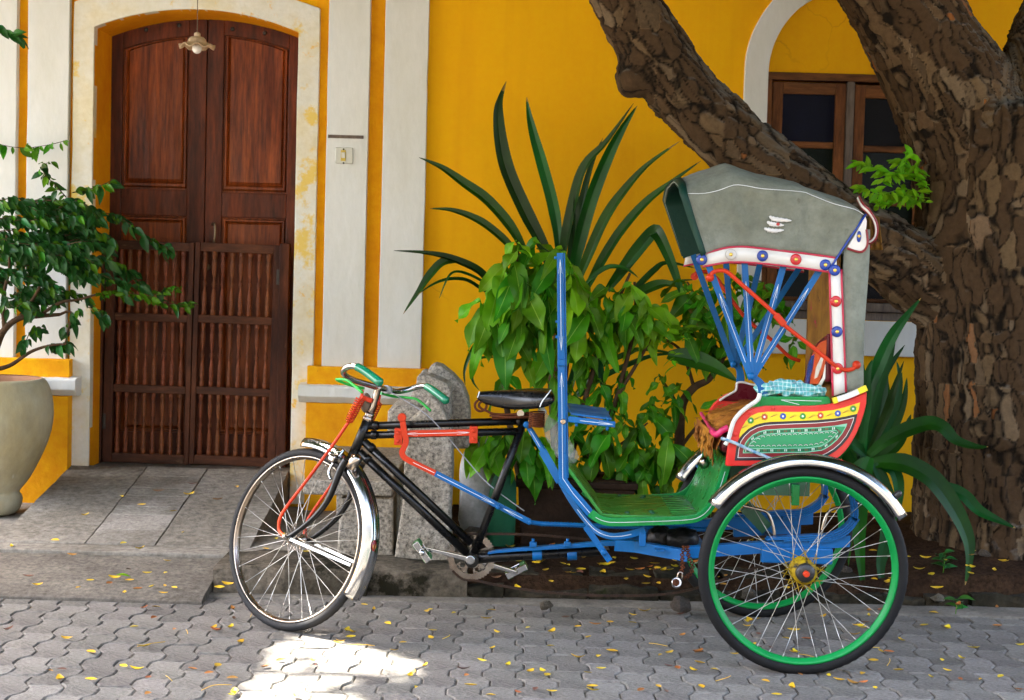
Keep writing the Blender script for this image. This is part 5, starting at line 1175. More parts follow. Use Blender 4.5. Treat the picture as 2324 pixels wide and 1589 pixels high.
stripe(RK, [V(*k6(1085, 290), YPN + 0.012), V(*k6(1555, 303), YPN + 0.012)], lift=0.0012); stripe(RK, [V(*k6(1085, 290), YPN + 0.012), V(*k6(1300, 345), YPN + 0.012)], lift=0.0012)
strip('rear_trim', [V(*k6(1690, 300), YPN - 0.012), V(*k6(1860, 245), YPN - 0.012), V(*k6(2078, 150), YPN - 0.012)], 0.019, 0.016, 'vinyl_white', RK)
strip('rear_trim_tip', [V(*k6(1985, 192), YPN - 0.0135), V(*k6(2080, 149), YPN - 0.0135)], 0.0205, 0.016, 'panel_yellow', RK)
strip('rear_trim_tip', [V(*k6(1688, 302), YPN - 0.0135), V(*k6(1740, 287), YPN - 0.0135)], 0.0205, 0.016, 'panel_yellow', RK)
obj('white_trim', MB().tube(spline([V(*k6(x, y), YPN - 0.010) for x, y in ((838, 215), (828, 270), (790, 312), (700, 370), (610, 445), (540, 535), (505, 640), (480, 730), (440, 815))], 5), 0.0080, 10), MT('vinyl_white'), RK)

# ---- seat, back, far arm
se = empty('seat', V(1700, 940, 6.05), RK)
sx0, sx1 = V(1605, 960, 6.05).x, 1.16; sy0, sy1 = 5.765, 6.345
rows = []
for i in range(15):
    u = i/14; row = []
    for j_ in range(13):
        v = j_/12; x = lerp(sx0, sx1, u); y = lerp(sy0, sy1, v)
        z = 0.800 + 0.075*min(1, math.sin(min(u*2.2, 1.0)*math.pi/2)) + 0.014*math.sin(v*math.pi) + 0.006*nz(x, y, 0, 14)
        if u < 0.02: z = 0.745
        row.append(Vector((x - (0.01*math.sin(v*math.pi)), y, z)))
    rows.append(row)
obj('seat_cover', MB().grid(rows), MT('gold_cloth'), se)
obj('cushion', MB().box((sx0 + 0.015, sy0 + 0.01, 0.735), (sx1, sy1 - 0.01, 0.805)), MT('maroon_vinyl'), se, bevel=0.02)
rows = []
for j_ in range(41):
    v = j_/40; y = lerp(sy0 + 0.01, sy1 - 0.01, v); bot = 0.70 + 0.035*v - 0.022*(abs((v*3.2) % 1 - 0.5)*2 - 0.5)
    rows.append([Vector((sx0 - 0.008 - 0.007*math.sin(v*23 + t*3) * t - 0.004*nz(v*9, t*4, 0, 1), y, lerp(0.806, bot, t))) for t in [k/10 for k in range(11)]])
obj('seat_flap', MB().grid(rows), MT('gold_cloth'), se, solid=0.003)
# overlapping scale-like tufts on the cover: geometry, small
tf = MB()
for i in range(300):
    v = R_.random()
    if R_.random() < 0.45:
        t = R_.random()*0.92; p = Vector((sx0 - 0.013, lerp(sy0+0.01, sy1-0.01, v), lerp(0.80, 0.705 + 0.03*v, t))); d = Vector((R_.uniform(-.1, .1), R_.uniform(-.3, .3), -1)); nrm = Vector((-1, R_.uniform(-.3, .3), 0.25))
    else:
        u = R_.random()*0.75; p = Vector((lerp(sx0, sx1, u), lerp(sy0, sy1, v), 0.800 + 0.075*min(1, math.sin(min(u*2.2, 1)*math.pi/2)) + 0.014*math.sin(v*math.pi) + 0.004)); d = Vector((-1, R_.uniform(-.5, .5), -0.15)); nrm = Vector((-0.3, 0, 1))
    d.normalize(); c = d.cross(nrm).normalized(); l = R_.uniform(0.020, 0.034); w2 = l*0.45; up_ = nrm.normalized()*0.0018
    tf.add([p, p + d*l*0.5 + c*w2 + up_, p + d*l + up_*1.6, p + d*l*0.5 - c*w2 + up_], [(0, 1, 2), (0, 2, 3)])
obj('cover_tufts', tf, MT('gold_cloth'), se, kind='stuff')
pk = [V(*k6(x, y), Y_) for x, y, Y_ in ((155, 440, 6.34), (205, 520, 6.15), (255, 600, 5.95), (305, 670, 5.80), (350, 690, 5.765), (400, 650, 5.755), (475, 610, 5.75))]
obj('pink_edge', MB().tube(spline(pk, 6), [(0.0035 if i < 16 else 0.009) + 0.004*abs(math.sin(i*1.7)) for i in range(37)], 10), MT('pink_cloth'), se)
fa = [(375, 300), (420, 265), (500, 220), (560, 190), (578, 95), (640, 88), (760, 115), (900, 128), (1060, 130), (1060, 320), (700, 320)]
far_arm = obj('far_arm', MB().prism([V(*k6(x, y), 6.36) for x, y in fa], (0, 0.05, 0)), MT('maroon_vinyl'), RK, bevel=0.008)
obj('trim', MB().tube(spline([V(*k6(x, y), 6.355) for x, y in ((370, 300), (430, 258), (510, 213), (562, 180), (574, 130), (580, 92), (650, 86), (760, 113), (900, 126), (1050, 130))], 4), 0.0045, 8), MT('vinyl_white'), far_arm)

# ---- hood
HD = empty('hood', V(1750, 500, 6.05), RK)
Yh0, Yh1 = 5.735, 6.375
top = [(350, 405), (500, 404), (640, 375), (780, 326), (900, 335), (1050, 362), (1400, 387), (1500, 420), (1700, 500), (1900, 552), (1985, 602)]
bot = [(520, 960), (700, 912), (800, 902), (900, 902), (1050, 918), (1200, 935), (1350, 953), (1450, 965), (1560, 980), (1650, 992), (1735, 1005)]
front_t, front_b = (270, 420), (475, 985)
sil = [(275, 290), (500, 205), (640, 160), (790, 140), (900, 165), (1050, 212), (1400, 310), (1500, 340), (1700, 400), (1900, 470), (1990, 560)]
tp = [V(*k8(x, y), Yh0) for x, y in [(282, 405)] + top]; bt = [V(*k8(x, y), Yh0) for x, y in [(478, 985)] + bot]
tp = spline(tp, 3); bt = spline(bt, 3); n = len(tp); rows = []
sl2 = spline([Vector((*k8(x, y), 0)) for x, y in [(200, 300)] + sil], 3)
for i in range(n):
    t, b = tp[i], bt[i]; row = []
    for k in range(11): 
        q = lerp(b, t, k/10); rib = max(0, 1 - min(abs(i - 12), abs(i - 21), abs(i - 3), abs(i - 33))/2.2); row.append(q + Vector((0, 0.013*nz(q.x*7 + q.z*5, q.z*6, 0, 1) + 0.006*nz(q.x*20 + q.z*18, q.z*9, 3, 1) + 0.010*math.sin(k/10*math.pi)*(0.6 - rib), 0)))
    crown = V(sl2[i].x, sl2[i].y, (Yh0 + Yh1)/2 - 0.06).z + 0.006
    for k in range(1, 12):
        a = k/12; z = lerp(t.z, t.z, a) + (crown - t.z)*math.sin(a*math.pi)**0.62; row.append(Vector((t.x, lerp(Yh0, Yh1, a), z + 0.006*nz(t.x*8, a*6, 0, 1) - 0.008*math.sin(a*math.pi)*(1 - max(0, 1 - min(abs(i - 12), abs(i - 21), abs(i - 3), abs(i - 33))/3.0)))))
    for k in range(10, -1, -1):
        q = lerp(b, t, k/10); row.append(Vector((q.x, Yh1 + 0.003*nz(q.x*9, q.z*9, 5, 1), q.z)))
    rows.append(row)
obj('canopy', MB().grid(rows), MT('canvas'), HD, solid=0.005)
seam = [r[10] + Vector((0, -0.004, 0.0)) for r in rows[3:]]
obj('seam', MB().tube(seam, 0.0011, 5), MT('white_paint_line'), HD)
# dark front lip
r0 = rows[0]; r1 = rows[3]
lip_rows = [[p + (p - q)*0.15 + Vector((0, -0.007 if p.y < 6.05 else 0.007, 0.008 if 5.75 < p.y < 6.36 else 0)) for p, q in zip(r0, r1)], [lerp(p, q, 0.5) + Vector((0, -0.009 if p.y < 6.05 else 0.009, 0.009 if 5.75 < p.y < 6.36 else 0)) for p, q in zip(r0, r1)], [lerp(p, q, 0.92) + Vector((0, -0.006 if p.y < 6.05 else 0.006, 0.006 if 5.75 < p.y < 6.36 else 0)) for p, q in zip(r0, r1)]]
obj('front_lip', MB().grid(lip_rows), MT('canvas_green'), HD, solid=0.004)
obj('lining', MB().grid([[Vector((lerp(p.x, rows[18][k].x, 0.0), p.y + (0.012 if p.y < 6.05 else -0.012), p.z - 0.012)) for k, p in enumerate(r)] for r in rows[1:34:2]]), MT('canvas_green'), HD)
# white band with red piping and reflectors, near and far
bb = [(490, 1085), (700, 1046), (800, 1043), (900, 1045), (1050, 1056), (1200, 1071), (1350, 1089), (1450, 1102), (1560, 1118), (1650, 1132), (1735, 1148)]
b1 = spline([V(*k8(x, y), Yh0 - 0.005) for x, y in bot], 3); b2 = spline([V(*k8(x, y), Yh0 - 0.005) for x, y in bb], 3)
for mir in (0, 1):
    f = (lambda p: p) if not mir else (lambda p: Vector((p.x, Yh1 + Yh0 - p.y, p.z)))
    bd = obj('band', MB().grid([[f(p) for p in b1], [f(p) for p in b2]]), MT('vinyl_white'), HD, solid=0.004)
    for l in (b1, b2): obj('piping', MB().tube([f(p) for p in l], 0.0042, 6), MT('piping_red'), bd)
def rosette(p, col, par, r=0.0195):
    Mr = Matrix.Translation(p) @ Matrix.Rotation(math.pi/2, 4, 'X')
    o = obj('rosette', MB().lathe([(r, 0), (r, 0.004), (r*0.8, 0.007), (r*0.4, 0.008)], Mr, 20), MT(col), par)
    obj('reflector', MB().sphere(p + Vector((0, -0.008, 0)), 0.0066, 10, 6, (1, 0.6, 1)), MT('reflector'), o)
for x, y, c in ((480, 1020, 'button_blue'), (750, 972, 'button_clear'), (1045, 985, 'button_blue'), (1355, 1018, 'button_red'), (1628, 1068, 'button_blue')):
    rosette(V(*k8(x, y), Yh0 - 0.008), c, HD)
# rear curtain: side strip, back, floral lining
cx0, cx1 = V(1912, 700, Yh0).x, V(1967, 700, Yh0).x
zt0, zb0 = V(1940, 520, Yh0).z, V(1930, 890, Yh0).z
plan = [(cx0, Yh0), (lerp(cx0, cx1, 0.5), Yh0 - 0.004), (cx1 - 0.012, Yh0), (cx1, Yh0 + 0.014)] + [(cx1 + 0.006*math.sin(k*1.3), lerp(Yh0 + 0.03, Yh1 - 0.03, k/10)) for k in range(11)] + [(cx1, Yh1 - 0.014), (cx1 - 0.012, Yh1), (cx0, Yh1)]
cr_rows = [[Vector((x + 0.004*math.sin(k*0.9 + j_*0.5), y - (0.004*math.sin(x*160 + j_*0.1) if k < 3 else 0), lerp(zb0, zt0, j_/12))) for k, (x, y) in enumerate(plan)] for j_ in range(13)]
cu = obj('rear_curtain', MB().grid(cr_rows), MT('canvas'), HD, solid=0.004)
xi = cx0 - 0.012
obj('floral_lining', MB().grid([[Vector((xi + 0.006*math.sin(k*1.1), lerp(Yh0 + 0.012, Yh1 - 0.012, k/12), lerp(0.86, zt0 - 0.06, j_/8))) for k in range(13)] for j_ in range(9)]), MT('floral_cloth'), cu, solid=0.004)
vb = [V(*k7(x, y), Yh0 - 0.008) for x, y in ((1517, 300), (1548, 1440))], [V(*k7(x, y), Yh0 - 0.008) for x, y in ((1622, 290), (1665, 1405))]
vb0 = [lerp(*vb[0], k/8) for k in range(9)]; vb1 = [lerp(*vb[1], k/8) for k in range(9)]
vbo = obj('vertical_band', MB().grid([vb0, vb1]), MT('vinyl_white'), HD, solid=0.004)
for l in (vb0, vb1): obj('piping', MB().tube(l, 0.0042, 6), MT('piping_red'), vbo)
for x, y, c in ((1562, 298, 'button_blue'), (1573, 580, 'button_red'), (1583, 855, 'button_blue'), (1590, 1190, 'button_red')): rosette(V(*k7(x, y), Yh0 - 0.012), c, vbo)
# backrest cushion inside with its painted emblem
def Xp(x, y, X):
    d = CAMR @ Vector(((x - CX) / FPX, -(y - CY) / FPX, -1.0)); return Vector((0, 0, CAMZ)) + d*(X/d.x)
XB = xi - 0.035
def pxB(pts, X):
    q = [Xp(*k7(x, y), X) for x, y in pts]
    return [Vector((p.x, max(p.y, Yh0 + 0.02), p.z)) for p in q]
bk_ = [(1265, 1340), (1300, 1200), (1340, 1060), (1390, 960), (1450, 905), (1525, 878), (1545, 1000), (1550, 1340)]
bkp = pxB(bk_, XB)
bo = obj('backrest', MB().prism(bkp, (0.03, 0, 0)), MT('maroon_vinyl'), RK, bevel=0.008)
obj('emblem_red', MB().prism(pxB([(1345, 1330), (1350, 1090), (1390, 1010), (1440, 950), (1510, 935), (1515, 1100), (1470, 1200), (1420, 1330)], XB), (-0.0015, 0, 0)), MT('flower_red'), bo)
obj('emblem_blue', MB().prism(pxB([(1300, 1330), (1320, 1160), (1355, 1080), (1385, 1060), (1370, 1180), (1330, 1330)], XB), (-0.002, 0, 0)), MT('button_blue'), bo)
obj('emblem_white', MB().prism(pxB([(1385, 1285), (1400, 1180), (1450, 1080), (1475, 1070), (1450, 1170), (1415, 1270)], XB), (-0.003, 0, 0)), MT('panel_white'), bo)
obj('emblem_white', MB().prism(pxB([(1420, 1340), (1460, 1270), (1500, 1160), (1520, 1180), (1490, 1290), (1450, 1345)], XB), (-0.003, 0, 0)), MT('panel_white'), bo)
# pad, piping and ribbon at the rear corner of the hood
pad = [(1832, 912), (1900, 800), (2005, 615), (2018, 660), (2012, 740), (2022, 850), (2005, 915), (1965, 945), (1900, 935)]
po = obj('corner_pad', MB().prism([V(*k8(x, y), Yh0 - 0.012) for x, y in pad], (0, 0.02, 0)), MT('vinyl_white'), HD, bevel=0.004)
obj('piping', MB().tube(spline([V(*k8(x, y), Yh0 - 0.013) for x, y in ((1832, 912), (1900, 938), (1965, 948), (2008, 915), (2024, 850), (2012, 740))], 4), 0.0042, 6), MT('panel_maroon'), po)
obj('eye_button', MB().sphere(V(*k8(1943, 805), Yh0 - 0.014), 0.02, 14, 8, (0.42, 0.3, 1)), MT('button_blue'), po)
obj('reflector', MB().sphere(V(*k8(1943, 800), Yh0 - 0.020), 0.006, 10, 6), MT('reflector'), po)
obj('blue_edge', MB().tube([V(*k8(1680, 1095), Yh0 - 0.014), V(*k8(1735, 1005), Yh0 - 0.010), V(*k8(1870, 800), Yh0 - 0.010), V(*k8(2008, 595), Yh0 - 0.006)], 0.0042, 6), MT('button_blue'), HD)
rbp = [V(*k8(x, y), Y_) for x, y, Y_ in ((1935, 445, 5.8), (1975, 520, 5.74), (2030, 570, 5.72), (2085, 650, 5.72), (2108, 740, 5.72), (2090, 820, 5.73), (2040, 855, 5.74), (2010, 830, 5.76))]
strip('ribbon', rbp, 0.020, 0.003, 'panel_maroon', HD, up=(-1, -0.4, 0.2)); strip('ribbon_stripe', [p + Vector((-0.0025, -0.001, 0)) for p in rbp], 0.008, 0.003, 'vinyl_white', HD, up=(-1, -0.4, 0.2))
gcl = [[V(*k8(lerp(2015, 2130, k/8) + 10*math.sin(k*2.0), lerp(640, 930, j_/8) - 40*math.sin(k/8*3.14)*(1 - j_/8)), 5.86 + 0.01*math.sin(k*2.2)) + Vector((0.012*j_/8*k/8, 0, 0)) for k in range(9)] for j_ in range(9)]
obj('hanging_cloth', MB().grid(gcl), MT('floral_cloth'), HD, solid=0.004)
# three ash strokes with a red dot on the canvas
def dab(pts, w, mt, nm, par):
    """a rough smear of dry paste following the canvas"""
    mb = MB(); rr = spline([V(*k8(x, y), Yh0 - 0.0085) for x, y in pts], 6); rows_ = []
    for i, p in enumerate(rr):
        d = (rr[min(i+1, len(rr)-1)] - rr[max(i-1, 0)]).normalized(); c = d.cross(Vector((0, 1, 0))); e = math.sin(math.pi*min(1, (i + 0.7)/(len(rr)))) ** 0.5
        ww = w*e*(0.8 + 0.5*nz(i*0.7, w*99, 1, 1)); rows_.append([p - c*ww + Vector((0, 0.004, 0)), p - c*ww*0.6, p + Vector((0, -0.0006, 0)), p + c*ww*0.6, p + c*ww + Vector((0, 0.004, 0))])
    mb.grid(rows_); return obj(nm, mb, MT(mt), par)
tk = None
for pts in (((1112, 615), (1150, 640), (1220, 650), (1315, 658)), ((1090, 665), (1130, 688), (1180, 695), (1245, 700)), ((1062, 728), (1110, 745), (1170, 752), (1245, 745))): dab(pts, 0.0095, 'tilak_white', 'ash_stroke', HD)
obj('red_dot', MB().sphere(V(*k8(1190, 690), Yh0 - 0.010), 0.0055, 8, 5, (1.2, 0.25, 1)), MT('tilak_red'), HD)
# folding struts and the red elbow irons
for Y_, piv, tops, far in ((Yh0 + 0.012, (797, 1257), ((402, 272), (740, 238), (1110, 268), (1450, 315)), 0), (Yh1 - 0.005, (640, 1148), ((275, 205), (572, 242), (895, 242), (1265, 292)), 1)):
    pv = V(*k7(*piv), Y_)
    for i, t in enumerate(tops):
        tp_ = V(*k7(*t), Y_) + Vector((0, 0.004*i - 0.006, 0.02)); b0 = pv + Vector((0.004*i, 0.004*i - 0.006, 0))
        s = strip('hood_strut', [b0 - (tp_ - b0).normalized()*0.012, tp_], 0.0225, 0.0045, 'paint_blue', HD, bev=0.0012)
        if not far: stripe(s, [lerp(b0, tp_, 0.12), lerp(b0, tp_, 0.80 if i else 0.72)], lift=0.0032, w=0.0013, fork=[(lerp(b0, tp_, 0.80 if i else 0.72), b0)])
    obj('pivot_bolt', MB().lathe([(0.013, 0), (0.013, 0.006), (0.009, 0.010), (0.004, 0.012)], Matrix.Translation(pv + Vector((0, -0.012, 0))) @ Matrix.Rotation(math.pi/2, 4, 'X'), 12), MT('paint_blue'), HD)
    pth = ((797, 1257), (850, 1290), (895, 1340), (918, 1425)) if not far else ((640, 1150), (690, 1185), (708, 1250), (705, 1330))
    strip('pivot_bracket', [V(*k7(*p), Y_ + 0.006) for p in pth], (0.020, 0.034), 0.007, 'paint_blue', HD)
elb = ((430, 365), (450, 325), (500, 303), (560, 303), (610, 330), (700, 410), (850, 540), (1040, 712), (1090, 780), (1200, 870), (1350, 985), (1500, 1110), (1590, 1178), (1660, 1203), (1725, 1193), (1765, 1160))
obj('elbow_iron', MB().tube(spline([V(*k7(*p), Yh0 - 0.016) for p in elb], 5), 0.0075, 10), MT('paint_red'), HD)
for p in ((430, 365), (1762, 1157)): obj('elbow_bolt', MB().lathe([(0.0145, -0.004), (0.0145, 0.005), (0.009, 0.007), (0.009, 0.011), (0.004, 0.013)], Matrix.Translation(V(*k7(*p), Yh0 - 0.016)) @ Matrix.Rotation(math.pi/2, 4, 'X'), 16), MT('paint_red'), HD)
obj('elbow_joint', MB().bar(V(*k7(1025, 700), Yh0 - 0.018), V(*k7(1110, 795), Yh0 - 0.018), 0.024, 0.012, (0, -1, 0)), MT('paint_red'), HD, bevel=0.004)
elf = ((290, 355), (305, 325), (350, 312), (420, 320), (500, 380), (560, 470), (720, 690), (830, 800), (1000, 940), (1150, 1080), (1250, 1120))
obj('elbow_iron', MB().tube(spline([V(*k7(*p), Yh1 + 0.012) for p in elf], 5), 0.0075, 10), MT('paint_red'), HD)
obj('elbow_bolt', MB().lathe([(0.0145, -0.004), (0.0145, 0.006)], Matrix.Translation(V(*k7(290, 355), Yh1 + 0.012)) @ Matrix.Rotation(math.pi/2, 4, 'X'), 16), MT('paint_red'), HD)

# ---- things lying on or tied to the rickshaw
rows = []
path = spline([V(*k6(x, y), 5.775) for x, y in ((800, 190), (850, 160), (960, 175), (1080, 150), (1200, 165), (1320, 185), (1450, 190), (1540, 195), (1600, 210))], 6); n = len(path)
for i, p in enumerate(path):
    t = i/(n-1); d = (path[min(i+1, n-1)] - path[max(i-1, 0)]).normalized(); c = d.cross(Vector((0, 1, 0))).normalized(); e = Vector((0, 1, 0))
    rr = 0.040*(0.45 + 0.9*math.sin(math.pi*min(max(t*1.05, 0.06), 0.97))**0.7)*(0.82 + 0.28*abs(math.sin(t*9.0)))
    rows.append([p + (c*math.cos(a)*0.66 + e*math.sin(a)*0.95)*rr*(0.80 + 0.22*math.sin(a*3 + t*22) + 0.10*math.sin(a*7 - t*30)) for a in [2*math.pi*k/30 for k in range(30)]])
mb = MB().grid(rows, True, True); mb.add(rows[0], [tuple(range(30))]); mb.add(rows[-1], [tuple(range(30))])
obj('twisted_cloth', mb, MT('cloth_turquoise'), label='twisted turquoise checked cloth lying on the green arm rest of the rickshaw', cat='cloth')
m = MATS['cloth_turquoise']; t = m.node_tree                     # woven white check on the cloth
pb_ = next(n for n in t.nodes if n.type == 'BSDF_PRINCIPLED'); src = pb_.inputs['Base Color'].links[0].from_socket
tcn = next(n for n in t.nodes if n.type == 'TEX_COORD')
last = src
for ax in ('X', 'Z'):
    wv = t.nodes.new('ShaderNodeTexWave'); wv.bands_direction = ax; wv.inputs['Scale'].default_value = 22; wv.inputs['Distortion'].default_value = 3.0; wv.inputs['Detail Scale'].default_value = 0.6
    t.links.new(tcn.outputs['Object'], wv.inputs['Vector']); mr = t.nodes.new('ShaderNodeMapRange'); mr.inputs['From Min'].default_value = 0.86; mr.inputs['From Max'].default_value = 0.98; mr.inputs['To Max'].default_value = 0.6
    t.links.new(wv.outputs[0], mr.inputs['Value']); mx = t.nodes.new('ShaderNodeMix'); mx.data_type = 'RGBA'; t.links.new(mr.outputs[0], mx.inputs[0]); t.links.new(last, mx.inputs[6]); mx.inputs[7].default_value = (0.62, 0.72, 0.70, 1); last = mx.outputs[2]
t.links.new(last, pb_.inputs['Base Color'])
a, b = V(*k4(875, 395), 6.10), V(*k4(1105, 800), 6.12); d = (b - a); L_ = d.length; Mb = Matrix.Translation(a) @ d.to_track_quat('Z', 'Y').to_matrix().to_4x4()
bt_ = empty('plastic_bottle', a, label='clear crumpled plastic water bottle wedged behind the blue seat stay', cat='bottle')
mb = MB(); prb = [(0.011, -0.03), (0.012, -0.012), (0.014, 0.0), (0.030, 0.03), (0.038, 0.06)] + [(0.038 + 0.002*math.sin(k*1.6), lerp(0.07, L_ - 0.02, k/14)) for k in range(15)] + [(0.036, L_ - 0.008), (0.028, L_), (0.001, L_ - 0.006)]
mb.lathe(prb, Mb, 24); obj('bottle_body', mb, MT('plastic_clear'), bt_); obj('cap', MB().lathe([(0.014, -0.042), (0.0145, -0.024), (0.012, -0.020)], Mb, 16), MT('button_clear'), bt_)
def lump(c, r, sc, seed, n=18, m=12, amp=0.25):
    rows = []
    for i in range(m + 1):
        th = math.pi*i/m; row = []
        for k in range(n):
            ph = 2*math.pi*k/n; d = Vector((math.sin(th)*math.cos(ph), math.sin(th)*math.sin(ph), math.cos(th)))
            row.append(Vector(c) + Vector((d.x*sc[0], d.y*sc[1], d.z*sc[2]))*r*(1 + amp*noise.fractal(d*2.2 + Vector((seed*5, 0, 0)), 1, 2, 3)))
        rows.append(row)
    return MB().grid(rows, True, True)
obj('black_bundle', lump(V(*k9(1170, 670), 5.95), 0.055, (0.9, 0.8, 0.75), 1), MT('bag_black'), label='smaller black plastic bundle on the chassis, nearer the green footboard', cat='bundle')
obj('black_bundle', lump(V(*k9(1390, 685), 5.93), 0.062, (1.05, 0.8, 0.72), 2), MT('bag_black'), label='larger black plastic bundle on the chassis, beside the green wheel', cat='bundle')
lk = empty('padlock', V(1535, 1322, 5.72), label='round silver padlock hanging on a rusty chain by the rear wheel', cat='padlock')
obj('body', MB().lathe([(0.016, -0.014), (0.018, -0.010), (0.018, 0.010), (0.016, 0.014)], Matrix.Translation(V(1535, 1323, 5.72)) @ Matrix.Rotation(math.pi/2 - 0.35, 4, 'X'), 20), MT('chrome'), lk)
obj('face', MB().lathe([(0.013, 0.0), (0.012, 0.002), (0.0005, 0.002)], Matrix.Translation(V(1534, 1322, 5.7045)) @ Matrix.Rotation(math.pi/2 - 0.35, 4, 'X'), 18), MT('rust'), lk)
obj('shackle', MB().tube(spline([V(1537, 1312, 5.725), V(1541, 1300, 5.725), V(1548, 1301, 5.725), V(1548, 1315, 5.725)], 5), 0.0035, 8), MT('chrome_worn'), lk)
lc = MB()
for j_, pts in enumerate((((1553, 1240), (1548, 1262), (1550, 1285), (1543, 1304)), ((1560, 1240), (1562, 1262), (1572, 1285), (1565, 1305), (1548, 1312)))):
    pp_ = spline([V(x, y, 5.735 + 0.004*j_) for x, y in pts], 10)
    for i in range(0, len(pp_) - 2, 2):
        a, b = pp_[i], pp_[i+2]; d = (b - a).normalized(); s = Vector((0, 1, 0)) if (i//2) % 2 else d.cross(Vector((0, 1, 0)))
        lc.tube([a + s*0.004, lerp(a, b, 0.5) + s*0.007, b + s*0.004, b - s*0.004, lerp(a, b, 0.5) - s*0.007, a - s*0.004], 0.0026, 6, ring=True)
obj('lock_chain', lc, MT('rust'), lk, kind='stuff')
obj('rope', MB().tube([p + Vector((0.001*math.sin(i*1.1), 0.001*math.cos(i*1.1), 0)) for i, p in enumerate(spline([V(*k6(x, y), 5.70) for x, y in ((395, 740), (440, 750), (560, 795), (720, 870), (900, 945), (1040, 1010), (1185, 1068))], 12))], 0.0058, 8), MT('rope_blue'), label='pale blue rope stretched across the painted side panel of the rickshaw', cat='rope')
# ================================================================== plants
M('leaf_bright', (0.150, 0.390, 0.008), 0.45, col2=(0.105, 0.300, 0.006), vs=10, rand=0.34, trans=0.32, spec=0.2)
M('leaf_mid', (0.066, 0.240, 0.006), 0.45, col2=(0.044, 0.175, 0.005), vs=10, rand=0.38, trans=0.25, spec=0.2)
M('leaf_rib', (0.23, 0.42, 0.05), 0.5, rand=0.25, trans=0.2, spec=0.15)
M('leaf_dark', (0.020, 0.095, 0.022), 0.34, col2=(0.015, 0.070, 0.020), vs=9, rand=0.25, trans=0.15, spec=0.5)
M('leaf_pot', (0.022, 0.140, 0.020), 0.42, col2=(0.013, 0.092, 0.014), vs=14, rand=0.45, trans=0.20, spec=0.25)
M('leaf_strap', (0.009, 0.078, 0.005), 0.36, col2=(0.005, 0.046, 0.004), vs=5, rand=0.5, trans=0.14, spec=0.25)
M('leaf_lily', (0.008, 0.066, 0.003), 0.45, col2=(0.004, 0.034, 0.002), vs=4, rand=0.5, trans=0.15, spec=0.14)
M('leaf_sprig', (0.150, 0.380, 0.006), 0.5, col2=(0.100, 0.290, 0.005), vs=20, rand=0.3, trans=0.3, spec=0.15)
M('leaf_crown', (0.045, 0.120, 0.020), 0.5, trans=0.2)
M('bark_twig', (0.085, 0.052, 0.028), 0.9, col2=(0.042, 0.026, 0.015), vs=20, bump=0.5, bs=60, spec=0.1)
M('fallen_yellow', (0.62, 0.42, 0.012), 0.55, col2=(0.55, 0.33, 0.010), vs=60, rand=0.25)
M('fallen_orange', (0.42, 0.16, 0.020), 0.6, col2=(0.30, 0.10, 0.018), vs=60, rand=0.35)
M('fallen_brown', (0.13, 0.055, 0.025), 0.7, rand=0.35)
M('sack_white', (0.36, 0.35, 0.32), 0.65, col2=(0.24, 0.235, 0.21), vs=6, bump=0.7, bs=16, grain=0.15, gs=60, spec=0.2, wear=((0.34, 0.10, 0.03), -0.42, 8))
M('sack_green', (0.008, 0.085, 0.036), 0.65, col2=(0.005, 0.055, 0.024), vs=6, bump=0.6, bs=18, spec=0.2)
def leaf_mesh(name, L, W, droop, fold, mat, n=6, tip=1.0, wave=0.0, seed=0, rib=None):
    """local: base at origin, grows along +x, z up; rib = material of a narrow midrib"""
    rows = []; cs = (-1, -0.5, 0, 0.5, 1) if not rib else (-1, -0.52, -0.035, 0.035, 0.52, 1)
    for i in range(n + 1):
        t = i/n; w = W*0.5*(math.sin(math.pi*min(1, t**0.92))**0.95) + 0.0012*(1 - t)
        if i == n: w = 0.0006
        if i == 0: w = 0.0012
        x = L*t; z = -droop*L*t*t; k = wave*math.sin(t*9 + seed)*W*0.2
        rows.append([Vector((x + 0.02*L*math.sin(seed + t*5)*c, w*c, z + w*fold*abs(c)**1.5 - k*c)) for c in cs])
    me = MB().grid(rows).mesh(name); me.materials.append(MT(mat))
    if rib:
        me.materials.append(MT(rib)); m = len(cs) - 1
        for p_ in me.polygons:
            if p_.index % m == 2: p_.material_index = 1
    return me
def frame(p, d, nrm, s=1.0, roll=0.0):
    d = Vector(d).normalized(); n_ = Vector(nrm); n_ = n_ - d*n_.dot(d); n_ = n_.normalized() if n_.length > 1e-5 else d.orthogonal().normalized()
    n_ = Matrix.Rotation(roll, 3, d) @ n_; c = n_.cross(d)
    return Matrix(((d.x*s, c.x*s, n_.x*s, p[0]), (d.y*s, c.y*s, n_.y*s, p[1]), (d.z*s, c.z*s, n_.z*s, p[2]), (0, 0, 0, 1)))
def plant(name, loc, label, cat='plant', group=None): return empty(name, loc, label=label, cat=cat, group=group)

# ---- bush growing in the cream pot
PB_ = plant('potted_bush', (pc.x, YP, zz(898) + 0.1), 'arching dark green small-leaved bush growing in the cream pot', 'bush')
kq = crop(0, 500, 0.6294)
def Q(x, y, Y=YP): return V(*kq(x, y), Y)
main = [([Q(-70, 1560), Q(60, 1530), Q(200, 1440), Q(330, 1400), Q(450, 1390)], 0.012, 0.004), ([Q(-70, 1560), Q(-20, 1400), Q(30, 1300), Q(120, 1230), Q(250, 1215), Q(380, 1205)], 0.022, 0.008),
        ([Q(120, 1230), Q(200, 1120), Q(260, 1000), Q(250, 850)], 0.011, 0.004), ([Q(30, 1300), Q(20, 1100), Q(60, 900), Q(40, 700)], 0.013, 0.004), ([Q(380, 1205), Q(450, 1190), Q(430, 1330), Q(410, 1400)], 0.007, 0.004), ([Q(250, 1215), Q(380, 1130), Q(500, 1110), Q(620, 1075)], 0.009, 0.005), ([Q(-70, 1560), Q(-160, 1400), Q(-200, 1200)], 0.014, 0.006)]
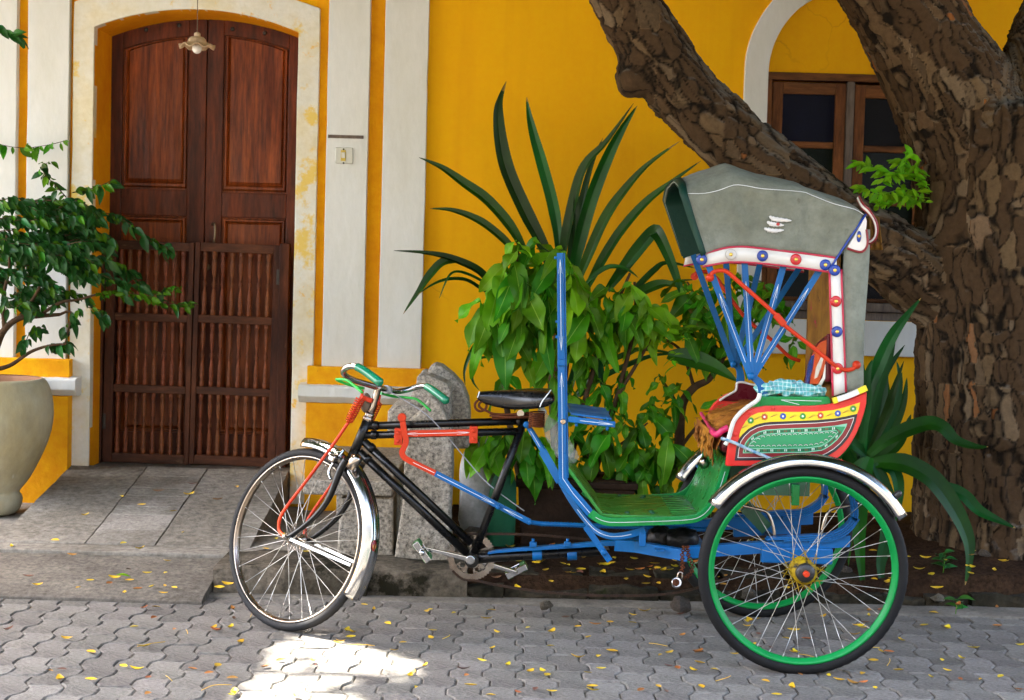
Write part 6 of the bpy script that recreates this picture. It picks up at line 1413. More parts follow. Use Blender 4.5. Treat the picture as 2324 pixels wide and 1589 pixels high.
for pts, r0_, r1_ in main:
    pp_ = spline(pts, 6); obj('branch', MB().tube(pp_, [lerp(r0_, r1_, i/(len(pp_)-1)) for i in range(len(pp_))], 8), MT('bark_twig'), PB_)
pot_leaves = [leaf_mesh('leaf', 0.054 + 0.006*k, 0.030 + 0.003*(k % 3), 0.25 + 0.1*k, 0.45, 'leaf_pot', 5, seed=k) for k in range(4)]
pot_young = [leaf_mesh('leaf', 0.050 + 0.008*k, 0.025, 0.25, 0.5, 'leaf_mid', 5, seed=k) for k in range(2)]
twigs = [([(620, 1075), (740, 1068), (900, 1080), (1040, 1130), (1215, 1145)], 0, 1), ([(960, 1085), (1050, 1055), (1130, 1040)], 0, 1), ([(140, 520), (300, 480), (450, 500), (600, 540), (780, 600), (960, 740), (1080, 790)], 0.05, 0),
         ([(420, 460), (350, 380), (290, 320), (270, 270), (310, 235)], 0, 1), ([(460, 430), (560, 410), (640, 385), (715, 350)], 0, 1), ([(0, 600), (150, 590), (300, 620), (420, 700), (520, 800)], 0.1, 0), ([(0, 720), (150, 760), (300, 750), (450, 790), (600, 880)], -0.1, 0),
         ([(100, 880), (250, 820), (400, 850), (520, 960)], 0.05, 0), ([(300, 640), (450, 620), (580, 660), (700, 730), (720, 800)], -0.05, 0), ([(380, 900), (500, 900), (640, 950), (760, 1000), (900, 1030)], 0.0, 0), ([(560, 830), (700, 880), (800, 920), (900, 1000)], 0.1, 0),
         ([(-20, 900), (120, 950), (250, 980), (380, 1040)], -0.1, 0), ([(-40, 520), (40, 500), (130, 540)], 0.05, 0), ([(200, 1130), (330, 1080), (450, 1060), (560, 1100)], 0.1, 0), ([(-40, 1040), (30, 1080), (40, 1160)], -0.08, 0), ([(430, 1330), (440, 1250), (500, 1180)], 0, 0), ([(150, 1420), (200, 1300), (260, 1290)], 0.0, 0), ([(300, 1400), (380, 1390), (440, 1395)], 0, 0), ([(560, 1160), (640, 1180), (650, 1230)], 0, 0), ([(480, 480), (560, 520), (640, 620)], -0.1, 0), ([(160, 500), (260, 560), (360, 580), (470, 560)], -0.12, 0), ([(430, 760), (540, 740), (640, 780), (690, 860)], -0.1, 0), ([(0, 800), (100, 820), (220, 900)], 0.15, 0), ([(250, 700), (360, 720), (480, 860), (560, 960)], 0.12, 0)]
rt = random.Random(5)
for _ in range(26):
    x0_, y0_ = rt.uniform(-80, 420), rt.uniform(480, 900); l_ = rt.uniform(160, 300); sl_y = rt.uniform(0.0, 0.7)
    twigs.append(([(x0_, y0_), (x0_ + l_*0.5, y0_ + l_*0.12*sl_y - 20), (x0_ + l_, y0_ + l_*sl_y)], rt.uniform(-0.16, 0.14), 0))
for _ in range(12):
    x0_, y0_ = rt.uniform(-420, -160), rt.uniform(560, 1150); l_ = rt.uniform(160, 280)
    twigs.append(([(x0_ + l_, y0_ + 40), (x0_ + l_*0.5, y0_ - 10), (x0_, y0_ + l_*0.3)], rt.uniform(-0.14, 0.14), 0))
for _ in range(7):
    x0_, y0_ = rt.uniform(-60, 200), rt.uniform(900, 1250); l_ = rt.uniform(120, 220)
    twigs.append(([(x0_, y0_), (x0_ + l_*0.5, y0_ - 20), (x0_ + l_, y0_ + l_*0.4)], rt.uniform(-0.1, 0.1), 0))
allv = []
for pts, dy, young in twigs:
    P = spline([Q(x, y, YP + dy + 0.03*math.sin(i*2 + dy*30)) for i, (x, y) in enumerate(pts)], 8); n = len(P)
    obj('twig', MB().tube(P, [lerp(0.0030, 0.0012, i/(n-1)) for i in range(n)], 5), MT('bark_twig'), PB_)
    L_ = sum((b - a).length for a, b in zip(P, P[1:])); m = int(L_/0.0095)
    for i in range(m):
        t = (i + 0.5)/m*(n-1); k = int(t); p = lerp(P[k], P[min(k+1, n-1)], t - k); dr_ = (P[min(k+1, n-1)] - P[k])
        allv.append((p, dr_.normalized() if dr_.length > 0 else Vector((1, 0, 0)), i, young))
mass = {'leaf_pot': MB(), 'leaf_mid': MB()}
order = list(range(len(allv))); R_.shuffle(order); single = set(order[:300])
for ix, (p, d, i, young) in enumerate(allv):
    side = -1 if i % 2 else 1
    dd = Vector((d.x*0.55 + R_.uniform(-.45, .45), side*R_.uniform(0.2, 0.75), -0.7 + R_.uniform(-.3, .6) + (0.3 if young else 0)))
    me_ = R_.choice(pot_young if (young and R_.random() < 0.75) or R_.random() < 0.2 else pot_leaves)
    Ml = frame(p + Vector((R_.uniform(-.012, .012), R_.uniform(-.03, .03), R_.uniform(-.012, .012))), dd, (R_.uniform(-.7, .7), -1, 0.5), R_.uniform(0.65, 1.2), R_.uniform(-.6, .6))
    if ix in single: obj('leaf', me_, None, PB_, M=Ml)
    else: mass[me_.materials[0].name].add([Ml @ v.co for v in me_.vertices], [tuple(f.vertices) for f in me_.polygons], True)
for k_, m_ in mass.items():
    if m_.v: obj('leaf_mass', m_, MT(k_), PB_, kind='stuff')
vn = plant('wall_creeper', Q(150, 140, 8.2), 'thin leafy trailing stem hanging across the white pilasters above the pot', 'creeper')
P = spline([Q(x, y, 8.22) for x, y in ((-420, 330), (-220, 180), (-60, 120), (0, 125), (80, 140), (170, 145), (260, 135), (340, 120), (415, 100))], 6)
obj('stem', MB().tube(P, 0.0018, 5), MT('bark_twig'), vn)
for i in range(2, len(P), 2):
    obj('leaf', R_.choice(pot_young), None, vn, M=frame(P[i] + Vector((R_.uniform(-.015, .015), 0, 0)), (R_.uniform(-0.5, 0.9), R_.uniform(-.7, .1), R_.uniform(-1, 0.1)), (R_.uniform(-.6, .6), -1, 0.4), R_.uniform(0.6, 1.5), R_.uniform(-.9, .9)))
vn = plant('overhanging_sprig', V(0, 60, 7.8), 'dark leafy branch tip poking in at the upper corner over the pilaster', 'branch')
P = spline([V(-420, -330, 7.9), V(-220, -120, 7.85), V(-60, 30, 7.8), V(-20, 55, 7.8), V(20, 72, 7.8), V(42, 90, 7.8)], 6); obj('stem', MB().tube(P, 0.002, 5), MT('bark_twig'), vn)
for i in range(0, len(P)):
    obj('leaf', R_.choice(pot_leaves), None, vn, M=frame(P[i], (0.6, R_.uniform(-.5, .5), R_.uniform(-.9, .3)), (0, -1, 0.6), R_.uniform(0.7, 1.0), R_.uniform(-.5, .5)))

# ---- strap-leaved plant against the wall
def ribbon(pts, W, prof='strap', fold=0.35, face=(0, -1, 0.25), n=5, twist=0.0):
    P = spline(pts, n); m = len(P); rows = []; f = Vector(face)
    for i, p in enumerate(P):
        t = i/(m-1); d = (P[min(i+1, m-1)] - P[max(i-1, 0)]).normalized(); ff = Matrix.Rotation(twist*t, 3, d) @ f; nn = (ff - d*ff.dot(d)).normalized(); c = d.cross(nn)
        w = W*0.5*(min(1, 0.42 + t*2.2) if t < 0.5 else 1)*(1 - max(0, (t - 0.45)/0.55)**1.5) + 0.0008
        rows.append([p - c*w + nn*w*fold, p - c*w*0.5 + nn*w*fold*0.4, p, p + c*w*0.5 + nn*w*fold*0.4, p + c*w + nn*w*fold])
    return MB().grid([r[:3] for r in rows]).grid([r[2:] for r in rows])
kS = crop(1550, 300, 0.6292); kT = crop(3300, 1200, 0.8181)
ST = plant('strap_leaved_plant', V(1270, 1080, 7.95), 'tall spiky plant with long narrow dark leaves fanning against the yellow wall', 'plant')
def S(pts, Y0=7.95, Y1=8.05): return [V(*kS(x, y), lerp(Y0, Y1, i/(len(pts)-1))) for i, (x, y) in enumerate(pts)]
u_ = 0.6292*0.56738*7.95/FPX; ST_L = []
for pts, w_, Y0, Y1, fc in (
    ([(1040, 1350), (1000, 1130), (870, 870), (760, 620), (715, 430), (700, 250), (715, 150), (755, 40)], 86, 7.95, 8.0, (0.3, -1, 0.2)), ([(900, 1200), (800, 1000), (640, 810), (480, 690), (340, 590), (200, 525)], 66, 7.9, 7.8, (0.2, -1, 0.5)),
    ([(1100, 1250), (1085, 1000), (1050, 800), (985, 560), (930, 370), (900, 240), (885, 140)], 66, 8.0, 8.1, (-0.3, -1, 0.2)), ([(900, 1250), (770, 1085), (640, 970), (530, 905), (400, 860), (270, 850)], 50, 7.9, 7.85, (0.3, -1, 0.5)),
    ([(1110, 1250), (1130, 1090), (1190, 800), (1260, 580), (1400, 420), (1565, 180)], 66, 7.95, 7.8, (-0.6, -0.8, 0.2)), ([(1180, 1300), (1200, 1140), (1290, 800), (1400, 520), (1500, 330), (1588, 195)], 72, 7.9, 7.8, (0.2, -1, 0.2)),
    ([(1150, 1250), (1180, 1080), (1230, 860), (1290, 600), (1370, 400)], 50, 7.98, 8.0, (-0.5, -1, 0)), ([(1150, 1250), (1190, 1080), (1195, 800), (1215, 580)], 44, 7.9, 7.9, (0.5, -1, 0)), ([(1200, 1350), (1260, 1200), (1380, 930), (1500, 750), (1650, 580), (1860, 420)], 62, 7.9, 7.75, (-0.2, -0.8, 0.5)),
    ([(1250, 1400), (1330, 1250), (1470, 1020), (1640, 820), (1800, 690), (1995, 545)], 58, 7.9, 7.75, (-0.2, -0.8, 0.5)), ([(800, 1420), (650, 1320), (560, 1240), (400, 1170), (250, 1135), (40, 1117)], 52, 7.85, 7.7, (0.1, -0.8, 0.6)),
    ([(480, 1180), (360, 1190), (270, 1280), (200, 1380), (100, 1520)], 50, 7.8, 7.72, (-0.5, -1, 0.2)), ([(760, 1450), (610, 1375), (500, 1310), (380, 1305), (280, 1340), (190, 1400)], 30, 7.8, 7.7, (0, -0.6, 0.8)), ([(760, 1420), (640, 1340), (530, 1280), (440, 1255), (385, 1290), (330, 1420)], 24, 7.8, 7.7, (0, -0.6, 0.8)),
    ([(1400, 1370), (1470, 1280), (1600, 1110), (1690, 1010), (1725, 1020), (1800, 1180), (1880, 1400), (1975, 1600)], 78, 7.8, 7.6, (-0.3, -1, 0.3)), ([(1450, 1500), (1570, 1380), (1700, 1250), (1780, 1200), (1960, 1230)], 50, 7.9, 7.9, (-0.3, -0.6, 0.7)), ([(1480, 1440), (1620, 1380), (1750, 1330), (1890, 1355)], 62, 7.8, 7.7, (0, -0.9, 0.5)),
    ([(1260, 1330), (1330, 1270), (1420, 1225), (1520, 1240), (1595, 1290)], 36, 7.8, 7.7, (0, -0.7, 0.7)), ([(1100, 1700), (1300, 1600), (1500, 1450), (1780, 1330), (1960, 1300)], 40, 8.0, 8.1, (0, -0.8, 0.5))):
    o_ = obj('strap_leaf', ribbon(S(pts, Y0, Y1), w_*u_*1.12, fold=0.55, face=fc), MT('leaf_strap'), ST); ST_L.append(o_)
def dry_tip(o, frac=0.06):
    m_ = len(o.data.polygons)//4; o.data.materials.append(MT('leaf_dry'))
    for p_ in o.data.polygons:
        if ((p_.index % (m_*2))//2) >= m_*(1 - frac): p_.material_index = 1
M('leaf_dry', (0.28, 0.19, 0.055), 0.7, col2=(0.20, 0.12, 0.035), vs=30, spec=0.1)
def S2(k, pts, Y0, Y1): return [V(*k(x, y), lerp(Y0, Y1, i/(len(pts)-1))) for i, (x, y) in enumerate(pts)]
for pts, w_, Y0, Y1 in (([(330, 480), (250, 510), (190, 600), (155, 700), (160, 780)], 22, 7.7, 7.65), ([(320, 620), (230, 630), (200, 690), (205, 760), (240, 810)], 18, 7.7, 7.65), ([(900, 560), (930, 640), (960, 800), (1000, 930)], 40, 7.9, 7.8), ([(800, 830), (930, 680), (1100, 600), (1200, 575), (1480, 620)], 34, 7.9, 7.8), ([(820, 850), (950, 740), (1100, 665), (1250, 610), (1400, 600)], 34, 7.95, 7.9), ([(740, 900), (790, 700), (840, 560)], 40, 7.9, 7.9), ([(760, 900), (850, 780), (960, 660)], 34, 7.9, 7.9), ([(1330, 610), (1450, 630), (1600, 680), (1733, 760)], 110, 7.6, 7.5), ([(860, 1160), (940, 1300), (960, 1400)], 26, 7.8, 7.7), ([(1350, 480), (1480, 490), (1600, 560), (1660, 640)], 40, 7.75, 7.7)):
    obj('strap_leaf', ribbon(S2(kP, pts, Y0, Y1), w_*0.6924*0.56738*7.9/FPX, fold=0.35, face=(0, -0.9, 0.5)), MT('leaf_strap'), ST)
for i_, o_ in enumerate(ST_L):
    if i_ % 3 != 1: dry_tip(o_, 0.05 if i_ % 2 else 0.09)
obj('stem', MB().tube([V(1275, 1130, 7.95), V(1270, 1000, 7.95), V(1265, 850, 7.95), V(1270, 760, 7.95)], [0.05, 0.045, 0.05, 0.03], 10), MT('bark_twig'), ST)

# ---- broad-leaved shrubs
big = [leaf_mesh('leaf', 0.190 + 0.012*k, 0.084 + 0.009*(k % 3), 0.10 + 0.07*k, 0.30, 'leaf_bright', 9, wave=0.9, seed=k*2, rib='leaf_rib') for k in range(7)]
bigm = [leaf_mesh('leaf', 0.185 + 0.013*k, 0.082 + 0.010*(k % 3), 0.08 + 0.08*k, 0.30, 'leaf_mid', 9, wave=0.9, seed=k*2 + 1, rib='leaf_rib') for k in range(7)]
def whorl(par, tip, n, meshes, smin, smax, droop, spread=1.0):
    """leaves standing out from a shoot tip and hanging over"""
    a0 = R_.uniform(0, 6)
    for k in range(n):
        a = a0 + 2.4*k; e = droop*0.72 + R_.uniform(-.5, .45)
        d = Vector((math.cos(a)*spread, math.sin(a)*spread*0.8, -e)); p = tip + Vector((R_.uniform(-.012, .012), R_.uniform(-.012, .012), -0.012*k))
        nr = Vector((0, -0.55, 1)) if e < 0.6 else Vector((math.cos(a), math.sin(a) - 0.5, 0.55))
        obj('leaf', R_.choice(meshes), None, par, M=frame(p, d, nr, R_.uniform(smin*0.72, smax), R_.uniform(-.6, .6)))
def branchy(par, pts, r0_, r1_):
    pp_ = spline(pts, 6); obj('branch', MB().tube(pp_, [lerp(r0_, r1_, i/(len(pp_)-1)) for i in range(len(pp_))], 8), MT('bark_twig'), par)
SH = plant('broad_leaved_shrub', V(1230, 1100, 7.6), 'bushy shrub with large drooping bright green leaves behind the saddle and blue post', 'shrub')
branchy(SH, [V(1185, 1110, 7.6), V(1160, 980, 7.6), V(1145, 870, 7.58), V(1158, 740, 7.55), V(1175, 560, 7.55)], 0.018, 0.007)
branchy(SH, [V(1240, 1110, 7.6), V(1270, 950, 7.6), V(1290, 760, 7.58), V(1280, 570, 7.55)], 0.018, 0.007)
branchy(SH, [V(1280, 1110, 7.65), V(1330, 900, 7.62), V(1380, 740, 7.6), V(1430, 620, 7.58)], 0.016, 0.006)
for (x, y, Y_, n, dr_, sc) in ((1175, 545, 7.50, 6, 0.7, 0.75), (1170, 590, 7.48, 6, 1.0, 0.95), (1130, 640, 7.52, 6, 1.1, 0.95), (1215, 600, 7.50, 7, 1.1, 1.0), (1200, 660, 7.46, 6, 1.3, 1.05), (1150, 720, 7.52, 6, 1.3, 1.0), (1095, 680, 7.55, 5, 1.2, 0.9), (1105, 740, 7.56, 5, 1.4, 0.95),
                              (1270, 560, 7.52, 6, 0.7, 0.75), (1300, 600, 7.50, 7, 1.2, 1.0), (1270, 660, 7.55, 6, 1.3, 1.0), (1330, 650, 7.52, 6, 1.2, 1.0), (1310, 720, 7.50, 6, 1.3, 0.95), (1370, 700, 7.55, 5, 1.2, 0.9), (1360, 770, 7.6, 4, 1.3, 0.85), (1250, 830, 7.62, 4, 1.3, 0.85), (1190, 800, 7.6, 4, 1.3, 0.8), (1145, 600, 7.5, 6, 1.1, 1.0), (1190, 630, 7.46, 6, 1.2, 1.05), (1240, 640, 7.48, 6, 1.3, 1.05), (1290, 650, 7.46, 6, 1.3, 1.05), (1120, 690, 7.5, 6, 1.3, 1.0), (1340, 690, 7.48, 6, 1.2, 1.0), (1180, 700, 7.5, 6, 1.4, 1.0), (1250, 590, 7.52, 6, 1.0, 0.95), (1260, 760, 7.55, 5, 1.3, 0.9), (1320, 760, 7.55, 5, 1.3, 0.9), (1150, 850, 7.58, 5, 1.3, 0.75), (1290, 880, 7.62, 5, 1.2, 0.8), (1330, 800, 7.6, 5, 1.3, 0.85), (1215, 540, 7.55, 5, 0.8, 0.75), (1240, 700, 7.48, 6, 1.3, 0.95)):
    whorl(SH, V(x, y, Y_), n, big if R_.random() < 0.55 else bigm, sc*0.8, sc*1.15, dr_*1.25)
SH2 = plant('broad_leaved_shrub', V(1440, 1100, 7.6), 'shrub with hanging mid green leaves just right of the blue post', 'shrub')
branchy(SH2, [V(1340, 1110, 7.6), V(1400, 900, 7.6), V(1440, 740, 7.58), V(1440, 640, 7.55)], 0.014, 0.006); branchy(SH2, [V(1400, 900, 7.6), V(1460, 800, 7.58), V(1510, 700, 7.55)], 0.010, 0.005)
for (x, y, Y_, n, dr_, sc) in ((1430, 640, 7.5, 6, 0.9, 0.8), (1400, 680, 7.52, 6, 1.2, 0.85), (1460, 670, 7.5, 6, 1.1, 0.85), (1500, 690, 7.52, 5, 1.0, 0.75), (1440, 730, 7.55, 5, 1.3, 0.85), (1480, 740, 7.55, 4, 1.3, 0.75), (1420, 690, 7.48, 6, 1.2, 0.9), (1380, 650, 7.5, 5, 1.0, 0.85), (1470, 710, 7.48, 5, 1.2, 0.85)):
    whorl(SH2, V(x, y, Y_), n, big if R_.random() < 0.6 else bigm, sc*0.72, sc, dr_)
SH3 = plant('low_leafy_plant', V(1180, 1130, 7.3), 'low plant with long pointed green leaves hanging between the sack and the blue stay', 'plant')
branchy(SH3, [V(1210, 1110, 7.45), V(1190, 1020, 7.42), V(1170, 975, 7.40)], 0.008, 0.004)
for (x, y, Y_, n, dr_, sc) in ((1110, 985, 7.35, 4, 1.6, 0.95), (1150, 975, 7.3, 5, 1.4, 1.0), (1190, 975, 7.32, 5, 1.3, 1.05), (1230, 990, 7.38, 5, 1.1, 0.95), (1085, 990, 7.4, 3, 1.8, 0.85), (1245, 1045, 7.4, 4, 1.1, 0.8), (1200, 1020, 7.35, 4, 1.5, 0.9)):
    whorl(SH3, V(x, y, Y_), n, big if R_.random() < 0.5 else bigm, sc*0.75, sc, dr_, 0.7)
SH4 = plant('low_leafy_plant', V(1420, 1110, 7.5), 'leafy plant with large dull green leaves low behind the green footboard', 'plant')
branchy(SH4, [V(1330, 1110, 7.6), V(1330, 1060, 7.6), V(1360, 990, 7.58), V(1385, 930, 7.55)], 0.014, 0.006); branchy(SH4, [V(1330, 1060, 7.6), V(1420, 1000, 7.58), V(1470, 960, 7.55)], 0.008, 0.004)
for (x, y, Y_, n, dr_, sc) in ((1385, 925, 7.5, 5, 0.7, 0.6), (1420, 945, 7.55, 5, 0.9, 0.7), (1360, 1000, 7.5, 5, 1.1, 0.8), (1440, 1000, 7.5, 5, 1.2, 0.95), (1490, 1010, 7.52, 5, 1.2, 1.0), (1410, 1050, 7.5, 4, 1.4, 0.95), (1530, 1040, 7.55, 5, 1.3, 1.0), (1570, 1020, 7.5, 4, 1.3, 1.0), (1460, 1060, 7.45, 4, 1.5, 0.9), (1510, 1080, 7.5, 4, 1.2, 0.8), (1380, 1080, 7.5, 5, 1.2, 0.8), (1340, 960, 7.55, 5, 1.0, 0.7), (1560, 1090, 7.55, 5, 1.2, 0.8), (1430, 1090, 7.48, 5, 1.0, 0.7), (1320, 1040, 7.55, 5, 1.1, 0.75), (1360, 860, 7.6, 5, 1.0, 0.75), (1410, 880, 7.6, 5, 1.1, 0.8), (1470, 920, 7.58, 5, 1.1, 0.85), (1380, 970, 7.5, 5, 1.2, 0.9), (1450, 960, 7.55, 5, 1.2, 0.9), (1520, 980, 7.5, 5, 1.2, 0.95), (1590, 1060, 7.5, 5, 1.2, 0.9), (1300, 980, 7.55, 5, 1.2, 0.85), (1420, 840, 7.65, 4, 1.1, 0.7)):
    whorl(SH4, V(x, y, Y_), n, bigm, sc*0.72, sc, dr_, 0.8)
SH5 = plant('crooked_shrub', V(1545, 1060, 7.75), 'crooked grey-stemmed shrub with sparse pointed leaves behind the rickshaw seat', 'shrub')
branchy(SH5, [V(1545, 1080, 7.75), V(1542, 1000, 7.75), V(1548, 920, 7.74), V(1575, 880, 7.72), V(1610, 860, 7.7), V(1640, 815, 7.7)], 0.028, 0.013)
branchy(SH5, [V(1545, 930, 7.74), V(1520, 890, 7.7), V(1495, 850, 7.7)], 0.010, 0.005); branchy(SH5, [V(1548, 1010, 7.74), V(1590, 960, 7.7), V(1640, 920, 7.7)], 0.010, 0.006)
branchy(SH5, [V(1575, 880, 7.72), V(1560, 830, 7.7), V(1540, 790, 7.7), V(1490, 760, 7.7), V(1470, 745, 7.7)], 0.009, 0.004); branchy(SH5, [V(1640, 815, 7.7), V(1630, 740, 7.7), V(1590, 690, 7.68), V(1560, 640, 7.68)], 0.009, 0.004); branchy(SH5, [V(1640, 815, 7.7), V(1690, 740, 7.7), V(1730, 660, 7.68)], 0.010, 0.005)
for (x, y, Y_, n, dr_, sc) in ((1480, 900, 7.62, 5, 0.7, 0.55), (1500, 850, 7.65, 5, 0.5, 0.5), (1530, 905, 7.62, 4, 0.8, 0.5), (1560, 640, 7.62, 6, 0.6, 0.65), (1590, 690, 7.6, 6, 0.9, 0.75), (1620, 640, 7.6, 6, 0.6, 0.7), (1650, 690, 7.6, 5, 0.8, 0.75), (1560, 740, 7.6, 5, 0.9, 0.7), (1700, 640, 7.6, 6, 0.5, 0.6), (1740, 700, 7.6, 5, 0.6, 0.6), (1660, 760, 7.62, 5, 1.0, 0.75), (1600, 800, 7.62, 4, 0.8, 0.6), (1730, 640, 7.65, 5, 0.3, 0.5), (1780, 690, 7.7, 5, 0.5, 0.5), (1700, 800, 7.65, 4, 0.8, 0.6), (1640, 900, 7.62, 4, 0.9, 0.55), (1680, 620, 7.6, 5, 0.5, 0.6), (1600, 720, 7.62, 6, 0.9, 0.8), (1640, 650, 7.64, 6, 0.8, 0.8), (1700, 700, 7.62, 6, 0.8, 0.8), (1580, 660, 7.62, 6, 0.8, 0.8), (1540, 870, 7.66, 5, 0.7, 0.6), (1620, 760, 7.64, 6, 1.0, 0.8), (1750, 660, 7.64, 6, 0.6, 0.7), (1510, 930, 7.64, 5, 0.8, 0.6), (1800, 760, 7.66, 5, 0.8, 0.7)):
    whorl(SH5, V(x, y, Y_), n, bigm, sc*0.75, sc*1.05, dr_)
for (x, y) in ((1548, 745), (1530, 800), (1555, 725), (1510, 735)):
    whorl(SH5, V(x, y, 7.5), 6, [leaf_mesh('leaf', 0.075, 0.03, 0.2, 0.3, 'leaf_sprig', 5)], 0.7, 1.1, 0.1)

# ---- broad strap-leaved lily at the foot of the tree
LY = plant('broad_strap_lily', V(1965, 1150, 7.05), 'lily with broad arching strap leaves between the rear wheel and the tree', 'plant')
u2 = 0.8181*0.56738*7.0/FPX
for pts, w_, Y0, Y1, fc in (([(215, 760), (300, 690), (400, 640), (500, 610), (570, 625), (640, 690), (740, 720), (798, 718)], 96, 7.0, 6.85, (0, -0.8, 0.7)), ([(230, 800), (300, 795), (400, 810), (520, 880), (620, 1010), (690, 1150), (705, 1260), (685, 1395)], 120, 7.0, 6.8, (0.2, -1, 0.6)),
    ([(500, 880), (600, 920), (680, 960), (750, 1030), (850, 1080), (932, 1115)], 74, 7.1, 7.0, (0, -1, 0.6)), ([(190, 740), (200, 500), (260, 330), (330, 180), (400, 80), (470, -10)], 76, 7.05, 6.95, (-0.6, -1, 0.3)), ([(180, 760), (250, 480), (310, 300), (345, 180)], 52, 7.1, 7.15, (0.3, -1, 0.2)),
    ([(240, 720), (330, 560), (365, 400), (350, 300)], 44, 7.1, 7.15, (0.3, -1, 0.2)), ([(180, 700), (200, 520), (205, 380), (232, 290)], 56, 7.0, 7.0, (-0.3, -1, 0.2)), ([(220, 770), (180, 900), (165, 1150), (190, 1450)], 90, 6.95, 6.85, (0, -1, 0.3)), ([(240, 800), (300, 950), (300, 1150), (270, 1300), (290, 1450)], 84, 6.98, 6.88, (0.2, -1, 0.3)),
    ([(200, 780), (150, 850), (130, 1000), (115, 1300)], 80, 7.0, 6.9, (0, -1, 0.3)), ([(200, 760), (120, 700), (60, 760), (20, 900)], 70, 7.05, 6.95, (0, -1, 0.5)), ([(220, 800), (330, 830), (360, 950), (340, 1100)], 70, 7.02, 6.95, (0.2, -1, 0.3)), ([(180, 760), (90, 640), (60, 480), (100, 330)], 56, 7.1, 7.1, (0.3, -1, 0.2)), ([(0, 1480), (60, 1510), (110, 1495), (150, 1480)], 26, 6.82, 6.8, (0, -0.4, 1)), ([(220, 760), (260, 600), (290, 420), (300, 330)], 60, 7.12, 7.2, (-0.4, -1, 0)), ([(180, 780), (230, 560), (280, 380), (390, 220)], 64, 7.15, 7.2, (0.3, -1, 0.2)), ([(230, 780), (320, 640), (380, 500), (400, 380)], 60, 7.2, 7.25, (0.4, -1, 0.2)), ([(160, 760), (170, 560), (150, 400), (190, 250)], 64, 7.2, 7.3, (-0.3, -1, 0.1)), ([(240, 800), (340, 720), (390, 640), (420, 560)], 60, 7.2, 7.25, (0, -1, 0.4)), ([(200, 800), (260, 860), (290, 960), (300, 1100)], 90, 7.1, 7.0, (0, -1, 0.3)), ([(210, 760), (300, 560), (330, 460), (385, 300)], 50, 7.05, 7.0, (-0.4, -1, 0.3)), ([(170, 780), (120, 600), (110, 420), (160, 200)], 60, 7.25, 7.3, (0.2, -1, 0))):
    dry_tip(obj('strap_leaf', ribbon(S2(kT, pts, Y0, Y1), w_*u2*0.9, fold=0.30, face=fc), MT('leaf_lily'), LY), 0.04)

for k in range(16):
    x = R_.uniform(60, 330); y = R_.uniform(560, 800); x2 = x + R_.uniform(-60, 110); y2 = R_.uniform(230, 480)
    obj('strap_leaf', ribbon(S2(kT, [(215, 900), (x, y), (lerp(x, x2, 0.6), lerp(y, y2, 0.6)), (x2, y2)], 7.3, 7.45), R_.uniform(46, 80)*u2, fold=0.3, face=(R_.uniform(-.5, .5), -1, 0.2)), MT('leaf_lily'), LY)
# ---- tree with a leaning limb
TR = plant('street_tree', V(2290, 1200, 7.5), 'thick old tree with flaking brown bark forking beside the window', 'tree')
limbs = [  # (px x, px y, Y, radius m)
    [(2305, 1320, 7.5, 0.58), (2300, 1230, 7.5, 0.48), (2295, 1130, 7.5, 0.43), (2292, 950, 7.5, 0.418), (2288, 700, 7.5, 0.408), (2285, 480, 7.5, 0.40), (2290, 330, 7.5, 0.40), (2290, 250, 7.5, 0.36)],
    [(2250, 420, 7.5, 0.34), (2190, 270, 7.48, 0.29), (2110, 120, 7.45, 0.245), (2030, -20, 7.4, 0.225), (1900, -260, 7.3, 0.20), (1780, -560, 7.1, 0.17), (1700, -900, 6.9, 0.13)],
    [(2310, 420, 7.5, 0.33), (2355, 260, 7.5, 0.26), (2410, 100, 7.5, 0.225), (2480, -60, 7.5, 0.21), (2620, -400, 7.4, 0.18), (2750, -800, 7.2, 0.12)],
    [(2260, 760, 7.48, 0.18), (2110, 640, 7.45, 0.178), (1985, 552, 7.42, 0.148), (1840, 455, 7.40, 0.142), (1705, 355, 7.38, 0.147), (1580, 242, 7.36, 0.147), (1495, 135, 7.34, 0.152), (1452, 60, 7.32, 0.147), (1420, 0, 7.30, 0.142), (1380, -120, 7.2, 0.14), (1310, -450, 7.0, 0.13), (1200, -900, 6.8, 0.10), (1050, -1300, 6.6, 0.07)],
    [(1480, 150, 7.33, 0.12), (1430, 172, 7.31, 0.10), (1405, 176, 7.30, 0.07)],
]
tm = MB(); axes = []
for L_ in limbs:
    P = [V(x, y, Y) for x, y, Y, r in L_]; S_ = spline([Vector((*p, l[3])).to_4d() if False else Vector((p.x, p.y, p.z)) for p, l in zip(P, L_)], 6)
    rs = spline([Vector((l[3], 0, 0)) for l in L_], 6); rs = [r.x for r in rs]
    tm.tube(S_, rs, 28); axes.append((S_, rs))
me = tm.mesh('tree_raw'); tmp = bpy.data.objects.new('tree_raw', me); COL.objects.link(tmp)
md = tmp.modifiers.new('r', 'REMESH'); md.mode = 'VOXEL'; md.voxel_size = 0.0105; md.use_smooth_shade = True
md = tmp.modifiers.new('s', 'SMOOTH'); md.factor = 0.5; md.iterations = 20
dg = bpy.context.evaluated_depsgraph_get(); ev = tmp.evaluated_get(dg); tme = bpy.data.meshes.new_from_object(ev)
bpy.data.objects.remove(tmp); bpy.data.meshes.remove(me)
segs = []
for ai, (S_, rs) in enumerate(axes):
    u = 0
    for a, b, r in zip(S_, S_[1:], rs):
        l = (b - a).length; segs.append((a, b, u, ai, r, (b - a)/max(l, 1e-6), l)); u += l
bins = {}
CS = 0.3
import math as _m
colr = tme.color_attributes.new('bark', 'FLOAT_COLOR', 'POINT')
nv = len(tme.vertices); cols = [0.0]*(4*nv); newco = [None]*nv
refs = {}
last = None
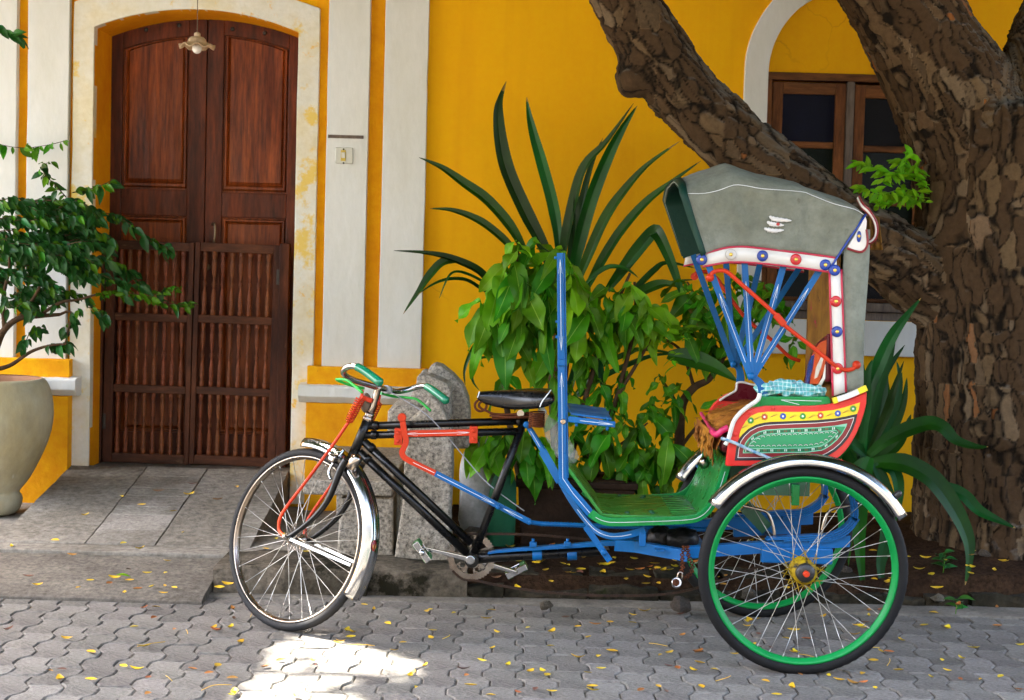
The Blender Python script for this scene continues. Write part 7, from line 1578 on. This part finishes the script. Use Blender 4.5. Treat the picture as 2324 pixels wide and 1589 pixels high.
for i, v in enumerate(tme.vertices):
    p = v.co; bestd = 1e9; bs = None
    near_c = bins.get((int(p.x/CS), int(p.y/CS), int(p.z/CS)))
    if near_c is None:
        near_c = sorted(segs, key=lambda s: (lerp(s[0], s[1], 0.5) - p).length - s[4])[:7]; bins[(int(p.x/CS), int(p.y/CS), int(p.z/CS))] = near_c
    for s in near_c:
        t = max(0, min(1, (p - s[0]).dot(s[5])/s[6] if s[6] > 0 else 0)); dd = ((p - s[0] - (s[1] - s[0])*t).length)/max(s[4], 0.05)
        if dd < bestd: bestd = dd; bs = (s, t)
    s, t = bs; ax = s[5]; rel = p - s[0] - (s[1] - s[0])*t
    e1 = ax.cross(Vector((0, 1, 0))).normalized(); e2 = ax.cross(e1)
    th = math.atan2(rel.dot(e2), rel.dot(e1)); uu = s[2] + t*s[6]; r_ = max(s[4], 0.05)
    wv = noise.noise(p*5.0)*0.6 + noise.noise(p*15)*0.30
    q = Vector((math.cos(th)*r_*20 + wv*1.3, math.sin(th)*r_*20 - wv*1.3, uu*7.0 + s[3]*17 + wv*1.2))
    dist, pts_ = noise.voronoi(q); cen = pts_[0]
    crack = min(1.0, (dist[1] - dist[0])/0.22)
    cell = noise.cell(cen*7.31 + Vector((3.3, 1.7, 9.1))); cell2 = noise.cell(cen*3.17 + Vector((7.7, 2.1, 4.4)))
    tilt = (q - cen).dot(Vector((cell - 0.5, cell2 - 0.5, 0.5)))
    fine = noise.fractal(p*34, 1.0, 2.0, 4)
    fis = min(1.0, abs(noise.noise(Vector((math.cos(th)*r_*10 + wv*0.7, math.sin(th)*r_*10, uu*1.7 + 5))))/0.07)
    grain = noise.noise(Vector((math.cos(th)*r_*85, math.sin(th)*r_*85, uu*9)))
    h = crack**0.5*(0.007 + 0.010*cell) + 0.007*tilt*crack + 0.004*fine + 0.0035*grain + 0.014*fis**0.5 + 0.016*noise.noise(p*5.0)*min(1, r_*3)
    tone = crack**0.7*(0.30 + 0.70*fis)
    fold = max(0, 1 - bestd)
    newco[i] = v.co + v.normal*(h - 0.014)
    cols[4*i:4*i+4] = (tone, cell2, 0.5 + 0.5*noise.noise(p*2.4), 1.0)
for i, v in enumerate(tme.vertices): v.co = newco[i]
colr.data.foreach_set('color', cols); tme.update()
tme.polygons.foreach_set('use_smooth', [True]*len(tme.polygons))
bk = bpy.data.materials.new('bark'); bk.use_nodes = True; t = bk.node_tree; N_ = t.nodes; Lk = t.links
b = next(n for n in N_ if n.type == 'BSDF_PRINCIPLED'); at = N_.new('ShaderNodeAttribute'); at.attribute_name = 'bark'
sep = N_.new('ShaderNodeSeparateColor'); Lk.new(at.outputs['Color'], sep.inputs[0])
cr1 = N_.new('ShaderNodeValToRGB'); e = cr1.color_ramp.elements; e[0].position = 0.0; e[0].color = (0.060, 0.036, 0.018, 1); e[1].position = 1.0; e[1].color = (0.150, 0.112, 0.072, 1)
for pos, c in ((0.2, (0.090, 0.056, 0.028, 1)), (0.4, (0.125, 0.084, 0.044, 1)), (0.55, (0.075, 0.050, 0.028, 1)), (0.7, (0.165, 0.120, 0.074, 1)), (0.85, (0.105, 0.066, 0.034, 1)), (0.92, (0.10, 0.062, 0.032, 1)), (0.935, (0.24, 0.088, 0.022, 1)), (0.965, (0.22, 0.085, 0.024, 1))):
    x = cr1.color_ramp.elements.new(pos); x.color = c
Lk.new(sep.outputs[1], cr1.inputs[0])
tc = N_.new('ShaderNodeTexCoord'); nz1 = N_.new('ShaderNodeTexNoise'); nz1.inputs['Scale'].default_value = 38; nz1.inputs['Detail'].default_value = 8; nz1.inputs['Roughness'].default_value = 0.7; Lk.new(tc.outputs['Object'], nz1.inputs['Vector'])
m1 = N_.new('ShaderNodeMix'); m1.data_type = 'RGBA'; m1.blend_type = 'OVERLAY'; m1.inputs[0].default_value = 0.6; Lk.new(cr1.outputs[0], m1.inputs[6]); Lk.new(nz1.outputs['Fac'], m1.inputs[7])
crk = N_.new('ShaderNodeMapRange'); crk.inputs['From Min'].default_value = 0.16; crk.inputs['From Max'].default_value = 0.78; Lk.new(sep.outputs[0], crk.inputs['Value'])
m2 = N_.new('ShaderNodeMix'); m2.data_type = 'RGBA'; Lk.new(crk.outputs[0], m2.inputs[0]); m2.inputs[6].default_value = (0.0075, 0.0050, 0.0030, 1); Lk.new(m1.outputs[2], m2.inputs[7])
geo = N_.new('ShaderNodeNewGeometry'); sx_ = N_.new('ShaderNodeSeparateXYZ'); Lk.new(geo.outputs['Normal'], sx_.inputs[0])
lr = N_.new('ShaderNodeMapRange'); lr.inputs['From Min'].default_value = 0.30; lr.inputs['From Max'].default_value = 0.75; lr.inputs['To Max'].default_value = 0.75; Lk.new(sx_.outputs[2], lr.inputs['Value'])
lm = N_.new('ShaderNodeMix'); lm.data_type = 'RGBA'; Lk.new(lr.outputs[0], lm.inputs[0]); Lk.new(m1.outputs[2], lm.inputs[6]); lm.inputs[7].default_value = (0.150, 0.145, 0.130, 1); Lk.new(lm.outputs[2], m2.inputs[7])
Lk.new(m2.outputs[2], b.inputs['Base Color']); b.inputs['Roughness'].default_value = 0.9; b.inputs['Specular IOR Level'].default_value = 0.15
bp = N_.new('ShaderNodeBump'); bp.inputs['Strength'].default_value = 0.7; bp.inputs['Distance'].default_value = 0.012; Lk.new(nz1.outputs['Fac'], bp.inputs['Height']); Lk.new(bp.outputs[0], b.inputs['Normal'])
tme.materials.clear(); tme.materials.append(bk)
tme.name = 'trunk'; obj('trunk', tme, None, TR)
# crown above the frame: loose leaflets with one gap that lets the sun through to the paving
gap = [G(x, y) for x, y in ((628, 1450), (690, 1436), (760, 1446), (830, 1470), (905, 1488), (955, 1502), (962, 1528), (940, 1550), (880, 1552), (830, 1540), (800, 1560), (840, 1600), (780, 1640), (640, 1660), (500, 1640), (520, 1590), (560, 1545), (590, 1500))]
def inside(x, y):
    c = False; n = len(gap)
    for i in range(n):
        a, b_ = gap[i], gap[i-1]
        if (a.y > y) != (b_.y > y) and x < (b_.x - a.x)*(y - a.y)/(b_.y - a.y) + a.x: c = not c
    return c
cvs, cfs = [], []; rc_ = random.Random(21); sv = SUNV/SUNV.z
while len(cfs) < 115000:
    gx, gy, z = (rc_.uniform(-3.7, 5.2) if rc_.random() < 0.74 else rc_.uniform(3.0, 8.0)), rc_.uniform(1.8, 9.0), rc_.uniform(3.4, 5.9)
    L_ = rc_.uniform(0.12, 0.19)
    jit = rc_.gauss(0, 0.012); keep = not inside(gx + jit, gy + rc_.gauss(0, 0.018))
    if not keep and rc_.random() > 0.022: continue
    edge = 0.05
    if any(inside(gx + ox, gy + oy) for ox, oy in ((edge, 0), (-edge, 0), (0, edge), (0, -edge))) and rc_.random() < 0.6: continue
    p = Vector((gx, gy, 0)) + sv*z
    if p.y > 8.3: continue
    d = Vector((rc_.gauss(0, 1), rc_.gauss(0, 1), rc_.gauss(-0.3, 0.5))).normalized(); n_ = Vector((rc_.gauss(0, .6), rc_.gauss(0, .6), 1)); c = d.cross(n_).normalized(); w2 = L_*0.28
    b0 = len(cvs); cvs += [p - d*L_/2, p + c*w2, p + d*L_/2, p - c*w2]; cfs.append((b0, b0+1, b0+2, b0+3))
cm = bpy.data.meshes.new('crown'); cm.from_pydata([tuple(v) for v in cvs], [], cfs); cm.materials.append(MT('leaf_crown')); obj('crown', cm, None, TR, kind='stuff')
for (a, b_, r) in (((1.2, 6.9, 3.2), (-0.6, 6.4, 4.3), 0.06), ((0.2, 6.7, 3.6), (-2.2, 7.2, 4.7), 0.05), ((0.6, 6.8, 3.4), (-0.4, 5.2, 4.6), 0.05), ((2.9, 7.2, 3.4), (2.6, 5.4, 4.6), 0.06), ((2.0, 7.1, 3.4), (0.4, 5.0, 5.0), 0.06), ((-0.6, 6.4, 4.3), (-3.6, 6.6, 5.0), 0.05)):
    obj('limb', MB().tube(spline([a, lerp(Vector(a), Vector(b_), 0.5) + Vector((0, 0, 0.15)), b_], 5), [lerp(r, r*0.4, i/10) for i in range(11)], 8), MT('bark_twig'), TR)

# ---- bright sprig sprouting from the trunk in front of the window
SPG = plant('leafy_sprig', V(2070, 420, 7.3), 'bright green small-leaved shoots sprouting from the trunk before the window', 'sprig')
spl = [leaf_mesh('leaf', 0.040 + 0.006*k, 0.020, 0.3, 0.35, 'leaf_sprig', 4) for k in range(3)]
for pts in ([(2110, 420), (2040, 400), (1990, 385), (1950, 372)], [(2110, 440), (2050, 430), (2000, 440), (1955, 425)], [(2110, 400), (2070, 380), (2040, 370), (2075, 350)], [(2110, 450), (2060, 445), (2020, 455), (1995, 462)], [(2110, 430), (2080, 400), (2030, 395), (2000, 410)], [(2110, 460), (2075, 455), (2050, 440)]):
    P = spline([V(x, y, 7.25 + R_.uniform(-.06, .06)) for x, y in pts], 6); obj('stem', MB().tube(P, 0.0016, 5), MT('leaf_sprig'), SPG)
    for i in list(range(2, len(P))) + list(range(4, len(P))):
        obj('leaf', R_.choice(spl), None, SPG, M=frame(P[i], (R_.uniform(-1, 1), R_.uniform(-.6, .6), R_.uniform(-.9, .6)), (R_.uniform(-.5, .5), -1, 0.6), R_.uniform(0.8, 1.25), 0))
# ---- weeds on the bed
for wi, (x, y, n, lab) in enumerate(((1258, 1222, 5, 'small green seedling on the bed below the blue pull bar'), (2140, 1310, 9, 'dark low weed on the bed right of the rear wheel'), (2090, 1180, 6, 'little weed at the foot of the tree trunk'), (1590, 1290, 5, 'tiny weed on the rubble near the padlock'), (2170, 1365, 6, 'small weed growing at the pavement edge, far right'))):
    p = G(x, y, 0.10); p.z = soil_z(p.x, p.y) if p.y > 6.9 else 0.05; wd = plant('weed', p, lab, 'weed', 'weeds on the planting bed')
    obj('stem', MB().tube([p, p + Vector((0.004, 0, 0.05))], 0.0018, 5), MT('leaf_mid'), wd)
    for k in range(n): obj('leaf', spl[k % 3] if wi == 0 else pot_leaves[k % 4], None, wd, M=frame(p + Vector((0.003, 0, 0.018 + 0.008*k)), (math.cos(k*2.4), math.sin(k*2.4), 0.4), (0, -0.3, 1), R_.uniform(0.8, 1.2)))

# ---- sacks and planter
def sack(nm, x0, x1, y0, y1, Y, mt, lab, seed, tilt=0):
    a, b_ = V(x0, y1, Y), V(x1, y0, Y); cxs = (a.x + b_.x)/2; w2 = (b_.x - a.x)/2; h = b_.z - a.z; rows = []
    prof = [(0.05, 0), (0.75, 0.015), (0.95, 0.10), (1.0, 0.30), (0.98, 0.55), (0.9, 0.75), (0.62, 0.88), (0.34, 0.95), (0.5, 1.0)]
    prof = [(v.x, v.y) for v in spline([Vector((r, t, 0)) for r, t in prof], 3)]
    for r, t in prof:
        rows.append([Vector((cxs + tilt*t + math.cos(a_)*w2*r*(1 + 0.10*nz(math.cos(a_)*2 + seed, math.sin(a_)*2, t*4) + 0.05*nz(math.cos(a_)*5 + seed, math.sin(a_)*5, t*16)), Y + math.sin(a_)*w2*0.75*r*(1 + 0.12*nz(math.cos(a_)*3 + seed, math.sin(a_)*3, t*7)), a.z + h*t + 0.012*nz(math.cos(a_)*2, math.sin(a_)*2, t*5 + seed))) for a_ in [2*math.pi*k/28 for k in range(28)]])
    mb = MB().grid(rows, True, True); mb.add(rows[0], [tuple(range(28))]); return obj(nm, mb, MT(mt), label=lab, cat='sack')
sack('white_sack', 1040, 1135, 985, 1205, 7.50, 'sack_white', 'white woven plastic sack standing behind the granite bench end', 1)
sack('green_sack', 1104, 1172, 1050, 1248, 7.36, 'sack_green', 'green woven sack standing beside the white sack', 4, 0.01)
obj('stone_prop', lump(V(1095, 1220, 7.45), 0.10, (1.1, 0.8, 0.5), 6), MT('rubble_stone'), label='pale stone lump under the white sack', cat='stone')
a, b_ = V(1172, 1245, 7.42), V(1442, 1098, 7.42)
pl_ = empty('planter_box', ((a.x + b_.x)/2, 7.6, a.z), label='dark brown rectangular planter under the shrubs behind the chain', cat='planter')
obj('box', MB().hexa([(a.x + 0.02, 7.44, a.z), (b_.x - 0.02, 7.44, a.z), (b_.x - 0.02, 7.78, a.z), (a.x + 0.02, 7.78, a.z), (a.x, 7.42, b_.z - 0.03), (b_.x, 7.42, b_.z - 0.03), (b_.x, 7.80, b_.z - 0.03), (a.x, 7.80, b_.z - 0.03)]), MT('planter_brown'), pl_, bevel=0.006)
obj('rim', MB().box((a.x - 0.012, 7.408, b_.z - 0.029), (b_.x + 0.012, 7.812, b_.z)), MT('planter_brown'), pl_, bevel=0.006)
obj('soil', MB().box((a.x + 0.03, 7.44, b_.z - 0.02), (b_.x - 0.03, 7.78, b_.z + 0.006)), MT('soil'), pl_, bevel=0.004)

# ---- unseen house added behind the viewpoint to block light from the low sky
M('opposite_wash', (0.24, 0.23, 0.21), 0.9, col2=(0.19, 0.18, 0.165), vs=2, spec=0.1); M('opposite_shutter', (0.05, 0.08, 0.06), 0.6)
OH = empty('sky_block_house', (0, -4.6, 0), label='plain grey-washed house added unseen behind the viewpoint to block low sky light', cat='house')
obj('wall', MB().box((-15, -8.0, 0), (15, -4.6, 6.4)), MT('opposite_wash'), OH); obj('cornice', MB().box((-15.1, -4.598, 6.1), (15.1, -4.35, 6.45)), MT('opposite_wash'), OH)
for i in range(-6, 7):
    x = i*2.2 + 0.6
    if i % 4 == 0: obj('door', MB().box((x - 0.5, -4.597, 0.05), (x + 0.5, -4.54, 2.3)), MT('opposite_shutter'), OH, bevel=0.01)
    else: obj('shutter', MB().box((x - 0.45, -4.597, 1.0), (x + 0.45, -4.54, 2.4)), MT('opposite_shutter'), OH, bevel=0.01)
    obj('shutter', MB().box((x - 0.45, -4.597, 3.8), (x + 0.45, -4.54, 5.2)), MT('opposite_shutter'), OH, bevel=0.01)
# ---- fallen leaves
fl_m = {}
for nm, cm_ in (('fallen_yellow', 0), ('fallen_orange', 1), ('fallen_brown', 2)):
    fl_m[nm] = []
    for k in range(4):
        mb = MB(); L_ = 0.026 + 0.004*k; W2 = 0.0065 + 0.001*(k % 2); rows = []
        for i in range(6):
            t = i/5; w2 = W2*math.sin(math.pi*min(0.97, max(t, 0.04)))**0.7; z = (0.02 + 0.06*k)*L_*(2*t - 1)**2
            rows.append([Vector((L_*(t - 0.5), -w2, z + w2*0.5)), Vector((L_*(t - 0.5), 0, z)), Vector((L_*(t - 0.5), w2, z + w2*0.5))])
        me_ = mb.grid(rows).mesh('fallen_leaf'); me_.materials.append(MT(nm)); fl_m[nm].append(me_)
def ground_z(p):
    if p.x < V(474, 1345, 6.6).x and p.y > 6.455:
        if p.y < 7.155: return lerp(0.034, 0.100, min(1, max(0, (p.y - 6.52)/0.63)))
        if xl_ < p.x < xr_: return rz(p.y)
        return 0.10
    if p.y < kerb_y(p.x): return 0.003
    if p.x < V(1050, 1290, 6.9).x: return 0.112
    return max(soil_z(p.x, p.y), 0.05)
def scatter(n, x0, x1, y0, y1, where, grp, dens=None, smin=0.75, smax=1.25):
    k = 0; tries = 0
    while k < n and tries < n*30:
        tries += 1
        x, y = R_.uniform(x0, x1), R_.uniform(y0, y1)
        if dens and R_.random() > dens(x, y): continue
        p = G(x, y, 0.0)
        for _ in range(3): p = G(x, y, ground_z(p))
        if p.y > 8.2: continue
        c = R_.random(); nm = 'fallen_yellow' if c < 0.74 else ('fallen_orange' if c < 0.92 else 'fallen_brown')
        s = R_.uniform(smin, smax)
        o = obj('fallen_leaf', R_.choice(fl_m[nm]), None, None, M=Matrix.Translation(p + Vector((0, 0, 0.0045))) @ Matrix.Rotation(R_.uniform(0, 6.28), 4, 'Z') @ Matrix.Rotation(R_.uniform(-.3, .3), 4, 'X') @ Matrix.Diagonal((s, s*R_.uniform(0.8, 1.3), s, 1)))
        cn_ = {'fallen_yellow': 'yellow', 'fallen_orange': 'orange', 'fallen_brown': 'brown'}[nm]
        tag(o, 'small %s fallen leaf lying %s' % (cn_, where), 'leaf', 'fallen leaves ' + grp); k += 1
scatter(165, 0, 2324, 1375, 1585, 'on the grey zigzag paving', 'on the paving', lambda x, y: 0.45 + 0.55*(x/2324)*(1.3 - (y - 1375)/260), 0.95, 1.5)
scatter(40, 0, 540, 1085, 1375, 'on the concrete ramp', 'on the ramp', None, 0.95, 1.45)
scatter(60, 1060, 2300, 1235, 1340, 'on the dark planting bed', 'on the planting bed', None, 0.9, 1.6)
scatter(55, 1150, 1570, 1240, 1305, 'on the dark planting bed', 'on the planting bed', None, 0.9, 1.6)
scatter(8, 560, 1000, 1190, 1290, 'on the kerb slab behind the front wheel', 'on the kerb')
for i in range(14):
    x, y = R_.uniform(100, 2250), R_.uniform(1385, 1570); p = G(x, y, 0.004); a_ = R_.uniform(0, 3.14); d = Vector((math.cos(a_), math.sin(a_), 0))*R_.uniform(0.03, 0.06); c = Vector((-d.y, d.x, 0))*R_.uniform(-.3, .3)
    tag(obj('leaf_stalk', MB().tube(spline([p - d, p + c + Vector((0, 0, 0.004)), p + d], 4), 0.0012, 5), MT('fallen_yellow')), 'thin yellow leaf stalk lying on the grey zigzag paving', 'stalk', 'leaf stalks on the paving')
gl = leaf_mesh('green_leaf', 0.055, 0.02, 0.2, 0.4, 'leaf_sprig', 5); p = G(275, 1312, 0.06); tag(obj('fallen_leaf', gl, None, None, M=frame(p + Vector((-0.02, 0, 0.012)), (1, 0.1, 0.05), (0, -0.2, 1), 1.1)), 'single fresh green leaf lying on the front slab of the ramp', 'leaf')
